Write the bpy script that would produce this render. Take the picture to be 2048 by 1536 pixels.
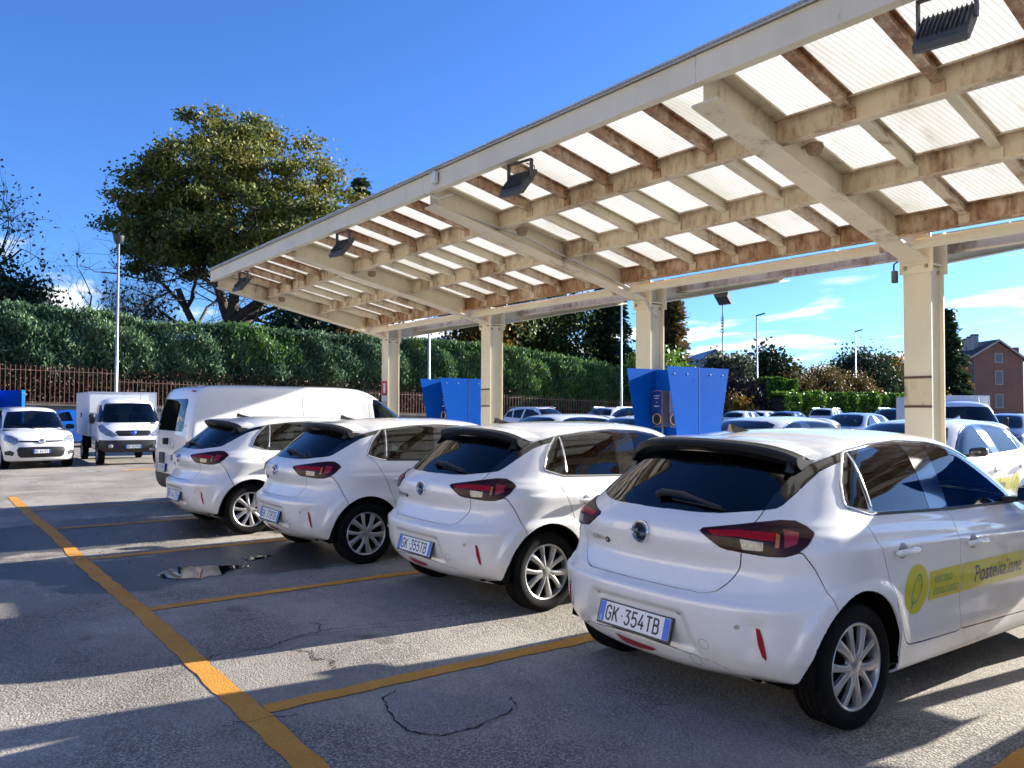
import bpy, bmesh, math, random
import numpy as np
from mathutils import Vector, Matrix

# ------------------------------------------------------------------ clear
for _o in list(bpy.data.objects):
    bpy.data.objects.remove(_o)
SC = bpy.context.scene
COL = SC.collection
R = math.radians

# ------------------------------------------------------------------ camera
# World: +Y = the way the parked cars point, +X = their right-hand side, the row of cars runs along X, ground z = 0.
CAM_H = 1.57
YAW, PITCH, ROLL = R(53.034), R(1.691), R(0.2246)
_f = Vector((-math.sin(YAW)*math.cos(PITCH), math.cos(YAW)*math.cos(PITCH), math.sin(PITCH)))
_r = Vector((math.cos(YAW), math.sin(YAW), 0))
_u = _r.cross(_f)
_r2 = _r*math.cos(ROLL) + _u*math.sin(ROLL)
_u2 = -_r*math.sin(ROLL) + _u*math.cos(ROLL)
cam_d = bpy.data.cameras.new('camera')
cam = bpy.data.objects.new('camera', cam_d)
COL.objects.link(cam)
cam.matrix_world = Matrix(((_r2.x, _u2.x, -_f.x, 0), (_r2.y, _u2.y, -_f.y, 0), (_r2.z, _u2.z, -_f.z, CAM_H), (0, 0, 0, 1)))
cam_d.sensor_fit = 'HORIZONTAL'
cam_d.sensor_width = 36.0
cam_d.lens = 36.0*1602.8/2048
cam_d.clip_start = 0.05
cam_d.clip_end = 3000
SC.camera = cam

# ------------------------------------------------------------------ sky and sun
SUN_EL, SUN_AZ = R(17.0), R(8.0)        # azimuth measured from +Y towards +X
world = bpy.data.worlds.new('World')
SC.world = world
world.use_nodes = True
wn, wl = world.node_tree.nodes, world.node_tree.links
wn.clear()
w_out = wn.new('ShaderNodeOutputWorld')
w_bg = wn.new('ShaderNodeBackground')
w_bg.inputs[1].default_value = 0.078
sky = wn.new('ShaderNodeTexSky')
sky.sky_type = 'NISHITA'
sky.sun_disc = False
sky.sun_elevation = SUN_EL
sky.sun_rotation = SUN_AZ
sky.air_density = 1.0
sky.dust_density = 0.6
sky.ozone_density = 3.0
sky.altitude = 300
# clouds: soft noise on the sky direction, only in a low belt, drawn out sideways
w_tc = wn.new('ShaderNodeTexCoord')
w_sep = wn.new('ShaderNodeSeparateXYZ')
wl.new(w_tc.outputs['Generated'], w_sep.inputs[0])
def wmath(op, a, b=None, c=None):
    n = wn.new('ShaderNodeMath'); n.operation = op
    for i, v in enumerate((a, b, c)):
        if v is None: continue
        if isinstance(v, (int, float)): n.inputs[i].default_value = v
        else: wl.new(v, n.inputs[i])
    return n.outputs[0]
zz = wmath('MAXIMUM', w_sep.outputs[2], 0.0)
den = wmath('ADD', zz, 0.11)
cx_ = wmath('DIVIDE', w_sep.outputs[0], den)
cy_ = wmath('DIVIDE', w_sep.outputs[1], den)
w_comb = wn.new('ShaderNodeCombineXYZ')
wl.new(cx_, w_comb.inputs[0]); wl.new(cy_, w_comb.inputs[1]); w_comb.inputs[2].default_value = 3.7
w_map = wn.new('ShaderNodeMapping')
w_map.inputs['Rotation'].default_value = (0, 0, R(-25))
w_map.inputs['Location'].default_value = (1.3, 0.4, 0)
w_map.inputs['Scale'].default_value = (0.55, 1.0, 1)
wl.new(w_comb.outputs[0], w_map.inputs[0])
w_n = wn.new('ShaderNodeTexNoise')
w_n.inputs['Scale'].default_value = 1.9; w_n.inputs['Detail'].default_value = 9; w_n.inputs['Roughness'].default_value = 0.56
w_n.inputs['Distortion'].default_value = 0.25
wl.new(w_map.outputs[0], w_n.inputs['Vector'])
# a low belt of broken cloud all round the horizon, clear blue above it
cover = wmath('ADD', wmath('MULTIPLY', zz, -0.75), 0.205)
thr = wmath('ADD', w_n.outputs['Fac'], wmath('ADD', cover, -0.17))
w_cr = wn.new('ShaderNodeMapRange'); w_cr.interpolation_type = 'SMOOTHSTEP'
w_cr.inputs['From Min'].default_value = 0.47; w_cr.inputs['From Max'].default_value = 0.62
w_cr.inputs['To Max'].default_value = 0.93
wl.new(thr, w_cr.inputs['Value'])
w_mix = wn.new('ShaderNodeMix'); w_mix.data_type = 'RGBA'
w_tint = wn.new('ShaderNodeMix'); w_tint.data_type = 'RGBA'; w_tint.blend_type = 'MULTIPLY'
w_tint.inputs['Factor'].default_value = 1.0
w_tint.inputs['B'].default_value = (0.35, 0.57, 0.97, 1)
wl.new(sky.outputs[0], w_tint.inputs['A'])
wl.new(w_cr.outputs[0], w_mix.inputs['Factor'])
wl.new(w_tint.outputs['Result'], w_mix.inputs['A'])
w_mix.inputs['B'].default_value = (5.6, 5.6, 5.6, 1)
wl.new(w_mix.outputs['Result'], w_bg.inputs[0])
wl.new(w_bg.outputs[0], w_out.inputs[0])

sun_d = bpy.data.lights.new('sun', 'SUN')
sun_d.energy = 4.8
sun_d.angle = R(0.53)
sun_d.color = (1.0, 0.945, 0.86)
sun = bpy.data.objects.new('sun', sun_d)
COL.objects.link(sun)
_sd = Vector((math.sin(SUN_AZ)*math.cos(SUN_EL), math.cos(SUN_AZ)*math.cos(SUN_EL), math.sin(SUN_EL)))
sun.rotation_euler = _sd.to_track_quat('Z', 'Y').to_euler()
sun.location = _sd*60

SC.view_settings.view_transform = 'Standard'
SC.view_settings.look = 'None'
SC.view_settings.exposure = 1.85
SC.view_settings.gamma = 1.0
SC.view_settings.use_curve_mapping = False
SC.cycles.use_denoising = True
SC.cycles.use_adaptive_sampling = True
SC.cycles.adaptive_threshold = 0.02
SC.cycles.max_bounces = 6
SC.cycles.diffuse_bounces = 3
SC.cycles.glossy_bounces = 3
SC.cycles.transmission_bounces = 4
SC.cycles.transparent_max_bounces = 12
SC.cycles.caustics_reflective = False
SC.cycles.caustics_refractive = False

# ------------------------------------------------------------------ materials
MATS = {}
def mat(name, color=(.5, .5, .5), rough=.5, metal=0., coat=0., coat_rough=.03, spec=.5, noise=None, bump=None, trans=0., emit=None):
    """Principled material; noise=(scale, amount, color2) varies the colour, bump=(scale, strength, distance)."""
    if name in MATS: return MATS[name]
    m = bpy.data.materials.new(name); m.use_nodes = True
    nt = m.node_tree; b = nt.nodes['Principled BSDF']
    b.inputs['Base Color'].default_value = (*color, 1)
    b.inputs['Roughness'].default_value = rough
    b.inputs['Metallic'].default_value = metal
    b.inputs['Coat Weight'].default_value = coat
    b.inputs['Coat Roughness'].default_value = coat_rough
    b.inputs['Specular IOR Level'].default_value = spec
    if emit:
        b.inputs['Emission Color'].default_value = (*emit[0], 1); b.inputs['Emission Strength'].default_value = emit[1]
    if noise or bump:
        tc = nt.nodes.new('ShaderNodeTexCoord')
    if noise:
        n = nt.nodes.new('ShaderNodeTexNoise'); n.inputs['Scale'].default_value = noise[0]; n.inputs['Detail'].default_value = 6
        n.inputs['Roughness'].default_value = .62
        nt.links.new(tc.outputs['Object'], n.inputs['Vector'])
        r = nt.nodes.new('ShaderNodeMapRange'); r.inputs['From Min'].default_value = .38; r.inputs['From Max'].default_value = .66
        r.inputs['To Max'].default_value = noise[1]
        nt.links.new(n.outputs['Fac'], r.inputs['Value'])
        mx = nt.nodes.new('ShaderNodeMix'); mx.data_type = 'RGBA'
        mx.inputs['A'].default_value = (*color, 1); mx.inputs['B'].default_value = (*noise[2], 1)
        nt.links.new(r.outputs[0], mx.inputs['Factor']); nt.links.new(mx.outputs['Result'], b.inputs['Base Color'])
    if bump:
        n2 = nt.nodes.new('ShaderNodeTexNoise'); n2.inputs['Scale'].default_value = bump[0]; n2.inputs['Detail'].default_value = 5
        nt.links.new(tc.outputs['Object'], n2.inputs['Vector'])
        bp = nt.nodes.new('ShaderNodeBump'); bp.inputs['Strength'].default_value = bump[1]; bp.inputs['Distance'].default_value = bump[2]
        nt.links.new(n2.outputs['Fac'], bp.inputs['Height']); nt.links.new(bp.outputs[0], b.inputs['Normal'])
    MATS[name] = m
    return m

def glass_mat(name, tint, refl=1.0, rough=0.0):
    """Thin sheet of tinted glass: see-through with a fresnel mirror."""
    if name in MATS: return MATS[name]
    m = bpy.data.materials.new(name); m.use_nodes = True
    nt = m.node_tree; nt.nodes.clear()
    o = nt.nodes.new('ShaderNodeOutputMaterial')
    t = nt.nodes.new('ShaderNodeBsdfTransparent'); t.inputs[0].default_value = (*tint, 1)
    g = nt.nodes.new('ShaderNodeBsdfGlossy'); g.inputs['Roughness'].default_value = rough; g.inputs['Color'].default_value = (refl, refl, refl, 1)
    fr = nt.nodes.new('ShaderNodeFresnel'); fr.inputs[0].default_value = 1.55
    x = nt.nodes.new('ShaderNodeMixShader')
    nt.links.new(fr.outputs[0], x.inputs[0]); nt.links.new(t.outputs[0], x.inputs[1]); nt.links.new(g.outputs[0], x.inputs[2])
    nt.links.new(x.outputs[0], o.inputs[0])
    MATS[name] = m
    return m

# ------------------------------------------------------------------ object helpers
def tag(o, label=None, cat=None, group=None, kind=None):
    if label: o['label'] = label
    if cat: o['category'] = cat
    if group: o['group'] = group
    if kind: o['kind'] = kind
    return o

def empty(name, loc=(0, 0, 0), rz=0.0):
    o = bpy.data.objects.new(name, None); COL.objects.link(o)
    o.location = loc; o.rotation_euler = (0, 0, rz); o.empty_display_size = .2
    return o

def obj(name, me, parent=None, loc=None, rot=None):
    o = bpy.data.objects.new(name, me); COL.objects.link(o)
    if parent is not None: o.parent = parent
    if loc is not None: o.location = loc
    if rot is not None: o.rotation_euler = rot
    return o

def mesh(name, v, f, mats=(), smooth=False, midx=None):
    me = bpy.data.meshes.new(name)
    me.from_pydata([tuple(map(float, p)) for p in v], [], [tuple(map(int, q)) for q in f])
    for m in (mats if isinstance(mats, (list, tuple)) else [mats]):
        me.materials.append(m)
    if midx is not None: me.polygons.foreach_set('material_index', midx)
    if smooth: me.polygons.foreach_set('use_smooth', [True]*len(me.polygons))
    me.update()
    return me

def copy_tree(o, parent=None):
    c = o.copy(); COL.objects.link(c)
    if parent is not None: c.parent = parent
    for ch in list(o.children): copy_tree(ch, c)
    return c

class MB:
    """collects boxes, prisms, tubes and lathes into one mesh"""
    def __init__(s): s.v = []; s.f = []; s.mi = []; s.cur = 0
    def add(s, v, f):
        k = len(s.v); s.v += [tuple(p) for p in v]; s.f += [tuple(i+k for i in q) for q in f]; s.mi += [s.cur]*len(f); return s
    def box(s, x0, x1, y0, y1, z0, z1):
        return s.add([(x0, y0, z0), (x1, y0, z0), (x1, y1, z0), (x0, y1, z0), (x0, y0, z1), (x1, y0, z1), (x1, y1, z1), (x0, y1, z1)],
                     [(0, 3, 2, 1), (4, 5, 6, 7), (0, 1, 5, 4), (1, 2, 6, 5), (2, 3, 7, 6), (3, 0, 4, 7)])
    def bbox(s, x0, x1, y0, y1, z0, z1, b=.01):
        """box with bevelled edges (chamfer)"""
        bm = bmesh.new(); bmesh.ops.create_cube(bm, size=1)
        for v in bm.verts: v.co = Vector(((x0+x1)/2+v.co.x*(x1-x0), (y0+y1)/2+v.co.y*(y1-y0), (z0+z1)/2+v.co.z*(z1-z0)))
        bmesh.ops.bevel(bm, geom=bm.edges[:], offset=b, segments=2, affect='EDGES', profile=.5)
        return s.addbm(bm)
    def addbm(s, bm):
        bm.verts.index_update()
        s.add([v.co[:] for v in bm.verts], [[v.index for v in f.verts] for f in bm.faces]); bm.free(); return s
    def hexa(s, p):   # 8 corners, bottom 4 then top 4
        return s.add(p, [(0, 3, 2, 1), (4, 5, 6, 7), (0, 1, 5, 4), (1, 2, 6, 5), (2, 3, 7, 6), (3, 0, 4, 7)])
    def prism(s, poly, fn0, fn1):
        """poly = 2D points; fn0/fn1 map a 2D point to the two end faces"""
        n = len(poly)
        v = [fn0(*p) for p in poly] + [fn1(*p) for p in poly]
        f = [tuple(range(n))[::-1], tuple(range(n, 2*n))] + [(i, (i+1) % n, n+(i+1) % n, n+i) for i in range(n)]
        return s.add(v, f)
    def tube(s, pts, rad, n=8, cap=True):
        pts = [Vector(p) for p in pts]; rad = rad if isinstance(rad, (list, tuple)) else [rad]*len(pts)
        k0 = len(s.v); rings = []
        t0 = None
        for i, p in enumerate(pts):
            t = (pts[min(i+1, len(pts)-1)]-pts[max(i-1, 0)])
            t = t.normalized() if t.length > 1e-9 else Vector((0, 0, 1))
            if t0 is None:
                a = Vector((0, 0, 1)) if abs(t.z) < .9 else Vector((1, 0, 0))
                e1 = t.cross(a).normalized()
            else:
                e1 = (e1 - t*e1.dot(t)).normalized()
            t0 = t; e2 = t.cross(e1)
            rings.append([p+(e1*math.cos(2*math.pi*j/n)+e2*math.sin(2*math.pi*j/n))*rad[i] for j in range(n)])
        v = [q for r in rings for q in r]; f = []
        for i in range(len(rings)-1):
            for j in range(n):
                f.append((i*n+j, i*n+(j+1) % n, (i+1)*n+(j+1) % n, (i+1)*n+j))
        if cap:
            f.append(tuple(range(n))[::-1]); f.append(tuple((len(rings)-1)*n+j for j in range(n)))
        return s.add(v, f)
    def lathe(s, prof, n=32, axis='x', c=(0, 0, 0), close=True):
        """prof = [(r, h)]; axis the turning axis"""
        v = []; m = len(prof)
        for j in range(n):
            a = 2*math.pi*j/n; ca, sa = math.cos(a), math.sin(a)
            for r, h in prof:
                q = (h, r*ca, r*sa) if axis == 'x' else ((r*ca, r*sa, h) if axis == 'z' else (r*sa, h, r*ca))
                v.append((c[0]+q[0], c[1]+q[1], c[2]+q[2]))
        f = []
        for j in range(n):
            for i in range(m-1 if not close else m):
                a, b = j*m+i, j*m+(i+1) % m
                c_, d = ((j+1) % n)*m+(i+1) % m, ((j+1) % n)*m+i
                f.append((a, d, c_, b))
        return s.add(v, f)
    def mesh(s, name, mats, smooth=False):
        return mesh(name, s.v, s.f, mats, smooth, s.mi)
    def build(s, name, mats, parent=None, smooth=False, loc=None, rot=None, autos=None):
        me = s.mesh(name, mats, smooth or autos is not None)
        o = obj(name, me, parent, loc, rot)
        if autos is not None: auto_smooth(me, autos)
        return o

def auto_smooth(me, ang):
    bm = bmesh.new(); bm.from_mesh(me)
    bmesh.ops.recalc_face_normals(bm, faces=bm.faces[:])
    for e in bm.edges:
        e.smooth = (len(e.link_faces) == 2 and e.calc_face_angle(0) < R(ang))
    for f in bm.faces: f.smooth = True
    bm.to_mesh(me); bm.free()

def recalc(me):
    bm = bmesh.new(); bm.from_mesh(me); bmesh.ops.recalc_face_normals(bm, faces=bm.faces[:]); bm.to_mesh(me); bm.free()
# ------------------------------------------------------------------ ground
def nodes_of(m): return m.node_tree.nodes, m.node_tree.links
def vmath(nt, op, a, b=None, c=None):
    n = nt.nodes.new('ShaderNodeMath'); n.operation = op
    for i, v in enumerate((a, b, c)):
        if v is None: continue
        if isinstance(v, (int, float)): n.inputs[i].default_value = v
        else: nt.links.new(v, n.inputs[i])
    return n.outputs[0]
def nnoise(nt, vec, scale, detail=4, rough=.55, dist=0.0):
    n = nt.nodes.new('ShaderNodeTexNoise'); n.inputs['Scale'].default_value = scale; n.inputs['Detail'].default_value = detail
    n.inputs['Roughness'].default_value = rough; n.inputs['Distortion'].default_value = dist
    nt.links.new(vec, n.inputs['Vector']); return n.outputs['Fac']
def nrange(nt, v, a, b, c=0., d=1., smooth=True):
    n = nt.nodes.new('ShaderNodeMapRange'); n.inputs['From Min'].default_value = a; n.inputs['From Max'].default_value = b
    n.inputs['To Min'].default_value = c; n.inputs['To Max'].default_value = d
    if smooth: n.interpolation_type = 'SMOOTHSTEP'
    nt.links.new(v, n.inputs['Value']); return n.outputs[0]
def nmix(nt, f, a, b, blend='MIX'):
    n = nt.nodes.new('ShaderNodeMix'); n.data_type = 'RGBA'; n.blend_type = blend
    for k, v in (('Factor', f), ('A', a), ('B', b)):
        if isinstance(v, (int, float)): n.inputs[k].default_value = v
        elif isinstance(v, tuple): n.inputs[k].default_value = (*v, 1)
        else: nt.links.new(v, n.inputs[k])
    return n.outputs['Result']

def asphalt(name, base=(.37, .332, .275), lo=(.20, .18, .15), wet_spots=True):
    m = bpy.data.materials.new(name); m.use_nodes = True
    nt = m.node_tree; b = nt.nodes['Principled BSDF']
    g = nt.nodes.new('ShaderNodeNewGeometry'); pos = g.outputs['Position']
    # stones of the surface course
    v = nt.nodes.new('ShaderNodeTexVoronoi'); v.inputs['Scale'].default_value = 85; v.inputs['Randomness'].default_value = 1
    nt.links.new(pos, v.inputs['Vector'])
    sep = nt.nodes.new('ShaderNodeSeparateColor'); nt.links.new(v.outputs['Color'], sep.inputs[0])
    st = nrange(nt, sep.outputs[0], 0.0, 1.0, .60, 1.32, False)
    gap = nrange(nt, v.outputs['Distance'], .30, .62, 1.0, .42)
    n1 = nnoise(nt, pos, .55, 6, .62); n2 = nnoise(nt, pos, 5.5, 5, .6); n3 = nnoise(nt, pos, 38, 3, .6)
    col = nmix(nt, nrange(nt, n1, .34, .66), lo and tuple(c*.85 for c in base), tuple(c*1.18 for c in base))
    col = nmix(nt, nrange(nt, n2, .45, .75, 0, .38), col, lo)
    # worn, open-textured patches show more stone
    wear = nrange(nt, nnoise(nt, pos, .9, 3, .5), .42, .62)
    k = nmix(nt, wear, (.86, .86, .86), (1, 1, 1))
    sto = vmath(nt, 'MULTIPLY', st, gap)
    f = nmix(nt, vmath(nt, 'ADD', vmath(nt, 'MULTIPLY', wear, .55), .30), (1, 1, 1), nmix(nt, 1.0, (1, 1, 1), (0, 0, 0)))
    comb = nt.nodes.new('ShaderNodeCombineColor')
    for i in range(3): nt.links.new(sto, comb.inputs[i])
    spk = nmix(nt, vmath(nt, 'ADD', vmath(nt, 'MULTIPLY', wear, .5), .42), (1, 1, 1), comb.outputs[0])
    col = nmix(nt, 1.0, col, spk, 'MULTIPLY')
    wetf = None
    if wet_spots:
        # damp, dirt-darkened zone behind the middle cars, and oil drips
        sx = nt.nodes.new('ShaderNodeSeparateXYZ'); nt.links.new(pos, sx.inputs[0])
        wob = vmath(nt, 'MULTIPLY', vmath(nt, 'SUBTRACT', nnoise(nt, pos, .75, 5, .6), .5), 2.6)
        def ell(cx, cy, rx, ry):
            a = vmath(nt, 'DIVIDE', vmath(nt, 'SUBTRACT', sx.outputs[0], cx), rx); c = vmath(nt, 'DIVIDE', vmath(nt, 'SUBTRACT', sx.outputs[1], cy), ry)
            return vmath(nt, 'ADD', vmath(nt, 'SQRT', vmath(nt, 'ADD', vmath(nt, 'MULTIPLY', a, a), vmath(nt, 'MULTIPLY', c, c))), wob)
        d = vmath(nt, 'MINIMUM', ell(-8.4, 2.6, .95, 2.6), ell(-11.0, 1.8, 1.35, 3.2))
        d = vmath(nt, 'MINIMUM', d, ell(-9.6, -.6, 1.2, 1.6))
        wetf = nrange(nt, d, .80, .98, 1.0, 0.0)
        col = nmix(nt, vmath(nt, 'MULTIPLY', wetf, .72), col, (.020, .020, .021))
        # tyre-polished lanes along the drive aisle and up the bays
        ln = nt.nodes.new('ShaderNodeMapping'); ln.inputs['Scale'].default_value = (.10, 1.1, 1); nt.links.new(pos, ln.inputs[0])
        lane = nrange(nt, nnoise(nt, ln.outputs[0], 1.25, 4, .6), .50, .68)
        col = nmix(nt, vmath(nt, 'MULTIPLY', lane, .26), col, (.13, .118, .10))
        big = nrange(nt, nnoise(nt, pos, .33, 5, .68, .4), .52, .70)
        col = nmix(nt, vmath(nt, 'MULTIPLY', big, .34), col, (.15, .135, .115))
        drip = nrange(nt, nnoise(nt, pos, 1.7, 2, .5), .68, .76)
        col = nmix(nt, vmath(nt, 'MULTIPLY', drip, .45), col, (.03, .028, .026))
    nt.links.new(col, b.inputs['Base Color'])
    rough = nrange(nt, n3, .3, .7, .78, .95, False)
    if wetf is not None: rough = nrange(nt, wetf, 0, 1, .88, .42, False)
    nt.links.new(rough, b.inputs['Roughness'])
    b.inputs['Specular IOR Level'].default_value = .35
    h = vmath(nt, 'ADD', vmath(nt, 'MULTIPLY', v.outputs['Distance'], -1.0), vmath(nt, 'MULTIPLY', n3, .8))
    bp = nt.nodes.new('ShaderNodeBump'); bp.inputs['Strength'].default_value = .6; bp.inputs['Distance'].default_value = .005
    nt.links.new(h, bp.inputs['Height']); nt.links.new(bp.outputs[0], b.inputs['Normal'])
    return m
ASPH = asphalt('asphalt')
ASPH2 = asphalt('asphalt_patch_mix', (.29, .272, .25), (.22, .205, .19), False)

def line_paint(name, c1, c2, worn):
    m = bpy.data.materials.new(name); m.use_nodes = True
    nt = m.node_tree; b = nt.nodes['Principled BSDF']; g = nt.nodes.new('ShaderNodeNewGeometry'); pos = g.outputs['Position']
    col = nmix(nt, nrange(nt, nnoise(nt, pos, 2.2, 5, .6), .35, .7), c1, c2)
    col = nmix(nt, nrange(nt, nnoise(nt, pos, 60, 3, .6), .52, .72, 0, .5), col, tuple(c*.45 for c in c1))
    nt.links.new(col, b.inputs['Base Color']); b.inputs['Roughness'].default_value = .75
    v = nt.nodes.new('ShaderNodeTexVoronoi'); v.inputs['Scale'].default_value = 85; nt.links.new(pos, v.inputs['Vector'])
    hole = nrange(nt, vmath(nt, 'ADD', nnoise(nt, pos, 95, 3, .7), vmath(nt, 'MULTIPLY', nnoise(nt, pos, 3.5, 4, .6), .55)), worn, worn+.07)
    nt.links.new(vmath(nt, 'SUBTRACT', 1.0, hole), b.inputs['Alpha'])
    bp = nt.nodes.new('ShaderNodeBump'); bp.inputs['Strength'].default_value = .6; bp.inputs['Distance'].default_value = .004
    nt.links.new(vmath(nt, 'MULTIPLY', v.outputs['Distance'], -1.0), bp.inputs['Height']); nt.links.new(bp.outputs[0], b.inputs['Normal'])
    return m
ORANGE = line_paint('orange_line_paint', (.64, .29, .028), (.55, .22, .020), .93)
WHITEP = line_paint('white_line_paint', (.6, .6, .58), (.5, .5, .48), .86)

b = MB()
b.add([(-900, -300, 0), (300, -300, 0), (300, 900, 0), (-900, 900, 0)], [(0, 1, 2, 3)])
ground = tag(b.build('ground', ASPH), kind='structure')

rng = random.Random(4)
def ragged_strip(p0, p1, w, step=.09, jit=.006, z=.004, waves=0.0):
    """painted strip with slightly uneven edges"""
    p0, p1 = Vector(p0), Vector(p1); L = (p1-p0).length; t = (p1-p0)/L; n = Vector((-t.y, t.x)); k = max(2, int(L/step)); v = []; f = []
    ph = rng.random()*6
    for i in range(k+1):
        q = p0+t*(L*i/k)+n*waves*math.sin(i*step*1.3+ph)
        a, c = q-n*(w/2+rng.gauss(0, jit)), q+n*(w/2+rng.gauss(0, jit)); v += [(a.x, a.y, z), (c.x, c.y, z)]
    for i in range(k): f.append((2*i, 2*i+2, 2*i+3, 2*i+1))
    return v, f
BAY_X = [-13.96, -11.71, -9.21, -6.67, -4.10, -1.52]
v, f = ragged_strip((-16.2, 1.445), (3.5, 1.445), .135, waves=.010)
tag(obj('bay_line', mesh('bay_line', v, f, ORANGE)), kind='structure')
for x in BAY_X:
    v, f = ragged_strip((x+rng.gauss(0, .01), 1.512), (x+rng.gauss(0, .02), 6.6), .125, z=.005, waves=.014)
    tag(obj('bay_line', mesh('bay_line', v, f, ORANGE)), kind='structure')
for x, y in ((-21.4, 4.2), (-21.5, -.6)):
    v, f = ragged_strip((x, y), (x-.1, y+.9), .3, z=.004); tag(obj('bay_line', mesh('bay_line', v, f, ORANGE)), kind='structure')
# repaired patch with a crumbled edge
pp = [(-3.91, 2.09), (-3.76, 2.02), (-3.6, 1.98), (-3.45, 1.97), (-3.35, 2.01), (-3.29, 2.07), (-3.28, 2.25), (-3.33, 2.47), (-3.39, 2.59), (-3.51, 2.64), (-3.60, 2.55), (-3.64, 2.53), (-3.70, 2.44), (-3.72, 2.39), (-3.82, 2.35), (-3.9, 2.27), (-3.96, 2.18)]
def dense(poly, jit, sub=5, closed=True):
    out = []; n = len(poly)
    for i in range(n if closed else n-1):
        a, c = poly[i], poly[(i+1) % n]
        for k in range(sub):
            t = k/sub; out.append((a[0]*(1-t)+c[0]*t+rng.gauss(0, jit), a[1]*(1-t)+c[1]*t+rng.gauss(0, jit)))
    if not closed: out.append(poly[-1])
    return out
pd = dense(pp, .007)
c0 = (sum(p[0] for p in pd)/len(pd), sum(p[1] for p in pd)/len(pd)); n = len(pd)
v = [(c0[0], c0[1], .007)]+[(c0[0]+(x-c0[0])*.95, c0[1]+(y-c0[1])*.95, .007) for x, y in pd]+[(x, y, .0008) for x, y in pd]
f = [(0, 1+i, 1+(i+1) % n) for i in range(n)]+[(1+i, 1+n+i, 1+n+(i+1) % n, 1+(i+1) % n) for i in range(n)]
tag(obj('asphalt_patch', mesh('asphalt_patch', v, f, ASPH2)), kind='structure')
CRACK = mat('crack_shadow_dirt', (.012, .011, .010), .95)
def crack(path, w=.012, jit=.012, sub=8, name='crack', closed=False):
    q = dense(path, jit, sub, closed)
    if closed: q.append(q[0])
    v = []; f = []
    for i, p in enumerate(q):
        a, c = Vector(q[max(i-1, 0)]), Vector(q[min(i+1, len(q)-1)]); t = (c-a).normalized(); n = Vector((-t.y, t.x))*w*.5*rng.uniform(.25, 1.3)
        v += [(p[0]-n.x, p[1]-n.y, .0045), (p[0]+n.x, p[1]+n.y, .0045)]
    for i in range(len(q)-1): f.append((2*i, 2*i+2, 2*i+3, 2*i+1))
    tag(obj('asphalt_crack', mesh('asphalt_crack', v, f, CRACK)), kind='structure')
crack(pp[16:]+pp[:10], .011, .006, 6)
crack([(-5.14, 1.50), (-5.19, 1.57), (-5.16, 1.92), (-5.28, 2.14), (-5.33, 2.34), (-5.48, 2.40), (-5.56, 2.36)], .010)
crack([(-5.33, 2.34), (-5.29, 2.55), (-5.14, 3.29), (-5.2, 3.9)], .008)
crack([(-5.28, 2.14), (-5.20, 2.6), (-5.06, 3.0)], .006)
crack([(-5.02, 2.00), (-4.90, 2.09), (-4.76, 2.05), (-4.67, 2.13), (-4.52, 2.08)], .016)
crack([(-7.1, 3.05), (-6.9, 2.8), (-6.5, 2.9)], .007)
crack([(-4.02, 1.28), (-4.0, 1.5), (-3.95, 1.62)], .008)
crack([(-2.5, 1.1), (-2.8, 1.6), (-2.75, 2.3)], .005)
# puddle: a thin sheet of standing water
WATER = mat('puddle_water', (.010, .011, .012), .02, spec=.6)
_nt = WATER.node_tree; _a = _nt.nodes.new('ShaderNodeAttribute'); _a.attribute_name = 'depth'; _g = _nt.nodes.new('ShaderNodeNewGeometry')
_nt.links.new(nrange(_nt, vmath(_nt, 'ADD', _a.outputs['Fac'], vmath(_nt, 'MULTIPLY', vmath(_nt, 'SUBTRACT', nnoise(_nt, _g.outputs['Position'], 9, 5, .65), .5), 1.1)), .12, .42), _nt.nodes['Principled BSDF'].inputs['Alpha'])
def puddle(poly, z=.006):
    q = dense(poly, .012, 6); c0 = (sum(p[0] for p in q)/len(q), sum(p[1] for p in q)/len(q)); n = len(q)
    v = [(c0[0], c0[1], z)]; dp = [1.0]
    for k, d in ((.45, 1.0), (.75, .7), (1.0, .25), (1.22, -.2)):
        v += [(c0[0]+(x-c0[0])*k, c0[1]+(y-c0[1])*k, z) for x, y in q]; dp += [d]*n
    f = [(0, 1+i, 1+(i+1) % n) for i in range(n)]
    for r in range(3): f += [(1+r*n+i, 1+(r+1)*n+i, 1+(r+1)*n+(i+1) % n, 1+r*n+(i+1) % n) for i in range(n)]
    me = mesh('puddle_water', v, f, WATER); at = me.attributes.new('depth', 'FLOAT', 'POINT'); at.data.foreach_set('value', dp)
    return tag(obj('puddle_water', me), kind='structure')
puddle([(-8.15, 1.98), (-8.22, 2.2), (-8.18, 2.34), (-8.05, 2.52), (-7.98, 2.66), (-7.86, 2.68), (-7.80, 2.5), (-7.62, 2.38), (-7.60, 2.2), (-7.66, 1.98), (-7.86, 1.86), (-8.0, 1.9)])
puddle([(-8.35, 2.78), (-8.42, 2.95), (-8.30, 3.1), (-8.18, 2.98), (-8.2, 2.82)])
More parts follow.
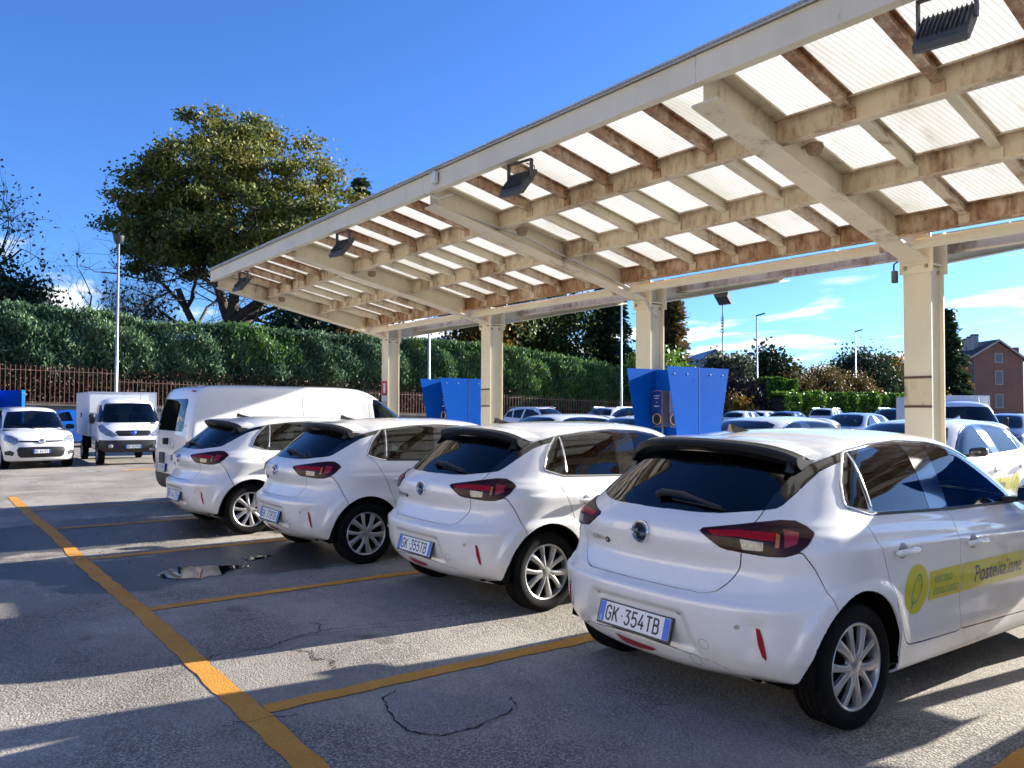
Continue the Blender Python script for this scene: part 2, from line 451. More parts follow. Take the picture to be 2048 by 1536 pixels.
# leaves and paper scraps lying on the bays, too small to count
v = []; f = []; LEAFC = [mat('dry_leaf_litter', (.20, .13, .055), .8, noise=(3, 1, (.35, .27, .14))), mat('paper_scrap', (.62, .62, .60), .8)]
mi = []
for i in range(620):
    if i < 430: x, y = rng.gauss(-10.9, 1.1), rng.gauss(2.6, 1.1)
    elif i < 520: x, y = rng.gauss(-8.2, .8), rng.gauss(1.7, .9)
    else: x, y = rng.uniform(-20, -2.2), rng.uniform(-.4, 6)
    s_ = rng.uniform(.008, .022); a = rng.random()*6.3; k = len(v)
    for du, dv, dz in ((-1, 0, .006), (0, -.42, .012), (1, 0, .007), (0, .42, .014)):
        v.append((x+s_*(du*math.cos(a)-dv*math.sin(a)), y+s_*(du*math.sin(a)+dv*math.cos(a)), dz))
    f.append((k, k+1, k+2, k+3)); mi.append(1 if rng.random() < .12 else 0)
tag(obj('fallen_leaves', mesh('fallen_leaves', v, f, LEAFC, midx=mi)), 'dry leaves and paper scraps scattered on the asphalt', 'leaf litter', kind='stuff')
# worn strip of lighter concrete far off by the fence wall is built with the fence
# ------------------------------------------------------------------ vehicle materials
def white_paint():
    m = mat('white_car_paint', (.78, .775, .755), .36, coat=1.0, coat_rough=.03)
    nt = m.node_tree; b = nt.nodes['Principled BSDF']; tc = nt.nodes.new('ShaderNodeTexCoord'); pos = tc.outputs['Object']
    sp = nt.nodes.new('ShaderNodeSeparateXYZ'); nt.links.new(pos, sp.inputs[0])
    mp = nt.nodes.new('ShaderNodeMapping'); mp.inputs['Scale'].default_value = (1, 1, .18); nt.links.new(pos, mp.inputs[0])
    streak = nnoise(nt, mp.outputs[0], 26, 4, .6); blot = nnoise(nt, pos, 5, 5, .65); fine = nnoise(nt, pos, 240, 2, .6)
    low = nrange(nt, sp.outputs[2], .20, .62, .55, .06)          # road film thins out with height
    f = vmath(nt, 'MULTIPLY', low, nrange(nt, blot, .30, .72, .25, 1.0))
    f = vmath(nt, 'ADD', f, vmath(nt, 'MULTIPLY', nrange(nt, streak, .56, .76), .10))
    f = vmath(nt, 'ADD', f, vmath(nt, 'MULTIPLY', nrange(nt, fine, .70, .78), .16))
    nt.links.new(nmix(nt, f, (.79, .785, .765), (.50, .47, .42)), b.inputs['Base Color'])
    nt.links.new(nrange(nt, f, 0, .5, .02, .30, False), b.inputs['Coat Roughness'])
    return m
PAINT = white_paint()
BLACKG = mat('gloss_black_trim', (.006, .006, .007), .12, coat=1.0)
BLACKP = mat('black_plastic', (.0065, .0065, .007), .5, bump=(900, .15, .0006))
DARKP = mat('dark_grey_plastic', (.018, .019, .021), .6)
RUBBER = mat('tyre_rubber', (.0050, .0050, .0050), .85, spec=.14, noise=(30, .5, (.011, .0105, .01)), bump=(240, .25, .001))
SILVER = mat('silver_wheel_cover', (.46, .46, .47), .36, metal=.7, coat=.3, noise=(18, .45, (.30, .295, .28)))
CHROME = mat('chrome', (.78, .78, .78), .10, metal=1.0)
DIMCHROME = mat('satin_chrome', (.55, .55, .55), .28, metal=1.0)
WELL = mat('wheel_well_black', (.004, .004, .004), .95, spec=.08)
LINING = mat('cabin_lining_grey', (.030, .030, .032), .9)
HEADLINE = mat('headliner_grey', (.30, .30, .29), .9)
SEATM = mat('seat_fabric_dark', (.028, .028, .032), .95)
GLASSD = glass_mat('privacy_glass', (.045, .050, .056))
GLASSF = glass_mat('green_tint_glass', (.50, .64, .57))
GLASSM = glass_mat('car_glass', (.22, .26, .26))
SMOKE = mat('smoked_red_lens', (.026, .002, .003), .30, spec=.22, coat=.12, coat_rough=.05)
LENSR = mat('red_lens', (.36, .006, .010), .3, spec=.2, coat=.15, coat_rough=.05, noise=(60, .6, (.20, .004, .008)))
LENSW = mat('clear_lamp_lens', (.30, .29, .26), .2, metal=.3, coat=.5, coat_rough=.02, noise=(70, .7, (.10, .10, .09)))
LENSA = mat('amber_lens', (.45, .14, .01), .2, coat=.4)
LENSH = mat('headlamp_lens', (.42, .44, .47), .10, metal=.45, coat=1.0, coat_rough=.01, noise=(24, .8, (.08, .09, .10)))
REFLR = mat('red_reflector', (.30, .004, .008), .3, coat=.5)
PLATEW = mat('plate_white', (.74, .75, .74), .35)
PLATEB = mat('plate_blue', (.012, .13, .62), .35)
PLATEK = mat('plate_black', (.008, .008, .009), .4)
STICKY = mat('sticker_yellow', (.60, .55, .012), .30, coat=.6)
STICKG = mat('sticker_green', (.01, .28, .10), .35, coat=.5)
STICKB = mat('sticker_navy', (.012, .030, .16), .35, coat=.5)
WIRE = mat('galvanised_wire', (.55, .56, .55), .4, metal=.6)

# ------------------------------------------------------------------ canopy
def painted_steel(name, paint, rust, amount, streak=1.0, rough=.55):
    m = bpy.data.materials.new(name); m.use_nodes = True
    nt = m.node_tree; b = nt.nodes['Principled BSDF']; g = nt.nodes.new('ShaderNodeNewGeometry'); pos = g.outputs['Position']
    mp = nt.nodes.new('ShaderNodeMapping'); mp.inputs['Scale'].default_value = (1, 1, .35); nt.links.new(pos, mp.inputs[0])
    n1 = nnoise(nt, mp.outputs[0], 1.8, 6, .65, .3); n2 = nnoise(nt, mp.outputs[0], 14, 6, .7); n3 = nnoise(nt, pos, 70, 3, .6)
    s = vmath(nt, 'ADD', vmath(nt, 'MULTIPLY', n1, .6), vmath(nt, 'MULTIPLY', n2, .4))
    fac = nrange(nt, s, .62-amount*.34, .80-amount*.26)
    col = nmix(nt, nrange(nt, n1, .35, .7, 0, .6), paint, tuple(c*.80 for c in paint))
    rc = nmix(nt, nrange(nt, n2, .35, .65), rust, tuple(c*.55 for c in rust))
    col = nmix(nt, fac, col, rc)
    pit = nrange(nt, vmath(nt, 'ADD', vmath(nt, 'MULTIPLY', n3, .55), vmath(nt, 'MULTIPLY', n2, .45)), .66-amount*.1, .70-amount*.1)
    col = nmix(nt, vmath(nt, 'MULTIPLY', pit, .85), col, tuple(c*.35 for c in rust))
    nt.links.new(col, b.inputs['Base Color'])
    b.inputs['Roughness'].default_value = rough
    bp = nt.nodes.new('ShaderNodeBump'); bp.inputs['Strength'].default_value = .25; bp.inputs['Distance'].default_value = .004
    nt.links.new(vmath(nt, 'ADD', n2, vmath(nt, 'MULTIPLY', pit, -.6)), bp.inputs['Height']); nt.links.new(bp.outputs[0], b.inputs['Normal'])
    return m
CREAM = painted_steel('cream_painted_steel', (.66, .59, .42), (.26, .13, .06), .10)
CREAMR = painted_steel('cream_steel_dusty', (.62, .545, .40), (.28, .15, .08), .30)
RUSTY = painted_steel('rusting_steel', (.60, .50, .36), (.33, .17, .08), .55)
RUSTY2 = painted_steel('rusty_brown_steel', (.55, .44, .31), (.33, .15, .06), .85)
FASC = painted_steel('fascia_cream', (.68, .62, .46), (.24, .13, .06), .06)
GUTTER = mat('gutter_grey_sheet', (.50, .50, .47), .45, metal=.2, noise=(3, .5, (.36, .35, .32)))
BOLTM = mat('bolt_head', (.36, .31, .22), .5, metal=.4, noise=(40, .8, (.2, .12, .06)))

def poly_panel():
    m = bpy.data.materials.new('ribbed_polycarbonate'); m.use_nodes = True
    nt = m.node_tree; nt.nodes.clear()
    o = nt.nodes.new('ShaderNodeOutputMaterial'); g = nt.nodes.new('ShaderNodeNewGeometry'); pos = g.outputs['Position']
    w = nt.nodes.new('ShaderNodeTexWave'); w.wave_type = 'BANDS'; w.bands_direction = 'X'; w.inputs['Scale'].default_value = 8.5; w.inputs['Distortion'].default_value = 0
    mp = nt.nodes.new('ShaderNodeMapping'); mp.inputs['Rotation'].default_value = (0, 0, math.atan(.07)); nt.links.new(pos, mp.inputs[0]); nt.links.new(mp.outputs[0], w.inputs['Vector'])
    mp2 = nt.nodes.new('ShaderNodeMapping'); mp2.inputs['Scale'].default_value = (1, .22, 1); nt.links.new(pos, mp2.inputs[0])
    dirt = nrange(nt, nnoise(nt, mp2.outputs[0], 1.6, 6, .65), .44, .78, 0, .55)
    grime = nrange(nt, nnoise(nt, mp2.outputs[0], 7, 5, .7), .56, .80, 0, .5)
    col = nmix(nt, nrange(nt, w.outputs['Fac'], .0, .45, .7, 0), (.88, .87, .815), (.66, .65, .60))
    col = nmix(nt, dirt, col, (.62, .58, .47)); col = nmix(nt, grime, col, (.50, .45, .34))
    t = nt.nodes.new('ShaderNodeBsdfTranslucent'); d = nt.nodes.new('ShaderNodeBsdfDiffuse'); gl = nt.nodes.new('ShaderNodeBsdfGlossy'); gl.inputs['Roughness'].default_value = .25
    nt.links.new(col, t.inputs[0]); nt.links.new(col, d.inputs[0])
    x = nt.nodes.new('ShaderNodeMixShader'); x.inputs[0].default_value = .14; nt.links.new(t.outputs[0], x.inputs[1]); nt.links.new(d.outputs[0], x.inputs[2])
    fr = nt.nodes.new('ShaderNodeFresnel'); fr.inputs[0].default_value = 1.4
    x2 = nt.nodes.new('ShaderNodeMixShader'); nt.links.new(vmath(nt, 'MULTIPLY', fr.outputs[0], .5), x2.inputs[0]); nt.links.new(x.outputs[0], x2.inputs[1]); nt.links.new(gl.outputs[0], x2.inputs[2])
    nt.links.new(x2.outputs[0], o.inputs[0])
    return m
POLYC = poly_panel()

canopy = tag(empty('carport_canopy', (0, 0, 0)), 'long cream steel canopy with ribbed translucent roof over the parked cars', 'canopy')
YC = 7.27                       # valley line
PX = [-13.48, -10.18, -6.84, -3.51, -.17, 3.17]
SHEAR = .07
def zt(y): return 3.15+max(0, abs(y-YC)-.13)*.191            # top of the steel under the roof sheets
def sx(x, y): return x-SHEAR*(y-YC)                         # the rafters run slightly askew
def ibeam(prof_w, depth, tw=.012, tf=.016):
    w = prof_w/2
    return [(-w, 0), (w, 0), (w, tf), (tw/2, tf), (tw/2, depth-tf), (w, depth-tf), (w, depth), (-w, depth), (-w, depth-tf), (-tw/2, depth-tf), (-tw/2, tf), (-w, tf)]

# posts: H section, cap plate, bolts, straps
pm = MB(); H2, D2 = .122, .122
sec = [(-H2, -D2), (H2, -D2), (H2, -D2+.018), (.007, -D2+.018), (.007, D2-.018), (H2, D2-.018), (H2, D2), (-H2, D2), (-H2, D2-.018), (-.007, D2-.018), (-.007, -D2+.018), (-H2, -D2+.018)]
pm.prism(sec, lambda a, c: (a, c, 0), lambda a, c: (a, c, 3.14))
pm.box(-.146, .146, -.141, -.123, 2.78, 3.06); pm.box(-.146, .146, .123, .141, 2.78, 3.06)
for z in (2.85, 3.06): pm.box(.009, H2-.004, -D2+.02, D2-.02, z, z+.014); pm.box(-H2+.004, -.009, -D2+.02, D2-.02, z, z+.014)
pm.box(-.2, .2, -.2, .2, .0, .02)
for sg in (-1, 1): pm.box(min(sg*.080, sg*.087), max(sg*.080, sg*.087), -D2+.019, D2-.019, .03, 2.84)
post_me = pm.mesh('post', CREAM); recalc(post_me)
bm_ = MB().lathe([(.0, -.020), (.014, -.020), (.017, -.014), (.017, 0)], 6, 'y', close=False).mesh('bolt', BOLTM)
strap = MB(); strap.box(-.1235, .1235, -.130, -.1225, 0, .021); strap_me = strap.mesh('strap', mat('rust_strap', (.10, .055, .035), .8))
rp = MB(); rp.box(-.120, .120, -.1265, -.1225, 0, .236); rp_me = rp.mesh('repair_plate', painted_steel('repair_plate_paint', (.54, .47, .30), (.13, .06, .03), .52))
for i, x in enumerate(PX):
    p = obj('post', post_me, canopy, (x, YC, 0))
    for bx in (-.095, .095):
        for bz in (2.83, 3.01): obj('bolt', bm_, p, (bx, -.142, bz))
    for by in (-.07, .07):
        bo = obj('bolt', bm_, p, (.0875, by, 2.79)); bo.rotation_euler = (0, 0, R(90))
    if i in (1, 3):
        obj('strap', strap_me, p, (0, 0, 1.584)); obj('strap', strap_me, p, (0, 0, 1.843)); obj('repair_plate', rp_me, p, (0, 0, 1.606))
# main rafters, cantilevered both ways, deeper at the post
for x in PX:
    for sg in (-1, 1):
        y0, y1 = YC+sg*.143, YC+sg*(3.29 if sg < 0 else 3.08)
        b = MB()
        def st(y, d0): return d0
        n = 2; v = []; f = []
        prof = ibeam(.22, 1.0, .012, .0)
        for y, dep in ((y0, .282), (y1, .254)):
            top = zt(y)-.002; tf = .016; w = .103; tw = .006; X = sx(x, y)
            for a, z in ((-w, top-dep), (w, top-dep), (w, top-dep+tf), (tw, top-dep+tf), (tw, top-tf), (w, top-tf), (w, top), (-w, top), (-w, top-tf), (-tw, top-tf), (-tw, top-dep+tf), (-w, top-dep+tf)):
                v.append((X+a, y, z))
        f = [tuple(range(12)), tuple(range(12, 24))[::-1]]+[(k, (k+1) % 12, 12+(k+1) % 12, 12+k) for k in range(12)]
        b.add(v, f)
        # end plate at the post
        b.box(x-.113, x+.113, min(y0, y0+sg*.016), max(y0, y0+sg*.016), 2.85, 3.16)
        o = b.build('rafter', CREAMR if sg < 0 else CREAM, canopy); recalc(o.data)
# purlins along X, per bay; cross beams between them; roof panels
ROWS = [3.38, 2.45, 1.495, .545]          # the far half ends in a bare sheet edge          # distance from the valley: eave, purlin 1..3
NB = 6
cb_cache = {}; pa_cache = {}
rr = random.Random(9)
for sg in (-1, 1):
    for r, d in enumerate(ROWS):
        y = YC+sg*d; zz_ = zt(y)
        if r == 0 and sg < 0: continue
        if r == 0: y -= .10; zz_ = zt(y)
        for i in range(len(PX)-1):
            x0, x1 = sx(PX[i], y)+.008, sx(PX[i+1], y)-.008
            b = MB(); b.prism(ibeam(.080, .178, .008, .012), lambda a, c: (x0, y+a, zz_-.188+c), lambda a, c: (x1, y+a, zz_-.188+c))
            o = b.build('purlin', (RUSTY if r < 3 else RUSTY2) if sg < 0 else RUSTY, canopy); recalc(o.data)
    for r in range(3):
        ya, yb = YC+sg*(ROWS[r]-(.02 if r == 0 else .006)), YC+sg*(ROWS[r+1]+.006)
        for i in range(len(PX)-1):
            for k in range(NB):
                # cross beam (T section) at the joints inside a bay
                if k:
                    key = (sg, r)
                    if key not in cb_cache:
                        b = MB(); v = []
                        for y in (ya, yb):
                            z = zt(y)-.004; X = -SHEAR*(y-YC); dep = .10
                            for a, q in ((-.032, -dep), (.032, -dep), (.032, -dep+.012), (.005, -dep+.012), (.005, -.010), (.032, -.010), (.032, 0), (-.032, 0), (-.032, -.010), (-.005, -.010), (-.005, -dep+.012), (-.032, -dep+.012)): v.append((X+a, y, z+q))
                        b.add(v, [tuple(range(12)), tuple(range(12, 24))[::-1]]+[(j, (j+1) % 12, 12+(j+1) % 12, 12+j) for j in range(12)])
                        # bracket cleat at the lower end
                        Xb = -SHEAR*(yb-YC); zb = zt(yb); yy = sorted((yb, yb-sg*-.028)); b.box(Xb-.042, Xb+.042, min(yb, yb+sg*.012), max(yb, yb+sg*.012)+.0, zb-.174, zb-.090)
                        me = b.mesh('cross_beam', (RUSTY2 if r == 0 else CREAMR if r == 1 else RUSTY) if sg < 0 else RUSTY); recalc(me)
                        cb_cache[key] = me
                    obj('cross_beam', cb_cache[key], canopy, (PX[i]+(PX[i+1]-PX[i])*k/NB, 0, 0))
                key = (sg, r, i)
                w = (PX[i+1]-PX[i])/NB
                key = (sg, r, round(w, 3))
                if key not in pa_cache:
                    v = []; nx = 1
                    for y in (ya+(sg*.06 if r == 0 else 0), yb+(-sg*.05 if r == 2 else -sg*.006)):
                        for X in (0.004, w-.004):
                            for q in (.004, .014): v.append((X-SHEAR*(y-YC), y, zt(y)+q))
                    # 0,1 (x0 y0) 2,3 (x1 y0) 4,5 (x0 y1) 6,7
                    me = mesh('roof_panel', v, [(0, 4, 6, 2), (1, 3, 7, 5), (0, 2, 3, 1), (4, 5, 7, 6), (0, 1, 5, 4), (2, 6, 7, 3)], POLYC)
                    pa_cache[key] = me
                o = obj('roof_panel', pa_cache[key], canopy, (PX[i]+w*k, 0, rr.uniform(0, .003)))
    # eave fascia: channel with a grey edge flashing
    y = YC+sg*3.38
    if sg > 0: continue
    for i in range(len(PX)-1):
        x0, x1 = sx(PX[i], y)+.0015-(.12 if i == 0 else 0), sx(PX[i+1], y)-.0015
        b = MB(); o_ = -sg
        prof = [(0, 0), (o_*.075, 0), (o_*.075, .012), (o_*.012, .012), (o_*.012, .168), (o_*.075, .168), (o_*.075, .18), (0, .18)]
        b.prism(prof, lambda a, c: (x0, y+a, 3.605+c), lambda a, c: (x1, y+a, 3.605+c)); o = b.build('fascia', FASC, canopy); recalc(o.data)
        b = MB(); b.prism([(sg*.03, .0), (sg*.03, .035), (-sg*.10, .048), (-sg*.10, .030), (sg*.018, .018), (sg*.018, 0)], lambda a, c: (x0, y+a, 3.775+c), lambda a, c: (x1, y+a, 3.775+c)); o = b.build('edge_flashing', GUTTER, canopy); recalc(o.data)
# valley gutter
for i in range(len(PX)-1):
    for sg in (-1,):
        x0, x1 = PX[i]+.14, PX[i+1]-.14
        b = MB(); b.prism([(.42, .03), (.50, .03), (.50, .09), (.49, .09), (.49, .042), (.43, .042), (.43, .12), (.42, .12)], lambda a, c: (x0, YC+sg*a, 2.905+c), lambda a, c: (x1, YC+sg*a, 2.905+c)); o = b.build('valley_gutter', FASC, canopy); recalc(o.data)
# floodlights under the eave: each a thing of its own
FLG = mat('floodlight_grey', (.060, .064, .070), .5, metal=.2, noise=(9, .5, (.10, .10, .10)))
def floodlight(loc, rz, label):
    t = tag(empty('floodlight', loc, rz), label, 'floodlight', 'floodlights under the canopy edge')
    b = MB(); n = 9
    prof = [(-.21, -.02), (-.19, -.04), (.05, -.05), (.17, -.035), (.20, -.01), (.17, .015), (0, .03), (-.19, .02)]
    b.prism(prof, lambda a, c: (-.17, a, c), lambda a, c: (.17, a, c)); o = b.build('housing', FLG, t, rot=(R(50), 0, 0), loc=(0, -.03, -.24)); recalc(o.data)
    b = MB()
    for k in range(11): x = -.15+k*.03; b.box(x-.003, x+.003, -.12, .13, .005, .05)
    b.build('cooling_fins', FLG, o)
    b = MB(); b.box(-.15, .15, -.17, .02, -.056, -.044); b.build('lamp_glass', mat('lamp_glass_dark', (.05, .055, .06), .08, coat=1), o)
    b = MB()
    for s_ in (-1, 1): b.box(s_*.182-.008, s_*.182+.008, -.022, .022, -.22, 0)
    b.box(-.19, .19, -.022, .022, -.008, .006); b.build('bracket', FLG, t)
    b = MB(); b.tube([(.10, .05, -.17), (.16, .08, -.12), (.14, .09, -.05), (.05, .05, -.01)], .007, 6); b.build('cable', BLACKP if 'BLACKP' in globals() else FLG, t)
    t.scale = (.72, .72, .72)
    return t
for x, l in ((-1.81, 'grey finned floodlight under the canopy edge, cut by the top of the picture'), (-5.23, 'largest whole grey floodlight hanging under the canopy edge'), (-8.61, 'small grey floodlight on a square bracket, second from the canopy end'), (-12.10, 'small grey floodlight nearest the far left end of the canopy')):
    floodlight((x, 4.01, 3.605), R(8), l)
for x, l in ((-8.37, 'dark floodlight seen edge-on under the far canopy edge'),):
    floodlight((x, 10.58, 3.57), R(180), l)
GREYP = mat('grey_conduit', (.42, .42, .40), .5)
# smoke-brown lamp holders beside the rafters
LH = mat('lamp_holder_brown', (.26, .18, .11), .7, noise=(20, .8, (.12, .08, .05)))
for i, x in enumerate(PX[:4]):
    y = YC-2.27; b = MB(); b.lathe([(.0, -.075), (.045, -.07), (.06, -.03), (.055, 0), (.0, 0)], 14, 'z', close=False); b.box(-.10, .02, -.015, .015, -.012, .004)
    o = b.build('lamp_holder', LH, None, loc=(sx(x, y)+.20, y, zt(y)-.145), autos=40); recalc(o.data)
    tag(o, ['small brown lamp holder by the farthest rafter', 'small brown lamp holder by the third rafter from the front', 'small brown lamp holder by the second rafter from the front', 'small brown lamp holder beside the nearest rafter'][i], 'lamp holder', 'lamp holders under the roof')
# conduit along the second rafter and junction box on the fascia
x = PX[2]
b = MB(); b.tube([(sx(x, 4.04)+.10, 3.93, 3.61), (sx(x, 4.04)+.07, 4.04, 3.50), (sx(x, 5.17)+.07, 5.17, 3.36), (sx(x, 6.77)+.07, 6.77, 3.01), (x+.085, 7.07, 2.90), (x+.15, 7.14, 2.73), (x+.14, 7.24, 2.67)], .012, 8)
tag(b.build('cable_conduit', GREYP, None, smooth=True), 'grey cable conduit running down the second rafter to its post', 'conduit')
b = MB(); b.bbox(-6.37, -6.30, 3.84, 3.878, 3.65, 3.76, .008); b.tube([(-6.345, 3.854, 3.65), (-6.44, 3.845, 3.57), (-6.41, 3.95, 3.535), (-6.30, 4.04, 3.57)], .007, 6)
tag(b.build('junction_box', mat('white_plastic_box', (.62, .62, .58), .4), None), 'small white junction box with looped cable on the canopy fascia', 'junction box')
b = MB(); b.tube([(-8.319, 10.528, 3.384), (-8.310, 10.528, 3.102), (-8.328, 10.547, 2.914), (-8.291, 10.509, 2.820), (-8.319, 10.528, 2.679), (-8.310, 10.528, 2.350)], .008, 6)
for k in range(5): b.lathe([(.03, 0), (.035, .006), (.03, .012), (.025, .006)], 12, 'y', (-8.32, 10.53, 3.03-k*.05))
tag(b.build('hanging_wire', BLACKP if 'BLACKP' in globals() else FLG, None), 'kinked black wire dangling below the far canopy edge', 'wire')
# black padlock-like hook on the near post
b = MB(); b.bbox(PX[3]-.20, PX[3]-.155, YC-.19, YC-.14, 2.71, 2.82, .008); b.tube([(PX[3]-.188, YC-.16, 2.82), (PX[3]-.188, YC-.16, 2.88), (PX[3]-.15, YC-.16, 2.90)], .008, 6)
tag(b.build('cable_clamp', FLG, None), 'small black clamp at the head of the nearest post', 'clamp')

# ------------------------------------------------------------------ charging hoods and wall chargers
BLUE = mat('blue_powder_coat', (.002, .085, .44), .75, spec=.04, noise=(2.5, .6, (.004, .105, .50)))
CHG = mat('charger_grey', (.17, .18, .19), .45)
CHB = mat('charger_blue_face', (.010, .035, .20), .2, coat=.5)
COPPER = mat('copper_ring', (.50, .33, .24), .35, metal=.7)
def hood(x, label):
    t = tag(empty('charging_hood', (x, YC, 0)), label, 'charging hood', 'blue charging hoods between the bays')
    trap = [(-.54, 2.04), (.54, 2.04), (.31, .96), (-.31, .96)]
    for s_ in (-1, 1):
        b = MB(); b.prism(trap, lambda a, c: (s_*.31-.004, a, c), lambda a, c: (s_*.31+.004, a, c)); o = b.build('side_plate', BLUE, t); recalc(o.data)
    b = MB(); b.box(-.306, .306, -.062, -.054, .94, 2.03); b.box(-.306, .306, .054, .062, .94, 2.03); b.build('back_plate', BLUE, t)
    b = MB(); b.box(-.06, .06, -.05, .05, 0, 1.2); b.build('stand', CHG, t)
    b = MB()
    for s_ in (-1, 1):
        for z in (1.9, 1.3): b.box(s_*.303-.012, s_*.303+.012, -.10, -.062, z-.012, z+.012)
    b.build('corner_angle', BLUE, t)
    b = MB()
    for s_ in (-1, 1):
        for yy in (-.42, -.2, .2, .42):
            for zz in (1.96, 1.14): b.lathe([(.0, s_*.010), (.008, s_*.009), (.011, s_*.0042)], 8, 'x', (s_*.31, yy*(.6 if zz < 1.5 else 1), zz), close=False)
    b.build('rivets', GREYP, t)
    b = MB()
    for s_ in (-1, 1): b.box(s_*.3145-.0012, s_*.3145+.0012, -.004, .004, .97, 2.03)
    b.build('seam', mat('blue_seam', (.002, .04, .22), .7), t)
    return t
def charger(x, y, z, label):
    t = tag(empty('wall_charger', (x, y, z)), label, 'charger', 'wall chargers on the blue hoods')
    def rr_(w, h, n=8):
        r = w*.38; return [(sx_*(w-r)+r*math.cos(a), sz*(h-r)+r*math.sin(a)) for sx_, sz, a0 in ((1, 1, 0), (-1, 1, 90), (-1, -1, 180), (1, -1, 270)) for a in [R(a0+k*90/n) for k in range(n+1)]]
    b = MB(); b.prism(rr_(.080, .215), lambda a, c: (a, 0, c), lambda a, c: (a, -.11, c)); o = b.build('casing', CHG, t, autos=30); recalc(o.data)
    b = MB(); b.prism(rr_(.080, .215), lambda a, c: (a, -.1101, c), lambda a, c: (a, -.116, c)); o = b.build('bezel', COPPER, t, autos=30); recalc(o.data)
    b = MB(); b.prism(rr_(.074, .209), lambda a, c: (a, -.1161, c), lambda a, c: (a, -.119, c)); o = b.build('front_face', CHB, t, autos=30); recalc(o.data)
    b = MB(); b.lathe([(.054, -.119), (.060, -.128), (.068, -.128), (.072, -.119)], 28, 'y', (0, 0, -.125), close=False); b.build('socket_ring', COPPER, t, smooth=True)
    b = MB(); b.lathe([(0, -.1195), (.055, -.1195)], 24, 'y', (0, 0, -.125), close=False); b.build('socket', BLACKP if 'BLACKP' in globals() else FLG, t)
    b = MB()
    for z0, x0, x1, h in ((.148, -.046, -.020, .010), (.148, -.010, .046, .010), (.118, -.034, .034, .010), (.070, -.012, .010, .010), (.022, -.042, .018, .014), (.022, .030, .042, .014)):
        n = max(2, int((x1-x0)/.011))
        for k in range(n): a = x0+(x1-x0)*k/n; b.box(a, a+(x1-x0)/n*.62, -.1202, -.1192, z0, z0+h)
    b.build('display_marks', mat('display_white', (.7, .72, .76), .5), t)
    b = MB(); b.tube([(.03, -.05, -.21), (.035, -.06, -.30), (.02, -.05, -.45), (.03, -.04, -.9), (.0, .03, -1.2)], .013, 8); b.build('charging_cable', GREYP, t, smooth=True)
for x, nm in ((-1.74, 'blue charging hood just outside the right edge, shading the doors of the nearest car'), (-6.39, 'large blue trapezoid charging hood beside the second post'), (-11.15, 'smaller blue trapezoid charging hood partly behind the third post')):
    hood(x, nm)
charger(-6.56, YC-.063, 1.565, 'wall charger with copper ring on the large blue hood, fully in view')
charger(-6.28, YC-.063, 1.565, 'wall charger half hidden behind the side plate of the large blue hood')
charger(-11.30, YC-.063, 1.565, 'wall charger in the shadow of the smaller blue hood')
# fire extinguisher sign on the farthest post
b = MB(); b.box(-.10, .10, -.004, .0, 0, .27); sg_ = b.build('safety_sign', mat('sign_red', (.45, .012, .02), .4), None, loc=(PX[0], YC-.124, 1.79)); tag(sg_, 'small red fire safety sign on the farthest post', 'sign')
b = MB(); b.box(-.035, .035, -.006, -.004, .05, .19); b.box(-.05, .05, -.006, -.004, .20, .225); b.build('sign_pictogram', PLATEW if 'PLATEW' in globals() else FASC, sg_)
b = MB(); b.box(-.10, .10, -.004, 0, -.10, -.012); b.build('sign_text_plate', mat('sign_white', (.7, .7, .68), .5), sg_)
# ------------------------------------------------------------------ car surface: stacked plan outlines (waterlines)
def pchip(x, y, xq):
    x = np.asarray(x, float); y = np.asarray(y, float)
    h = np.diff(x); d = np.diff(y)/h; n = len(x); m = np.zeros(n)
    for i in range(1, n-1):
        if d[i-1]*d[i] > 0:
            w1, w2 = 2*h[i]+h[i-1], h[i]+2*h[i-1]
            m[i] = (w1+w2)/(w1/d[i-1]+w2/d[i])
    m[0], m[-1] = d[0], d[-1]
    k = np.clip(np.searchsorted(x, xq)-1, 0, n-2); t = (xq-x[k])/h[k]
    return ((1+2*t)*(1-t)**2)*y[k]+t*(1-t)**2*h[k]*m[k]+t*t*(3-2*t)*y[k+1]+t*t*(t-1)*h[k]*m[k+1]

def sstep(t):
    t = np.clip(t, 0, 1); return t*t*(3-2*t)

def bumpf(a, lo, hi, soft):
    return sstep((a-lo)/soft+.5)*sstep((hi-a)/soft+.5)

def grid_normals(P):
    du = np.gradient(P, axis=1); dv = np.gradient(P, axis=0)
    n = np.cross(du, dv); l = np.linalg.norm(n, axis=2, keepdims=True)
    n = n/np.maximum(l, 1e-9)
    n[:, 0, 0] = 0; n[:, -1, 0] = 0
    n[-1, :] = (0, 0, 1)
    return n/np.maximum(np.linalg.norm(n, axis=2, keepdims=True), 1e-9)

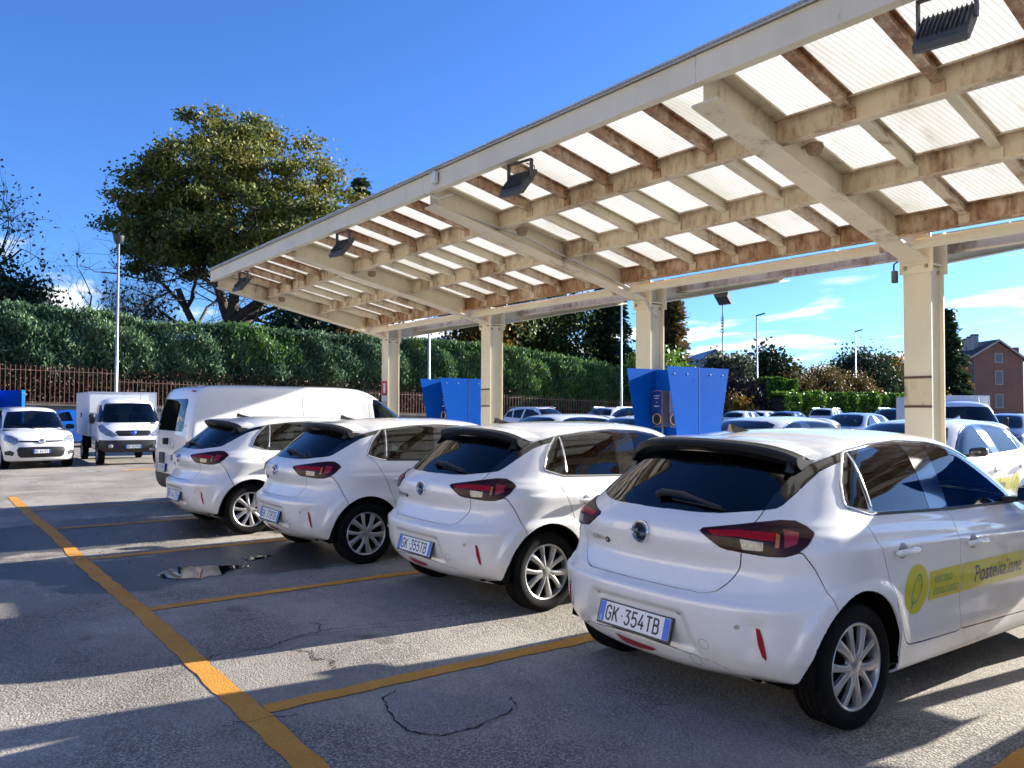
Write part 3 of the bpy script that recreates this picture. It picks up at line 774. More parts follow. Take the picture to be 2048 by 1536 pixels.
def loft(rows, sub=5, NR=34, NS=64, NF=26, deform=None):
    """rows: yr zr Lr nr w zsr zsf yf zf Lf nf dc -> grid of points of the right half (x >= 0)"""
    T = np.array(rows, float); k = np.arange(len(T)); q = np.linspace(0, len(T)-1, (len(T)-1)*sub+1)
    C = np.stack([pchip(k, T[:, i], q) for i in range(T.shape[1])], 1)
    th = np.linspace(0, np.pi/2, NR); thf = np.linspace(np.pi/2, 0, NF)
    out = []
    for yr, zr, Lr, nr, w, zsr, zsf, yf, zf, Lf, nf, dc in C:
        xr = w*np.sin(th)**(2/nr); ya = yr+Lr*(1-np.cos(th)**(2/nr))
        t = th/(np.pi/2); za = zr+(zsr-zr)*sstep(t)+dc*np.sin(2*th)**2
        s = np.linspace(0, 1, NS+2)[1:-1]
        ys = ya[-1]+(yf-Lf-ya[-1])*s; xs = np.full(NS, w); zs = zsr+(zsf-zsr)*s
        xf = w*np.sin(thf)**(2/nf); yb = yf-Lf*(1-np.cos(thf)**(2/nf))
        tf = thf/(np.pi/2); zb = zf+(zsf-zf)*sstep(tf)
        out.append(np.stack([np.r_[xr, xs, xf], np.r_[ya, ys, yb], np.r_[za, zs, zb]], 1))
    P = np.array(out)
    N = grid_normals(P)
    if deform is not None:
        P = P+N*deform(P, N)[..., None]
        P[:, 0, 0] = 0; P[:, -1, 0] = 0
        N = grid_normals(P)
    return P, N

CORSA = [
 (.35, .19, .50, 2.8, .74, .17, .17, 3.75, .18, .5, 2.6, 0),
 (.16, .245, .56, 2.8, .835, .205, .205, 3.93, .20, .6, 2.6, .035),
 (.10, .285, .60, 2.8, .862, .23, .23, 3.99, .25, .62, 2.6, .03),
 (.055, .35, .62, 2.8, .874, .30, .29, 4.03, .34, .65, 2.6, .01),
 (.012, .45, .62, 2.8, .880, .42, .40, 4.055, .45, .7, 2.6, 0),
 (.00, .56, .63, 2.8, .884, .55, .52, 4.06, .55, .72, 2.5, 0),
 (.02, .635, .64, 2.8, .885, .65, .60, 4.05, .63, .74, 2.4, 0),
 (.065, .675, .64, 2.75, .884, .72, .66, 4.04, .67, .75, 2.4, 0),
 (.082, .76, .64, 2.7, .881, .80, .73, 4.00, .72, .76, 2.4, 0),
 (.072, .86, .65, 2.65, .876, .88, .80, 3.90, .78, .76, 2.4, 0),
 (.075, .945, .66, 2.6, .866, .94, .85, 3.72, .85, .75, 2.4, 0),
 (.125, 1.005, .67, 2.5, .846, .985, .90, 3.46, .93, .7, 2.4, 0),
 (.175, 1.045, .67, 2.5, .815, 1.025, .945, 3.20, .985, .7, 2.4, 0),
 (.30, 1.16, .64, 2.5, .757, 1.13, 1.08, 2.96, 1.11, .62, 2.4, -.005),
 (.42, 1.26, .60, 2.6, .694, 1.235, 1.21, 2.72, 1.24, .55, 2.5, -.015),
 (.50, 1.33, .58, 2.7, .640, 1.308, 1.30, 2.55, 1.325, .5, 2.5, -.03),
 (.56, 1.372, .57, 2.7, .590, 1.355, 1.35, 2.43, 1.376, .45, 2.5, -.035),
 (.66, 1.402, .55, 2.6, .50, 1.394, 1.39, 2.32, 1.401, .4, 2.5, -.025),
 (.80, 1.424, .50, 2.5, .36, 1.424, 1.421, 2.18, 1.421, .4, 2.4, -.01),
 (.95, 1.437, .45, 2.4, .18, 1.441, 1.439, 2.05, 1.436, .4, 2.4, 0),
 (1.10, 1.444, .40, 2.4, .0, 1.448, 1.446, 1.95, 1.444, .4, 2.4, 0),
]

def corsa_deform(P, N):
    x, y, z = P[..., 0], P[..., 1], P[..., 2]
    d = np.zeros_like(x)
    side = sstep((N[..., 0]-.55)/.3)
    for yc in (.69, 3.23):                                   # wheel arch lips swell outwards
        r = np.hypot(y-yc, z-.31)
        d += side*.018*np.where(r < .43, 1.0, np.exp(-((r-.43)/.022)**2))*sstep((.74-z)/.1)*sstep((z-.30)/.14)*(r < .60)
    # hollow along the doors and a shoulder crease above it
    dy = bumpf(y, 1.05, 2.75, .35)
    d -= side*dy*.016*np.exp(-((z-.50)/.10)**2)
    zc = .87-.035*(y-1.0)
    d += side*.012*sstep((y-.35)/.4)*np.where(z < zc, np.exp(-((z-zc)/.07)**2), np.exp(-((z-zc)/.016)**2))
    # rear: hollow under the tailgate crease, number-plate recess in the bumper
    rear = sstep((-N[..., 1]-.35)/.4)
    d -= rear*.022*np.exp(-((z-.79)/.06)**2)*bumpf(x, -1, .62, .2)
    d += rear*.006*np.where(z > .888, np.exp(-((z-.888)/.05)**2), np.exp(-((z-.888)/.012)**2))*bumpf(x, -1, .40, .1)
    d += rear*.015*np.where(z < .628, np.exp(-((z-.628)/.05)**2), np.exp(-((z-.628)/.012)**2))
    d -= rear*.028*bumpf(x, -1, .355-(z-.47)*.35, .06)*bumpf(z, .368, .560, .035)
    # scoop round the rear reflectors
    d -= rear*.020*np.exp(-(((x-.665-(z-.48)*.1)/.05)**2))*bumpf(z, .40, .57, .08)
    return d
# ------------------------------------------------------------------ cutting a lofted shell into panels
def in_poly(px, py, poly):
    c = False; n = len(poly); j = n-1
    for i in range(n):
        xi, yi = poly[i]; xj, yj = poly[j]
        if (yi > py) != (yj > py) and px < (xj-xi)*(py-yi)/(yj-yi)+xi: c = not c
        j = i
    return c

SIDE = ((0, 1, 0), (0, 0, 1))            # project along x
REAR = ((1, 0, 0), (0, 0, 1))            # project along y
DIAG = ((.70710678, .70710678, 0), (0, 0, 1))
def pdir(ax): return Vector(ax[0]).cross(Vector(ax[1]))
def uv(co, ax):
    a = ax[0]; return (co[0]*a[0]+co[1]*a[1]+co[2]*a[2], co[2])

def circle(c, r, n=36, a0=0, a1=2*math.pi):
    return [(c[0]+r*math.cos(a0+(a1-a0)*i/n), c[1]+r*math.sin(a0+(a1-a0)*i/n)) for i in range(n)]

class Shell:
    def __init__(s, rows, deform=None, **kw):
        P, N = loft(rows, deform=deform, **kw)
        s.P, s.N = P, N
        L, S, _ = P.shape
        bm = bmesh.new(); s.bm = bm
        s.nl = bm.verts.layers.float_vector.new('nrm')
        s.pl = bm.faces.layers.int.new('part')
        vs = [[None]*S for _ in range(L)]
        for i in range(L):
            for j in range(S):
                v = bm.verts.new(P[i, j]); v[s.nl] = Vector(N[i, j]); vs[i][j] = v
        for i in range(L-1):
            for j in range(S-1):
                bm.faces.new((vs[i][j], vs[i][j+1], vs[i+1][j+1], vs[i+1][j]))
        bmesh.ops.remove_doubles(bm, verts=bm.verts[:], dist=1e-5)
        s.names = ['']
    def cut(s, poly, ax, flt=None):
        """split faces along the polygon outline (projected along ax), faces limited by flt(center, normal)"""
        bm = s.bm; d = pdir(ax)
        xs = [p[0] for p in poly]; ys = [p[1] for p in poly]; m = .06
        x0, x1, y0, y1 = min(xs)-m, max(xs)+m, min(ys)-m, max(ys)+m
        loc = []
        for f in bm.faces:
            c = f.calc_center_median(); a, b = uv(c, ax)
            if x0 < a < x1 and y0 < b < y1 and (flt is None or flt(c, f.normal)): loc.append(f)
        loc = set(loc)
        n = len(poly)
        for i in range(n):
            (ax0, ay0), (ax1, ay1) = poly[i], poly[(i+1) % n]
            if abs(ax0-ax1)+abs(ay0-ay1) < 1e-6: continue
            p0 = Vector(ax[0])*ax0+Vector(ax[1])*ay0; p1 = Vector(ax[0])*ax1+Vector(ax[1])*ay1
            no = (p1-p0).cross(d).normalized()
            lo0, hi0, lo1, hi1 = min(ax0, ax1)-.002, max(ax0, ax1)+.002, min(ay0, ay1)-.002, max(ay0, ay1)+.002
            sel = []
            for f in loc:
                if not f.is_valid: continue
                q = [uv(v.co, ax) for v in f.verts]
                if max(a for a, _ in q) < lo0 or min(a for a, _ in q) > hi0 or max(b for _, b in q) < lo1 or min(b for _, b in q) > hi1: continue
                sel.append(f)
            if not sel: continue
            ed = {e for f in sel for e in f.edges}; ve = {v for f in sel for v in f.verts}
            r = bmesh.ops.bisect_plane(bm, geom=list(ve)+list(ed)+sel, plane_co=p0, plane_no=no, dist=2e-5)
            loc = {f for f in loc if f.is_valid}
            loc.update(g for g in r['geom'] if isinstance(g, bmesh.types.BMFace))
            loc.update(f for g in r['geom_cut'] if isinstance(g, bmesh.types.BMEdge) for f in g.link_faces)
    def mark(s, name, poly, ax, flt=None, only=None, cut=True):
        if cut: s.cut(poly, ax, flt)
        if name not in s.names: s.names.append(name)
        k = s.names.index(name)
        for f in s.bm.faces:
            if only is not None and s.names[f[s.pl]] not in only: continue
            c = f.calc_center_median()
            if flt is not None and not flt(c, f.normal): continue
            if in_poly(*uv(c, ax), poly): f[s.pl] = k
    def drop(s, poly, ax, flt=None):
        s.cut(poly, ax, flt)
        bmesh.ops.delete(s.bm, geom=[f for f in s.bm.faces if (flt is None or flt(f.calc_center_median(), f.normal)) and in_poly(*uv(f.calc_center_median(), ax), poly)], context='FACES')
    def rename(s, old, new, fn):
        if new not in s.names: s.names.append(new)
        k, k2 = s.names.index(old), s.names.index(new)
        for f in s.bm.faces:
            if f[s.pl] == k and fn(f.calc_center_median()): f[s.pl] = k2
    def part_mesh(s, name, mats, side='both', gap=.0034, flange=.012, lift=0.0):
        """mesh of one part; side 'both' joins both halves, 'r' or 'l' is one half"""
        k = s.names.index(name)
        faces = [f for f in s.bm.faces if f[s.pl] == k]
        if not faces: return None
        V = {}; verts = []; nor = []; F = []
        for f in faces:
            q = []
            for v in f.verts:
                if v not in V: V[v] = len(verts); verts.append(v.co.copy()); nor.append(Vector(v[s.nl]).normalized())
                q.append(V[v])
            F.append(q)
        def mir(): return [Vector((-v.x, v.y, v.z)) for v in verts], [Vector((-n.x, n.y, n.z)) for n in nor], [q[::-1] for q in F]
        if side == 'l': verts, nor, F = mir()
        elif side == 'both':
            v2, n2, f2 = mir(); o = len(verts)
            mp = {}
            for i, v in enumerate(verts):
                mp[i] = i if abs(v.x) < 1e-4 else None
            vv, nn = list(verts), list(nor)
            for i in range(o):
                if mp[i] is None: mp[i] = len(vv); vv.append(v2[i]); nn.append(n2[i])
            F = F+[[mp[i] for i in q] for q in f2]; verts, nor = vv, nn
        # open edges: pull in by the gap, then fold a flange into the shell
        cnt = {}
        for q in F:
            for a, b in zip(q, q[1:]+q[:1]):
                cnt.setdefault((min(a, b), max(a, b)), []).append((a, b, q))
        bd = [v[0] for v in cnt.values() if len(v) == 1]
        mv = {}
        for a, b, q in bd:
            c = sum((verts[i] for i in q), Vector())/len(q)
            t = (verts[b]-verts[a]);
            if t.length < 1e-7: continue
            t.normalize()
            for i in (a, b):
                inn = nor[i].cross(t)
                if inn.dot(c-verts[i]) < 0: inn = -inn
                mv.setdefault(i, []).append(inn)
        P2 = [v.copy() for v in verts]
        for i, l in mv.items():
            d = sum(l, Vector())
            if d.length > 1e-6: P2[i] = verts[i]+d.normalized()*gap
        if lift: P2 = [p+n*lift for p, n in zip(P2, nor)]
        o = len(P2); fm = {}
        if flange:
            for i in mv:
                fm[i] = len(P2); P2.append(P2[i]-nor[i]*(flange+lift)); nor.append(nor[i])
            for a, b, q in bd:
                if a in fm and b in fm: F.append([b, a, fm[a], fm[b]])
        me = bpy.data.meshes.new(name)
        me.from_pydata([p[:] for p in P2], [], F)
        for m in (mats if isinstance(mats, (list, tuple)) else [mats]): me.materials.append(m)
        me.polygons.foreach_set('use_smooth', [True]*len(me.polygons))
        # custom normals: shell normals on the skin, face normals on the flanges
        nf = len(me.polygons); ns = nf-(len([1 for a, b, q in bd if a in fm and b in fm]) if flange else 0)
        ln = []
        for p in me.polygons:
            if p.index < ns: ln += [nor[i][:] for i in p.vertices]
            else: ln += [p.normal[:]]*len(p.vertices)
        me.normals_split_custom_set(ln)
        me.update()
        return me
    def put(s, name, mats, parent, side='both', objname=None, **kw):
        me = s.part_mesh(name, mats, side, **kw)
        return obj(objname or name, me, parent) if me else None
    def hit(s):
        from mathutils.bvhtree import BVHTree
        bm = s.bm.copy(); 
        g = bmesh.ops.duplicate(bm, geom=bm.verts[:]+bm.edges[:]+bm.faces[:])
        for e in g['geom']:
            if isinstance(e, bmesh.types.BMVert): e.co.x = -e.co.x
        t = BVHTree.FromBMesh(bm); bm.free(); return t

def strip_on(tree, pts2, ax, sgn, width, thick, name, m, parent, mirror=False, n_sub=4, lift=.001):
    """a moulding laid on the shell: a small bar following 2D points projected on to the surface"""
    pts = []
    for i in range(len(pts2)-1):
        for k in range(n_sub):
            t = k/n_sub; pts.append((pts2[i][0]*(1-t)+pts2[i+1][0]*t, pts2[i][1]*(1-t)+pts2[i+1][1]*t))
    pts.append(pts2[-1])
    d = pdir(ax)*sgn
    H = []
    for a, b in pts:
        o = Vector(ax[0])*a+Vector(ax[1])*b - d*5
        h = tree.ray_cast(o, d)
        if h[0] is None: continue
        nn = h[1] if h[1].dot(d) < 0 else -h[1]
        H.append((h[0], nn))
    v = []; f = []
    for i, (p, nn) in enumerate(H):
        t = (H[min(i+1, len(H)-1)][0]-H[max(i-1, 0)][0]).normalized()
        s_ = nn.cross(t).normalized()*width/2
        q = p+nn*lift
        v += [q-s_-nn*.004, q-s_+nn*thick*.6, q-s_*.5+nn*thick, q+s_*.5+nn*thick, q+s_+nn*thick*.6, q+s_-nn*.004]
    for i in range(len(H)-1):
        for k in range(5): f.append((i*6+k, i*6+k+1, i*6+6+k+1, i*6+6+k))
    f += [(0, 1, 2, 3, 4, 5)[::-1], tuple(len(v)-6+k for k in range(6))]
    out = []
    for sg in ((1, -1) if mirror else (1,)):
        me = mesh(name, [(p.x*sg, p.y, p.z) for p in v], [q if sg == 1 else q[::-1] for q in f], m, True)
        auto_smooth(me, 35)
        out.append(obj(name, me, parent))
    return out

def decal(tree, polys, ax, sgn, lift, name, m, parent):
    """thin applied film: triangulated 2D polygons projected on to the shell"""
    d = pdir(ax)*sgn; v = []; f = []
    bm = bmesh.new()
    for poly in polys:
        bm.faces.new([bm.verts.new((a, b, 0)) for a, b in poly])
    bmesh.ops.triangulate(bm, faces=bm.faces[:])
    big = [e for e in bm.edges if e.calc_length() > .06]
    it = 0
    while big and it < 4:
        bmesh.ops.subdivide_edges(bm, edges=big, cuts=1); bmesh.ops.triangulate(bm, faces=bm.faces[:])
        big = [e for e in bm.edges if e.calc_length() > .06]; it += 1
    nr = []
    for w in bm.verts:
        o = Vector(ax[0])*w.co.x+Vector(ax[1])*w.co.y-d*5
        h = tree.ray_cast(o, d)
        p = h[0] if h[0] is not None else o+d*4
        nn = h[1] if h[1] is not None else -d
        if nn.dot(d) > 0: nn = -nn
        v.append(p+nn*lift)
    bm.verts.index_update()
    f = [[w.index for w in q.verts] for q in bm.faces]; bm.free()
    me = mesh(name, v, f, m, True); recalc(me)
    return obj(name, me, parent)

_TXT = {}
def text_polys(s, size, bold=0.0, align='LEFT', sx=1.0):
    """built-in font outlines as filled 2D polygons (triangles) in a plane"""
    key = (s, size, bold, align, sx)
    if key in _TXT: return _TXT[key]
    cu = bpy.data.curves.new('txt', 'FONT'); cu.body = s; cu.size = size; cu.align_x = align; cu.offset = bold; cu.resolution_u = 3
    o = bpy.data.objects.new('txt', cu); COL.objects.link(o)
    dg = bpy.context.evaluated_depsgraph_get()
    me = o.evaluated_get(dg).to_mesh()
    tr = [[(me.vertices[i].co.x*sx, me.vertices[i].co.y) for i in p.vertices] for p in me.polygons]
    o.evaluated_get(dg).to_mesh_clear()
    bpy.data.objects.remove(o); bpy.data.curves.remove(cu)
    _TXT[key] = tr
    return tr

def text_mesh(s, size, place, name, m, parent, **kw):
    """flat lettering; place maps (a, b) to a 3D point"""
    tr = text_polys(s, size, **kw); v = []; f = []
    for t in tr:
        f.append(list(range(len(v), len(v)+len(t)))); v += [place(a, b) for a, b in t]
    return obj(name, mesh(name, v, f, m), parent)

# number-plate characters as strokes on a 4 x 8 grid
PLATE_FONT = {
 'G': [[(3.9, 6.4), (3.6, 7.4), (2.8, 8), (1.3, 8), (.4, 7.3), (0, 6), (0, 2), (.4, .7), (1.3, 0), (2.8, 0), (3.6, .6), (4, 1.8), (4, 3.8), (2.3, 3.8)]],
 'K': [[(0, 0), (0, 8)], [(3.9, 8), (0.1, 3.2)], [(1.5, 4.9), (4, 0)]],
 'T': [[(-.1, 8), (4.1, 8)], [(2, 8), (2, 0)]],
 'B': [[(0, 0), (0, 8), (2.6, 8), (3.5, 7.4), (3.6, 5.4), (2.8, 4.4), (0, 4.4)], [(2.6, 4.4), (3.7, 3.7), (4, 2.4), (3.8, .8), (2.8, 0), (0, 0)]],
 '3': [[(.1, 8), (3.8, 8), (1.8, 4.9), (3.2, 4.4), (4, 3), (3.8, 1.2), (2.7, 0), (1.2, 0), (.1, 1.2)]],
 '5': [[(3.7, 8), (.5, 8), (.2, 4.4), (1.6, 5), (3, 4.8), (4, 3.4), (3.9, 1.4), (2.8, 0), (1.2, 0), (.1, 1.1)]],
 '4': [[(2.3, 8), (0, 2.2), (4, 2.2)], [(2.9, 4.0), (2.9, 0)]],
 '7': [[(.1, 8), (3.9, 8), (1.3, 0)]],
 '9': [[(.4, .4), (1.8, 0), (3.2, 1), (4, 4), (3.9, 6.4), (2.9, 7.9), (1.2, 7.9), (.1, 6.5), (.2, 4.6), (1.3, 3.5), (2.9, 3.8), (3.9, 5)]],
 '6': [[(3.6, 7.6), (2.2, 8), (.8, 7), (0, 4), (.1, 1.6), (1.1, .1), (2.8, .1), (3.9, 1.5), (3.8, 3.4), (2.7, 4.5), (1.1, 4.2), (.1, 3)]],
 '1': [[(.6, 6.4), (2.2, 8), (2.2, 0)]],
 'F': [[(0, 0), (0, 8), (3.8, 8)], [(0, 4.3), (3.2, 4.3)]],
 'R': [[(0, 0), (0, 8), (2.6, 8), (3.7, 7), (3.7, 5.2), (2.6, 4.2), (0, 4.2)], [(2.2, 4.2), (4, 0)]],
 'E': [[(3.8, 8), (0, 8), (0, 0), (3.8, 0)], [(0, 4.2), (3.2, 4.2)]],
 '-': [[(1.6, 4), (2.4, 4)]],
}
def stroke_text(s, h, w, bar, place, name, m, parent, adv=None):
    """ribbon lettering of height h; place maps (a, b)"""
    v = []; f = []; k = h/8; kx = w/4; a0 = 0
    adv = adv or w*1.42
    for ch in s:
        if ch == ' ': a0 += adv*.5; continue
        for st in PLATE_FONT.get(ch, []):
            pts = [Vector((a0+x*kx, y*k)) for x, y in st]
            L = []
            for i, p in enumerate(pts):
                d0 = (pts[i]-pts[i-1]).normalized() if i else None
                d1 = (pts[i+1]-pts[i]).normalized() if i < len(pts)-1 else None
                if d0 is None: n_ = Vector((-d1.y, d1.x))*bar/2; p = p-d1*bar*.25
                elif d1 is None: n_ = Vector((-d0.y, d0.x))*bar/2; p = p+d0*bar*.25
                else:
                    n0, n1 = Vector((-d0.y, d0.x)), Vector((-d1.y, d1.x)); b = (n0+n1)
                    n_ = (b.normalized()*bar/2/max(.45, b.normalized().dot(n0))) if b.length > .2 else n0*bar/2
                L.append((p-n_, p+n_))
            o = len(v)
            for a, b in L: v += [place(a.x, a.y), place(b.x, b.y)]
            for i in range(len(L)-1): f.append((o+2*i, o+2*i+2, o+2*i+3, o+2*i+1))
        a0 += adv
    return obj(name, mesh(name, v, f, m), parent)
# ------------------------------------------------------------------ wheel: tyre mesh with a rim below it
_WH = {}
def wheel_meshes(rad, width, rim_r, style):
    key = (rad, width, rim_r, style)
    if key in _WH: return _WH[key]
    h = width/2
    pr = [(rim_r-.004, h*.72), (rim_r+.004, h*.88), (rim_r+.014, h*.95), ((rad+rim_r)/2, h), (rad-.022, h*.97), (rad-.008, h*.86), (rad-.001, h*.74)]
    for g in (.50, .17, -.17, -.50):
        pr += [(rad, h*(g+.09)), (rad-.007, h*(g+.07)), (rad-.007, h*(g-.07)), (rad, h*(g-.09))]
    pr += [(rad-.001, -h*.74), (rad-.008, -h*.86), (rad-.022, -h*.97), ((rad+rim_r)/2, -h), (rim_r+.004, -h*.88), (rim_r-.004, -h*.72)]
    tm = MB().lathe(pr, 56).mesh('wheel', RUBBER, True); auto_smooth(tm, 32)
    b = MB()
    b.lathe([(rim_r, h*.66), (rim_r+.003, h*.84), (rim_r-.003, h*.90), (rim_r-.013, h*.84), (rim_r-.020, h*.62), (rim_r-.020, h*.30), (rim_r-.006, h*.30)], 48)
    def spoke(angs, rs, ws, hs):
        v = []
        for a, r, w, q in zip(angs, rs, ws, hs):
            ca, sa = math.cos(a), math.sin(a); tx, ty = -sa, ca
            for k, dh in ((-.5, -.022), (-.46, -.003), (-.16, .004), (.16, .004), (.46, -.003), (.5, -.022)):
                v.append((q+dh, r*ca+tx*w*k, r*sa+ty*w*k))
        n = len(rs); f = []
        for i in range(n-1):
            for k in range(5): f.append((i*6+k, i*6+6+k, i*6+7+k, i*6+k+1))
        b.add(v, f)
    if style == 'paired':
        for i in range(5):
            a0 = 2*math.pi*i/5+math.pi/2+.1
            for sg in (-1, 1):
                spoke([a0+sg*R(t) for t in (9, 12, 15.5, 18, 18.5)], [rim_r*t for t in (.17, .40, .62, .84, .965)],
                      [.052, .042, .046, .058, .070] if sg > 0 else [.046, .034, .034, .042, .050], [h*.80, h*.86, h*.84, h*.80, h*.76])
        b.lathe([(.0, h*.86), (.030, h*.855), (.040, h*.82), (.060, h*.79), (.066, h*.60), (.0, h*.60)], 28, close=False)
    elif style == 'steel':
        for i in range(10):
            a0 = 2*math.pi*i/10
            spoke([a0, a0, a0], [rim_r*.3, rim_r*.6, rim_r*.95], [.05, .06, .07], [h*.70, h*.62, h*.55])
        b.lathe([(.0, h*.8), (.05, h*.78), (.07, h*.6), (.0, h*.55)], 24, close=False)
    else:
        for i in range(7):
            a0 = 2*math.pi*i/7
            spoke([a0, a0, a0], [rim_r*.15, rim_r*.6, rim_r*.96], [.06, .045, .06], [h*.84, h*.82, h*.76])
        b.lathe([(.0, h*.86), (.04, h*.84), (.055, h*.7), (.0, h*.6)], 24, close=False)
    b.cur = 1
    b.lathe([(.0, h*.28), (rim_r-.012, h*.28)], 40, close=False)
    b.lathe([(.0, h*.36), (.11, h*.36), (.12, h*.28)], 30, close=False)
    rm = b.mesh('rim', [SILVER, WELL], True); auto_smooth(rm, 40)
    _WH[key] = (tm, rm)
    return _WH[key]

def wheel(parent, x, y, rad=.305, width=.195, rim_r=.213, style='paired', spin=0.0, steer=0.0):
    """x > 0 right side; x is the outer face"""
    tm, rm = wheel_meshes(rad, width, rim_r, style)
    sg = 1 if x > 0 else -1
    o = obj('wheel', tm, parent, (x-sg*width/2, y, rad), (spin, 0, (0 if sg > 0 else math.pi)+steer))
    obj('rim', rm, o)
    return o

def number_plate(parent, chars, c, tilt, back=True, w=.535, h=.128):
    """framed plate centred at c; faces -y (rear) or +y; tilt leans the top towards the car"""
    sg = -1 if back else 1                                   # outward direction along y
    ct, st = math.cos(tilt), math.sin(tilt)
    def pl(lift):
        def f(a, b): return (c[0]-sg*a, c[1]+sg*(lift*ct)-sg*b*st, c[2]+b*ct+lift*st)
        return f
    def rect(x0, x1, y0, y1, l0, l1, b):
        return b.hexa([pl(l0)(x0, y0), pl(l0)(x1, y0), pl(l0)(x1, y1), pl(l0)(x0, y1), pl(l1)(x0, y0), pl(l1)(x1, y0), pl(l1)(x1, y1), pl(l1)(x0, y1)])
    b = MB(); rect(-w/2, w/2, -h/2, h/2, -.010, .004, b)
    fr = b.build('number_plate', PLATEK, parent); recalc(fr.data)
    b = MB(); rect(-w/2+.010, w/2-.010, -h/2+.012, h/2-.007, .004, .0055, b)
    o = b.build('plate_face', PLATEW, fr); recalc(o.data)
    for s_ in (-1, 1):
        b = MB(); x0 = s_*(w/2-.0115); bw = .040*w/.535; rect(min(x0, x0-s_*bw), max(x0, x0-s_*bw), -h/2+.0135, h/2-.0085, .0055, .0062, b)
        o = b.build('plate_band', PLATEB, fr); recalc(o.data)
    kx = w/.535; H = .072*min(1, kx*1.15); cw = .034*kx; P0 = pl(.0066); adv = .0525*kx
    P = lambda a, q: P0(a, q)
    stroke_text(chars[:2], H, cw, .0105*kx, lambda a, q: P(a-.202*kx, q-H/2+.002), 'plate_characters', PLATEK, fr, adv)
    stroke_text('-', H, cw, .0085*kx, lambda a, q: P(a-.100*kx, q-H/2+.002), 'plate_dot', PLATEK, fr, adv)
    stroke_text(chars[2:], H, cw, .0105*kx, lambda a, q: P(a-.060*kx, q-H/2+.002), 'plate_characters', PLATEK, fr, adv)
    text_mesh('I', .040, lambda a, q: P(a*kx-.243*kx, q-.045), 'plate_country_letter', PLATEW, fr)
    return fr

# ------------------------------------------------------------------ the white electric hatchbacks of the row
TAIL3 = [(.368, .111, .960), (.376, .124, .972), (.470, .177, .989), (.581, .265, 1.010), (.659, .357, 1.024), (.706, .411, 1.022), (.757, .432, .998), (.792, .437, .973),
         (.801, .411, .955), (.799, .374, .920), (.776, .326, .884), (.740, .280, .867), (.690, .234, .866), (.612, .185, .874), (.525, .146, .882), (.478, .129, .892), (.428, .115, .923)]
TAILP = [((x+y)*.70710678, z) for x, y, z in TAIL3]
def dg(l): return [((x+y)*.70710678, z) for x, y, z in l]
BAND3 = dg([(.405, .126, .966), (.537, .188, .975), (.683, .284, .971), (.698, .255, .935), (.555, .165, .947), (.440, .121, .945)])
CLEAR3 = dg([(.565, .168, .938), (.660, .224, .930), (.663, .217, .888), (.578, .171, .889)])
AMBER3 = dg([(.690, .279, .968), (.707, .288, .963), (.718, .264, .905), (.703, .250, .907)])
GLOW3 = dg([(.722, .300, .985), (.765, .360, .972), (.770, .330, .925), (.735, .280, .905)])
DLO = [(.728, 1.074), (.737, 1.106), (.80, 1.195), (.875, 1.268), (.962, 1.330), (1.0, 1.340), (1.315, 1.369), (1.67, 1.381), (1.96, 1.367), (2.12, 1.336), (2.30, 1.266), (2.464, 1.168), (2.62, 1.06), (2.70, .978), (2.441, .981), (1.75, .995), (.879, 1.030), (.81, 1.052)]
QUARTER = [(.762, 1.078), (.825, 1.190), (.90, 1.262), (.985, 1.316), (.905, 1.050), (.83, 1.066)]
REARWIN = [(1.030, 1.318), (1.315, 1.350), (1.605, 1.362), (1.515, 1.016), (.940, 1.043)]
FRONTWIN = [(1.835, 1.352), (1.95, 1.347), (2.1, 1.316), (2.27, 1.248), (2.42, 1.158), (2.58, 1.045), (2.60, .998), (1.728, 1.010)]
BLACKR = [(-.1, 1.038), (.17, 1.038), (.216, 1.042), (.29, 1.058), (.343, 1.066), (.396, 1.077), (.43, 1.092), (.466, 1.113), (.54, 1.152), (.612, 1.191), (.722, 1.245), (.81, 1.271), (.904, 1.293), (.95, 1.322), (.962, 1.335), (.825, 1.307), (.699, 1.274), (.644, 1.269), (.60, 1.285), (.50, 1.330), (.4, 1.40), (-.1, 1.40)]
RDOOR = [(.728, 1.08), (.79, 1.02), (.82, .965), (.855, .901), (.91, .80), (.955, .69), (1.0, .575), (1.046, .461), (1.080, .390), (1.11, .358), (1.150, .342), (1.30, .336), (1.66, .330), (1.70, .338), (1.714, .36), (1.712, .609), (1.695, .78), (1.685, .92), (1.705, 1.01)]
FDOOR = [(1.705, 1.01), (1.685, .92), (1.695, .78), (1.712, .609), (1.714, .36), (1.728, .335), (2.66, .315), (2.74, .37), (2.80, .62), (2.80, .86), (2.72, .99)]
HATCH = [(-.2, .662), (.40, .662), (.44, .668), (.473, .680), (.512, .717), (.540, .762), (.558, .80), (.570, .838), (.577, .875), (.579, 1.012), (.574, 1.075), (-.2, 1.075)]

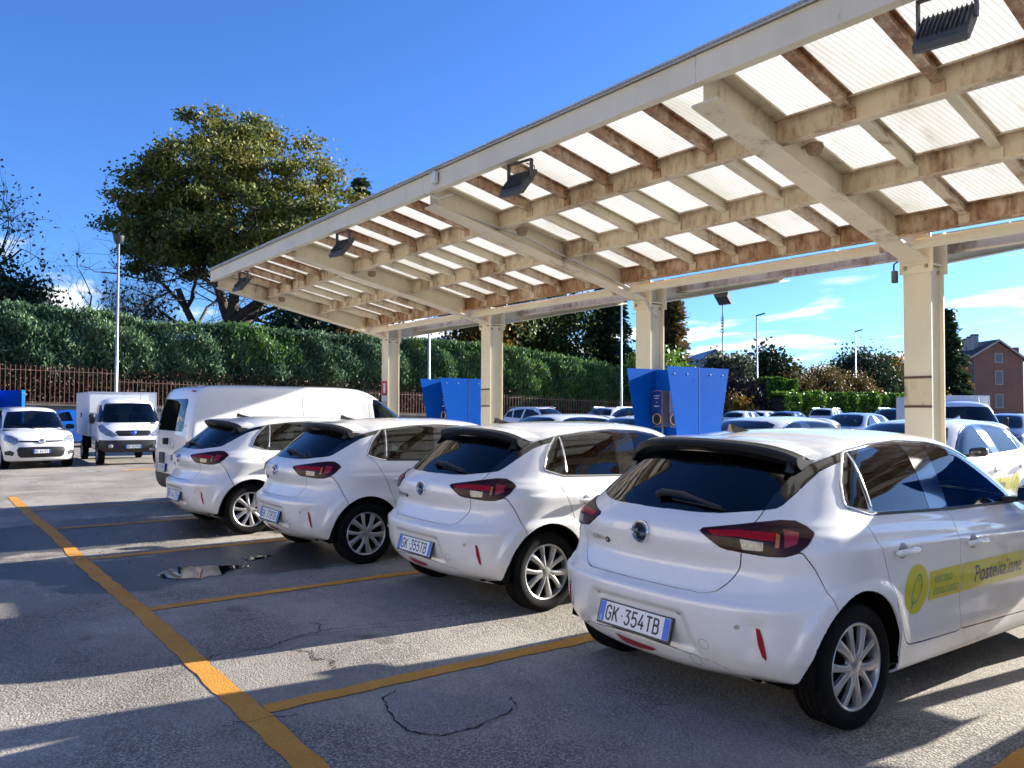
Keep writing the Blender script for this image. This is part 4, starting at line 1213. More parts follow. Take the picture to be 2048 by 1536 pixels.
def corsa_shell():
    S = Shell(CORSA, corsa_deform, sub=8, NR=56, NS=70, NF=20)
    sd = lambda c, n: c.x > .45
    for yc in (.69, 3.23):
        S.drop([(yc-.366, -.2)]+[(yc+.366*math.cos(a), .312+.366*math.sin(a)) for a in np.linspace(math.pi, 0, 27)]+[(yc+.366, -.2)], SIDE, lambda c, n: c.x > .52)
    S.mark('pillar_trim', BLACKR, SIDE, lambda c, n: c.y < 1.05)
    S.mark('rear_window', [(-.2, 1.0), (.566, 1.0), (.566, 1.45), (-.2, 1.45)], REAR, lambda c, n: c.y < .75 and c.z > 1.0, only=('pillar_trim',))
    S.mark('tail_light', TAILP, DIAG, lambda c, n: c.y < .6 and .8 < c.z < 1.1)
    for nm, pg in (('light_band', BAND3), ('reverse_lamp', CLEAR3), ('indicator', AMBER3), ('side_glow', GLOW3)):
        S.mark(nm, pg, DIAG, lambda c, n: c.y < .6 and .8 < c.z < 1.1, only=('tail_light', 'light_band'))
    S.mark('window_frame', DLO, SIDE, sd, only=('',))
    S.mark('quarter_window', QUARTER, SIDE, sd, only=('window_frame',))
    S.mark('rear_door_window', REARWIN, SIDE, sd, only=('window_frame',))
    S.mark('front_door_window', FRONTWIN, SIDE, sd, only=('window_frame',))
    S.mark('windscreen', [(-.2, .995), (.66, .995), (.645, 1.10), (.60, 1.22), (.53, 1.33), (.40, 1.372), (-.2, 1.39)], REAR, lambda c, n: c.y > 2.2 and n.y > .15 and c.z > .97, only=('',))
    S.mark('tailgate', HATCH, REAR, lambda c, n: c.y < .5, only=('',))
    S.mark('bumper', [(-.1, .1), (.30, .1), (.465, .1), (.47, .62), (.455, .66), (.40, .80), (.345, .885), (-.1, .885)], SIDE, lambda c, n: c.y < .6, only=('',))
    S.mark('lower_valance', [(-.2, .20), (.64, .20), (.60, .262), (.50, .318), (.44, .338), (.20, .362), (-.2, .372)], REAR, lambda c, n: c.y < .4, only=('bumper',))
    S.mark('rear_door', RDOOR, SIDE, sd, only=('',))
    S.mark('front_door', FDOOR, SIDE, sd, only=('',))
    S.mark('headlight', dg([(.50, 3.90, .70), (.62, 3.84, .74), (.80, 3.62, .80), (.84, 3.45, .80), (.84, 3.5, .70), (.75, 3.75, .64), (.55, 3.9, .64)]), ((.70710678, -.70710678, 0), (0, 0, 1)), lambda c, n: c.y > 3.2) if False else None
    S.mark('grille', [(-.2, .40), (.42, .40), (.46, .52), (.40, .60), (-.2, .62)], REAR, lambda c, n: c.y > 3.6, only=('',))
    S.mark('headlight', [(.52, .66), (.80, .70), (.82, .77), (.70, .775), (.54, .73)], REAR, lambda c, n: c.y > 3.2 and n.y > .1, only=('',))
    return S

def seat(b, x, y, z0=.32):
    b.bbox(x-.24, x+.24, y-.25, y+.28, z0, z0+.17, .05)
    n0 = len(b.v); b.bbox(x-.23, x+.23, -.08, .08, 0, .62, .05)
    for i in range(n0, len(b.v)):
        q = b.v[i]; b.v[i] = (q[0], y-.25+q[1]-q[2]*.28, z0+.12+q[2])
    n0 = len(b.v); b.bbox(x-.13, x+.13, -.05, .05, .64, .82, .04)
    for i in range(n0, len(b.v)):
        q = b.v[i]; b.v[i] = (q[0], y-.25+q[1]-q[2]*.24, z0+.12+q[2])

def make_corsa():
    S = corsa_shell()
    tree = S.hit()
    t = empty('parked_car')
    S.put('', PAINT, t, objname='body')
    for nm in ('bumper', 'tailgate', 'lower_valance'): S.put(nm, PAINT, t)
    S.put('rear_window', GLASSD, t, gap=.001, flange=.008)
    S.put('windscreen', GLASSM, t, gap=.001, flange=.008)
    S.put('grille', BLACKP, t)
    for sd in ('r', 'l'):
        for nm in ('rear_door', 'front_door'): S.put(nm, PAINT, t, sd)
        S.put('pillar_trim', BLACKG, t, sd, gap=.0015)
        S.put('window_frame', BLACKG, t, sd, gap=.0008, lift=.0015)
        S.put('quarter_window', GLASSD, t, sd, gap=.0005, flange=.006)
        S.put('rear_door_window', GLASSD, t, sd, gap=.0005, flange=.006)
        S.put('front_door_window', GLASSF, t, sd, gap=.0005, flange=.006)
        S.put('headlight', LENSH, t, sd, lift=.003)
        tl = S.put('tail_light', SMOKE, t, sd, lift=.006, gap=.001)
        for nm, m in (('light_band', LENSR), ('reverse_lamp', LENSW), ('indicator', LENSA), ('side_glow', REFLR)): S.put(nm, m, tl, sd, lift=.0065, gap=.0004, flange=.004)
    # cabin lining: the shell offset inwards, without the glazed parts
    for nm, off, m, sel in (('cabin_lining', .035, LINING, lambda c: c[2] < .985 and c[2] > .2 and c[1] < 3.25 and min(math.hypot(c[1]-.69, c[2]-.31), math.hypot(c[1]-3.23, c[2]-.31)) > .50), ('headliner', .025, HEADLINE, lambda c: c[2] > 1.37)):
        P2 = S.P-S.N*off; L, W, _ = P2.shape; v = []; f = []; idx = {}
        for sg in (1, -1):
            for i in range(0, L-3, 3):
                for j in range(0, W-3, 3):
                    q = [(i, j), (i, min(j+3, W-1)), (i+3, min(j+3, W-1)), (i+3, j)]
                    c = sum(P2[a] for a in q)/4
                    if not sel(c): continue
                    ids = []
                    for a in q:
                        if (a, sg) not in idx: idx[(a, sg)] = len(v); v.append(P2[a]*np.array([sg, 1, 1]))
                        ids.append(idx[(a, sg)])
                    f.append(ids)
        obj(nm, mesh(nm, v, f, m), t)
    b = MB(); b.box(-.80, .80, .35, 3.2, .24, .26); b.box(-.62, .62, .38, 1.05, .62, .64)
    for yc in (.69, 3.23):
        for sg in (-1, 1):
            x0, x1 = sorted((sg*.55, sg*.60)); b.box(x0, x1, yc-.42, yc+.42, .24, .66)
            n = 14
            for k in range(n):
                a0, a1 = math.pi*k/n-.15, math.pi*(k+1)/n-.15
                if k == n-1: a1 = math.pi+.15
                q = [(sg*.56, yc+.385*math.cos(a), .312+.385*math.sin(a)) for a in (a0, a1)]+[(sg*.865, yc+.372*math.cos(a), .312+.372*math.sin(a)) for a in (a1, a0)]
                b.add(q, [(0, 1, 2, 3)])
    b.box(-.7, .7, .36, 3.7, .215, .235)
    b.build('underbody', WELL, t)
    b = MB(); seat(b, -.37, 1.95); seat(b, .37, 1.95)
    b.bbox(-.62, .62, .98, 1.5, .34, .50, .04); b.bbox(-.62, .62, .92, 1.06, .45, 1.02, .05)
    b.build('seats', SEATM, t, autos=40)
    b = MB(); b.prism([(2.55, .55), (2.58, .92), (2.75, .99), (3.1, .98), (3.12, .55)], lambda a, c: (-.72, a, c), lambda a, c: (.72, a, c)); b.lathe([(.17, 0), (.183, .012), (.17, .024), (.157, .012)], 24, 'y', (-.37, 2.42, .90))
    b.build('dashboard', LINING, t, autos=40)
    # load-bay wire mesh behind the rear seats
    b = MB()
    for i in range(15): x = -.56+i*.08; b.tube([(x, 1.0, .66), (x*.9, .98, 1.30)], .0022, 4)
    for k in range(9): z = .68+k*.077; b.tube([(-.57+.05*(z-.66), 1.0-(z-.66)*.03, z), (.57-.05*(z-.66), 1.0-(z-.66)*.03, z)], .0022, 4)
    b.build('load_guard', WIRE, t)
    # spoiler: white cap on the roof edge, black lip and underside
    def sp(x):
        q = abs(x)/.60
        return .425+.19*q**2.2, 1.398-.035*q**2-.055*q**6, .60+.13*q**2, 1.400-.028*q**2-.05*q**5
    xs = np.linspace(-.585, .585, 33)
    v = []; v2 = []
    for x in xs:
        yt, zt, yr_, zr_ = sp(x); q = abs(x)/.60
        yr_ += .10; zr_ = 1.412-.042*q**2-.055*q**6
        ym = yt+.055
        v += [(x, yr_+.02, zr_-.03), (x, yr_, zr_+.003), (x, (yr_+ym)/2, (zr_+zt)/2+.012), (x, ym, zt+.009), (x, ym-.002, zt-.012)]
        v2 += [(x, ym+.003, zt+.0075), (x, yt+.006, zt-.003), (x, yt, zt-.016), (x, yt+.012, zt-.036-.012*q), (x, yt+.07, zt-.060-.03*q), (x, min(yt+.16, .70), zt-.075-.035*q), (x, min(yt+.2, .74), zt-.02)]
    def grid(v, n): return [(i*n+k, i*n+k+1, i*n+n+k+1, i*n+n+k) for i in range(len(xs)-1) for k in range(n-1)]
    me = mesh('spoiler', v, grid(v, 5)+[tuple(range(5)), tuple(len(v)-5+k for k in range(5))[::-1]], PAINT, True); auto_smooth(me, 35); so = obj('spoiler', me, t)
    me = mesh('spoiler_lip', v2, grid(v2, 7)+[tuple(range(7)), tuple(len(v2)-7+k for k in range(7))[::-1]], BLACKP, True); auto_smooth(me, 35); obj('spoiler_lip', me, so)
    for sg in (-1, 1):
        b = MB(); b.hexa([(sg*.540, .60, 1.315), (sg*.552, .60, 1.315), (sg*.562, .545, 1.245), (sg*.550, .545, 1.245), (sg*.540, .68, 1.315), (sg*.552, .68, 1.315), (sg*.566, .60, 1.235), (sg*.554, .60, 1.235)])
        o = b.build('spoiler_fin', BLACKP, so); recalc(o.data)
    MB().bbox(-.10, .10, .462, .475, 1.343, 1.353, .004).build('brake_light', SMOKE, so)
    # rear wiper
    b = MB()
    def onr(x, z, l):
        h = tree.ray_cast(Vector((x, -3, z)), Vector((0, 1, 0))); n = h[1] if h[1].y < 0 else -h[1]; return h[0]+n*l
    b.tube([onr(-.01, 1.085, .018), onr(.02, 1.095, .03), onr(.16, 1.094, .034), onr(.30, 1.072, .026), onr(.40, 1.058, .016)], [.020, .019, .014, .010, .006], 8)
    b.tube([onr(.10, 1.078, .010), onr(.42, 1.052, .008)], .005, 6)
    b.build('rear_wiper', BLACKP, t, autos=40)
    # emblem: chrome ring, black disc, lightning bolt
    c = onr(0, .912, 0); e = empty('emblem', c); e.parent = t; e.rotation_euler = (R(2), 0, 0)
    MB().lathe([(.046, -.010), (.050, -.016), (.056, -.016), (.060, -.008), (.060, .006), (.046, .006)], 40, 'y').build('emblem_ring', CHROME, e, autos=50)
    MB().lathe([(.0, -.006), (.047, -.006)], 32, 'y', close=False).build('emblem_disc', BLACKG, e, smooth=False)
    b = MB(); bolt = [(-.076, .004), (-.012, .016), (.006, -.004), (.076, -.004), (.012, -.016), (-.006, .004)]
    bolt = [(-.078, .007), (-.004, .020), (-.010, .003), (.078, -.004), (.006, -.019), (.012, -.003)]
    b.prism(bolt, lambda a, z: (a, -.019, z), lambda a, z: (a, -.008, z)); o = b.build('emblem_bolt', CHROME, e); recalc(o.data)
    def onrear(l, x0, z0): return lambda a, q: onr(x0+a, z0+q, l)
    text_mesh('CORSA', .036, onrear(.003, -.452, .820), 'model_badge', DIMCHROME, t, bold=.0006, sx=1.12)
    b = MB(); q0 = onr(-.292, .832, .004); b.lathe([(.0, -.002), (.016, -.002), (.018, .002)], 20, 'y', q0, close=False); b.build('badge_disc', DARKP, t)
    text_mesh('e', .028, lambda a, q: (q0.x-.008+a, q0.y-.003, q0.z-.008+q), 'badge_letter', DIMCHROME, t, bold=.0004)
    # mouldings round the side glass
    strip_on(tree, [(.735, 1.098), (.80, 1.193), (.875, 1.266), (.962, 1.329)], SIDE, -1, .014, .005, 'window_moulding', CHROME, t, True)
    strip_on(tree, [(.735, 1.098), (.735, 1.078), (.81, 1.054), (.885, 1.031), (.93, 1.028)], SIDE, -1, .014, .005, 'window_moulding', CHROME, t, True)
    strip_on(tree, [(.967, 1.331), (1.0, 1.340), (1.315, 1.368), (1.67, 1.380), (1.96, 1.365), (2.12, 1.335), (2.30, 1.265)], SIDE, -1, .014, .005, 'window_moulding', CHROME, t, True)
    strip_on(tree, [(1.008, 1.330), (.975, 1.20), (.938, 1.062)], SIDE, -1, .016, .005, 'window_divider', CHROME, t, True)
    strip_on(tree, [(.93, 1.029), (1.75, .998), (2.68, .983)], SIDE, -1, .016, .006, 'window_seal', BLACKP, t, True)
    # door handles in shallow cups
    for yc, zc in ((1.075, .838), (1.845, .815)):
        for sg in (1, -1):
            h = tree.ray_cast(Vector((sg*3, yc, zc)), Vector((-sg, 0, 0)))[0]
            b = MB(); b.bbox(-.017, .017, -.105, .105, -.015, .015, .012)
            b.v = [(q[0]+.030-.22*(q[1]**2), q[1], q[2]-.004*math.cos(q[1]*14)) for q in b.v]
            b.v = [(sg*q[0]+h.x, q[1]+yc, q[2]+zc) for q in b.v]
            ho = b.build('door_handle', PAINT, t, autos=50)
            b = MB(); b.lathe([(.0, .0025), (.030, .0022), (.042, .001), (.046, -.004)], 24, 'x', close=False)
            b.v = [(sg*q[0]+h.x+sg*.001, q[1]*1.1+yc, q[2]*.9+zc) for q in b.v]
            b.build('handle_cup', mat('handle_cup_shade', (.30, .30, .30), .4), ho, smooth=True)  # grey instead of body paint: the cup's shadow put into the colour
    # mirrors
    for sg in (1, -1):
        b = MB(); b.bbox(.86, 1.05, 2.43, 2.56, .985, 1.105, .045)
        b.v = [(sg*q[0], q[1]+(.10-(q[0]-.86))*.25, q[2]+(q[0]-.86)*.08) for q in b.v]
        mo = b.build('mirror', BLACKG, t, autos=50); recalc(mo.data)
        b = MB(); b.hexa([(sg*.78, 2.46, .985), (sg*.90, 2.47, 1.0), (sg*.90, 2.53, 1.0), (sg*.78, 2.56, .985), (sg*.77, 2.46, 1.02), (sg*.90, 2.47, 1.03), (sg*.90, 2.53, 1.03), (sg*.77, 2.56, 1.02)])
        o = b.build('mirror_stalk', BLACKP, mo); recalc(o.data)
        b = MB(); b.bbox(.885, 1.035, 2.428, 2.436, 1.0, 1.09, .004); b.v = [(sg*q[0], q[1]+(.10-(q[0]-.86))*.25-.004, q[2]+(q[0]-.86)*.08) for q in b.v]
        o = b.build('mirror_glass', CHROME, mo); recalc(o.data)
    # roof aerial
    b = MB(); z0 = tree.ray_cast(Vector((0, .88, 3)), Vector((0, 0, -1)))[0].z
    prof = [(.80, 0), (.80, .045), (.812, .050), (.86, .030), (.93, .012), (.99, 0)]
    b.prism(prof, lambda a, q: (-.020+q*.28, a, z0+q), lambda a, q: (.020-q*.28, a, z0+q)); o = b.build('roof_aerial', BLACKG, t); recalc(o.data)
    # reflectors, fog lamp, parking sensors, tow cover
    rf = [(.672, .540), (.690, .535), (.702, .49), (.710, .41), (.706, .388), (.692, .405), (.678, .46)]
    for sg in (1, -1):
        o = decal(tree, [[(sg*a, q) for a, q in rf]], REAR, -1, .004, 'rear_reflector', REFLR, t)
    decal(tree, [[(-.195, .336), (-.10, .327), (.0, .322), (.085, .320), (.10, .312), (.06, .296), (-.04, .287), (-.14, .290), (-.175, .305)]], REAR, -1, .004, 'fog_lamp', REFLR, t)
    for x, z in ((.605, .535), (.292, .548), (-.292, .548), (-.605, .535)):
        q = onr(x, z, 0); n = tree.ray_cast(Vector((x, -3, z)), Vector((0, 1, 0)))[1]; n = n if n.y < 0 else -n
        b = MB(); b.lathe([(.011, 0), (.013, .0015), (.0145, 0)], 20, 'z', close=False); b.lathe([(.0, .001), (.0095, .001)], 20, 'z', close=False)
        M = n.to_track_quat('Z', 'Y').to_matrix(); b.v = [tuple(q+M@Vector(w)) for w in b.v]
        b.build('parking_sensor', DIMCHROME, t, smooth=True)
    for x, z, rr in ((.44, .425, .026), (.36, .325, .032)):
        ring = circle((x, z), rr, 28); ring2 = circle((x, z), rr-.0018, 28)
        decal(tree, [[ring[i], ring[(i+1) % 28], ring2[(i+1) % 28], ring2[i]] for i in range(28)], REAR, -1, .0012, 'tow_cover_seam', DARKP, t)
    for yc in (.69, 3.23):
        for sg in (1, -1): wheel(t, sg*.868, yc, spin=.4 if yc < 1 else 1.1)
    # charge flap, front badge are out of sight
    t['_tree'] = 1
    return t, tree

def livery(t, tree):
    """yellow side stripe with the company lettering and the leaf disc, both doors"""
    for sg in (1, -1):
        d = -sg
        st = decal(tree, [[(1.352, .540), (1.358, .620), (1.352, .697), (1.703, .700), (1.703, .540)], [(1.716, .540), (1.716, .700), (2.62, .700), (2.62, .540)]], SIDE, d, .0016, 'side_stripe', STICKY, t)
        decal(tree, [[(1.222+.122*math.cos(a), .620+.132*math.sin(a)) for a in np.linspace(0, 2*math.pi, 40)[:-1]]], SIDE, d, .0016, 'leaf_disc', STICKY, t)
        def place(y0, z0, l=.0028):
            def f(a, q):
                y = y0+sg*a; h = tree.ray_cast(Vector((sg*3, y, z0+q)), Vector((-sg, 0, 0)))[0]; return (h.x+sg*l, y, z0+q)
            return f
        y1, y2, y3 = (1.400, 1.865, 2.195) if sg > 0 else (2.56, 2.16, 1.83)
        text_mesh('VEICOLO', .056, place(y1, .628), 'stripe_lettering', STICKG, t, bold=.0003, sx=.86)
        text_mesh('ECOLOGICO', .056, place(y1, .562), 'stripe_lettering', STICKG, t, bold=.0003, sx=.86)
        text_mesh('Poste', .138, place(y2, .578), 'stripe_lettering', STICKB, t, bold=.0016, sx=.92)
        wp_ = max(q[0] for tr_ in text_polys('Poste', .138, bold=.0016, sx=.92) for q in tr_)+.010; y3 = y2+sg*wp_
        text_mesh('italiane', .138, place(y3, .578), 'stripe_lettering', STICKB, t, bold=.0, sx=.84)
        P = place(1.222, .620)
        # leaf outline and stem
        leaf = []
        for k in range(25):
            u = k/24*2*math.pi
            leaf.append((.046*math.sin(u)*(1-.15*math.cos(u)), .080*math.cos(u)))
        sh = lambda a, q: (a+q*.28, q)
        v = []; f = []
        for k in range(24):
            p, p2 = sh(*leaf[k]), sh(*leaf[k+1]); i_, i2 = (p[0]*.80, p[1]*.85), (p2[0]*.80, p2[1]*.85)
            f.append((len(v), len(v)+1, len(v)+2, len(v)+3)); v += [P(*p), P(*p2), P(*i2), P(*i_)]
        f.append((len(v), len(v)+1, len(v)+2, len(v)+3)); v += [P(-.045, -.098), P(-.034, -.100), P(.024, .052), P(.014, .056)]
        o = obj('leaf_mark', mesh('leaf_mark', v, f, STICKG), t)
# ------------------------------------------------------------------ other vehicles
def paint(name, c, rough=.35): return mat(name, c, rough, coat=1.0, coat_rough=.03)
P_BLUE = paint('bright_blue_paint', (.006, .10, .42)); P_NAVY = paint('dark_blue_paint', (.010, .018, .050)); P_SILVER = paint('silver_blue_paint', (.24, .32, .46)); P_BLACK = paint('black_paint', (.010, .011, .014)); P_GREY = paint('grey_paint', (.13, .14, .16))

def scale_rows(rows, ky, kw, kz, z_top=0.0, tail_up=0.0):
    out = []
    for r in rows:
        r = list(r)
        yr, zr, Lr, nr, w, zsr, zsf, yf, zf, Lf, nf, dc = r
        out.append((yr*ky, zr*kz, Lr*ky, nr, w*kw, zsr*kz, zsf*kz, yf*ky, zf*kz, Lf*ky, nf, dc))
    return out
# boxy city car, tall SUV, van
PANDA = [
 (.30, .20, .30, 3.0, .70, .18, .18, 3.40, .19, .35, 3.0, 0), (.10, .26, .42, 3.0, .785, .22, .22, 3.56, .22, .50, 2.8, 0), (.03, .36, .45, 3.0, .805, .34, .32, 3.62, .32, .55, 2.8, 0),
 (.00, .50, .46, 3.0, .812, .50, .48, 3.65, .46, .58, 2.8, 0), (.03, .66, .46, 3.0, .812, .66, .62, 3.64, .60, .60, 2.7, 0), (.05, .80, .46, 3.0, .806, .79, .74, 3.60, .72, .60, 2.7, 0),
 (.07, .92, .45, 3.0, .795, .90, .84, 3.50, .82, .58, 2.7, 0), (.10, 1.00, .44, 3.0, .780, .97, .91, 3.25, .91, .55, 2.6, 0), (.13, 1.05, .43, 3.0, .760, 1.02, .96, 2.92, .985, .55, 2.6, 0),
 (.18, 1.20, .42, 3.0, .715, 1.17, 1.12, 2.72, 1.13, .5, 2.6, 0), (.24, 1.36, .40, 3.0, .665, 1.33, 1.30, 2.48, 1.33, .45, 2.7, -.01), (.29, 1.45, .40, 3.0, .62, 1.43, 1.41, 2.30, 1.44, .4, 2.7, -.02),
 (.36, 1.50, .40, 3.0, .55, 1.485, 1.475, 2.18, 1.495, .4, 2.7, -.02), (.60, 1.535, .40, 2.8, .38, 1.53, 1.525, 2.0, 1.53, .4, 2.6, 0), (.9, 1.55, .4, 2.6, 0, 1.55, 1.545, 1.8, 1.548, .4, 2.6, 0)]
SUV = [
 (.30, .26, .35, 3.0, .74, .24, .24, 3.95, .25, .4, 3.0, 0), (.10, .32, .50, 2.9, .855, .28, .28, 4.10, .28, .55, 2.8, 0), (.03, .44, .52, 2.9, .880, .40, .38, 4.18, .40, .6, 2.8, 0),
 (.00, .60, .54, 2.9, .888, .58, .56, 4.20, .58, .62, 2.7, 0), (.04, .78, .55, 2.8, .888, .76, .72, 4.18, .74, .62, 2.7, 0), (.05, .92, .55, 2.8, .880, .90, .86, 4.10, .86, .62, 2.6, 0),
 (.08, 1.03, .55, 2.7, .865, 1.00, .95, 3.90, .95, .6, 2.6, 0), (.14, 1.10, .54, 2.7, .845, 1.07, 1.01, 3.55, 1.03, .58, 2.5, 0), (.19, 1.15, .53, 2.7, .815, 1.12, 1.06, 3.22, 1.09, .55, 2.5, 0),
 (.26, 1.30, .52, 2.7, .755, 1.27, 1.22, 2.95, 1.24, .5, 2.5, 0), (.36, 1.44, .50, 2.7, .69, 1.42, 1.39, 2.68, 1.41, .45, 2.6, -.01), (.43, 1.52, .50, 2.7, .64, 1.51, 1.49, 2.50, 1.51, .4, 2.6, -.02),
 (.52, 1.565, .48, 2.7, .56, 1.555, 1.545, 2.38, 1.56, .4, 2.6, -.02), (.78, 1.60, .45, 2.6, .38, 1.595, 1.59, 2.2, 1.595, .4, 2.5, 0), (1.1, 1.615, .4, 2.6, 0, 1.615, 1.61, 2.0, 1.612, .4, 2.5, 0)]
VAN = [
 (.30, .24, .25, 3.4, .80, .22, .22, 4.65, .23, .4, 3.0, 0), (.12, .34, .16, 3.4, .925, .26, .26, 4.85, .26, .6, 2.8, 0), (.055, .46, .15, 3.6, .945, .40, .38, 4.93, .38, .65, 2.8, 0),
 (.04, .62, .15, 3.6, .955, .60, .58, 4.96, .56, .7, 2.7, 0), (.04, .82, .15, 3.6, .958, .82, .78, 4.94, .74, .72, 2.6, 0), (.045, 1.00, .15, 3.6, .955, 1.00, .95, 4.86, .88, .75, 2.5, 0),
 (.05, 1.14, .15, 3.6, .945, 1.13, 1.06, 4.62, .98, .75, 2.5, 0), (.06, 1.20, .15, 3.6, .935, 1.19, 1.12, 4.30, 1.08, .75, 2.4, 0), (.09, 1.40, .15, 3.6, .895, 1.39, 1.33, 3.98, 1.30, .7, 2.4, 0),
 (.13, 1.60, .16, 3.5, .845, 1.60, 1.56, 3.64, 1.55, .6, 2.5, 0), (.17, 1.75, .18, 3.3, .80, 1.75, 1.73, 3.38, 1.74, .55, 2.5, 0), (.21, 1.83, .20, 3.1, .75, 1.83, 1.82, 3.20, 1.825, .5, 2.5, -.01),
 (.30, 1.87, .25, 3.0, .66, 1.875, 1.87, 3.05, 1.87, .5, 2.5, -.01), (.60, 1.90, .3, 2.8, .42, 1.905, 1.90, 2.8, 1.90, .5, 2.5, 0), (.9, 1.91, .3, 2.6, 0, 1.915, 1.912, 2.6, 1.912, .5, 2.5, 0)]

def generic_car(name, rows, pm, wheels, wrad, side_windows, screen, rearw, lamps_r, lamps_f, doors=(), bumper=None, hub='seven', res=(3, 22, 36, 20), extra=None, glass=None, deform=None, arch=.06):
    """parts: body, windscreen, rear_window, side windows, lamps, doors, wheels"""
    glass = glass or GLASSM
    S = Shell(rows, deform, sub=res[0], NR=res[1], NS=res[2], NF=res[3])
    wmax = max(r[4] for r in rows)
    sd = lambda c, n: c.x > wmax*.55
    for yc in wheels:
        rr_ = wrad+arch
        S.drop([(yc-rr_, -.2)]+[(yc+rr_*math.cos(a), wrad+.005+rr_*math.sin(a)) for a in np.linspace(math.pi, 0, 15)]+[(yc+rr_, -.2)], SIDE, lambda c, n: c.x > wmax*.6)
    nms = []
    for k, pg in enumerate(side_windows):
        nm = 'side_window%d' % k; nms.append(nm); S.mark(nm, pg, SIDE, sd, only=('',))
    if screen: S.mark('windscreen', screen, REAR, lambda c, n: c.y > 1.6 and n.y > .12, only=('',))
    if rearw: S.mark('rear_window', rearw, REAR, lambda c, n: c.y < 1.2 and n.y < -.12, only=('',))
    if lamps_r: S.mark('tail_light', lamps_r, DIAG, lambda c, n: c.y < .9 and n.y < .3, only=('',))
    if lamps_f: S.mark('headlight', lamps_f, REAR, lambda c, n: c.y > 2 and n.y > .05, only=('',))
    for k, pg in enumerate(doors): S.mark('door%d' % k, pg, SIDE, sd, only=('',))
    if bumper:
        S.mark('rear_bumper', bumper, SIDE, lambda c, n: c.y < 1.0, only=('',))
    if extra: extra(S)
    t = empty(name)
    S.put('', pm, t, objname='body', gap=.002)
    for nm, m in (('windscreen', glass), ('rear_window', glass)):
        if nm in S.names: S.put(nm, m, t, gap=.001, flange=.01)
    for sd_ in ('r', 'l'):
        for nm in nms: S.put(nm, glass, t, sd_, objname='side_window', gap=.001, flange=.01)
        for k in range(len(doors)): S.put('door%d' % k, pm, t, sd_, objname='door', gap=.004 if rows is not VAN else .006)
        if 'headlight' in S.names: S.put('headlight', LENSH, t, sd_, lift=.004)
        if 'tail_light' in S.names: S.put('tail_light', LENSR, t, sd_, lift=.004)
    if 'rear_bumper' in S.names: S.put('rear_bumper', DARKP, t)
    # dark cabin so that the windows have depth
    top = max(r[5] for r in rows); belt = rows[8][5]
    L = max(r[7] for r in rows)
    b = MB(); b.box(-wmax*.86, wmax*.86, .35, L*.80, belt-.30, belt-.05)
    seat(b, -.36, L*.47, belt-.62); seat(b, .36, L*.47, belt-.62)
    if rows is not VAN: b.bbox(-.6, .6, L*.26, L*.32, belt-.4, belt+.06, .04)
    b.build('cabin', LINING, t)
    b = MB(); b.box(-wmax*.8, wmax*.8, .25, L*.93, wrad*.8, wrad*.85)
    for yc in wheels:
        for sg in (-1, 1):
            x0, x1 = sorted((sg*(wmax-.30), sg*(wmax-.26))); b.box(x0, x1, yc-wrad-.1, yc+wrad+.1, .22, wrad*2.2)
            for k in range(10):
                q = []
                for a in (math.pi*k/10, math.pi*(k+1)/10): q.append((yc+(wrad+arch+.012)*math.cos(a), wrad+(wrad+arch+.012)*math.sin(a)))
                b.add([(sg*(wmax-.30), *q[0]), (sg*(wmax-.30), *q[1]), (sg*(wmax-.02), *q[1]), (sg*(wmax-.02), *q[0])], [(0, 1, 2, 3)])
    b.build('underbody', WELL, t)
    for yc in wheels:
        for sg in (1, -1): wheel(t, sg*(wmax-.012), yc, wrad, .195, wrad*.66, hub, spin=.7)
    return t, S

def mirrors(t, x, y, z, m):
    for sg in (1, -1):
        b = MB(); b.bbox(x-.02, x+.17, y-.06, y+.05, z-.02, z+.11, .035); b.v = [(sg*q[0], q[1], q[2]) for q in b.v]; o = b.build('mirror', m, t, autos=50); recalc(o.data)

HATCH_WIN = [[(p[0], p[1]) for p in QUARTER], REARWIN, FRONTWIN]
HATCH_SCREEN = [(-.2, .995), (.66, .995), (.645, 1.10), (.60, 1.22), (.53, 1.33), (.40, 1.372), (-.2, 1.39)]
HATCH_REARW = [(-.2, 1.05), (.56, 1.07), (.58, 1.2), (.52, 1.30), (-.2, 1.33)]
def hatch_car(name, pm, kz=1.0, ky=1.0):
    rows = scale_rows(CORSA, ky, 1.0, kz)
    sc = lambda pg: [(a*ky, c*kz) for a, c in pg]
    return generic_car(name, rows, pm, (.69*ky, 3.23*ky), .305, [sc(p) for p in HATCH_WIN], [(a, c*kz) for a, c in HATCH_SCREEN], [(a, c*kz) for a, c in HATCH_REARW],
        [(a, c*kz) for a, c in TAILP], [(.52, .66*kz), (.80, .70*kz), (.82, .77*kz), (.70, .775*kz), (.54, .73*kz)], doors=[sc(RDOOR), sc(FDOOR)])
SUV_WIN = [[(.55, 1.18), (.62, 1.38), (.95, 1.46), (1.0, 1.15)], [(1.06, 1.15), (1.02, 1.47), (1.62, 1.51), (1.56, 1.12)], [(1.66, 1.12), (1.72, 1.51), (2.1, 1.49), (2.45, 1.36), (2.80, 1.12), (2.82, 1.08)]]
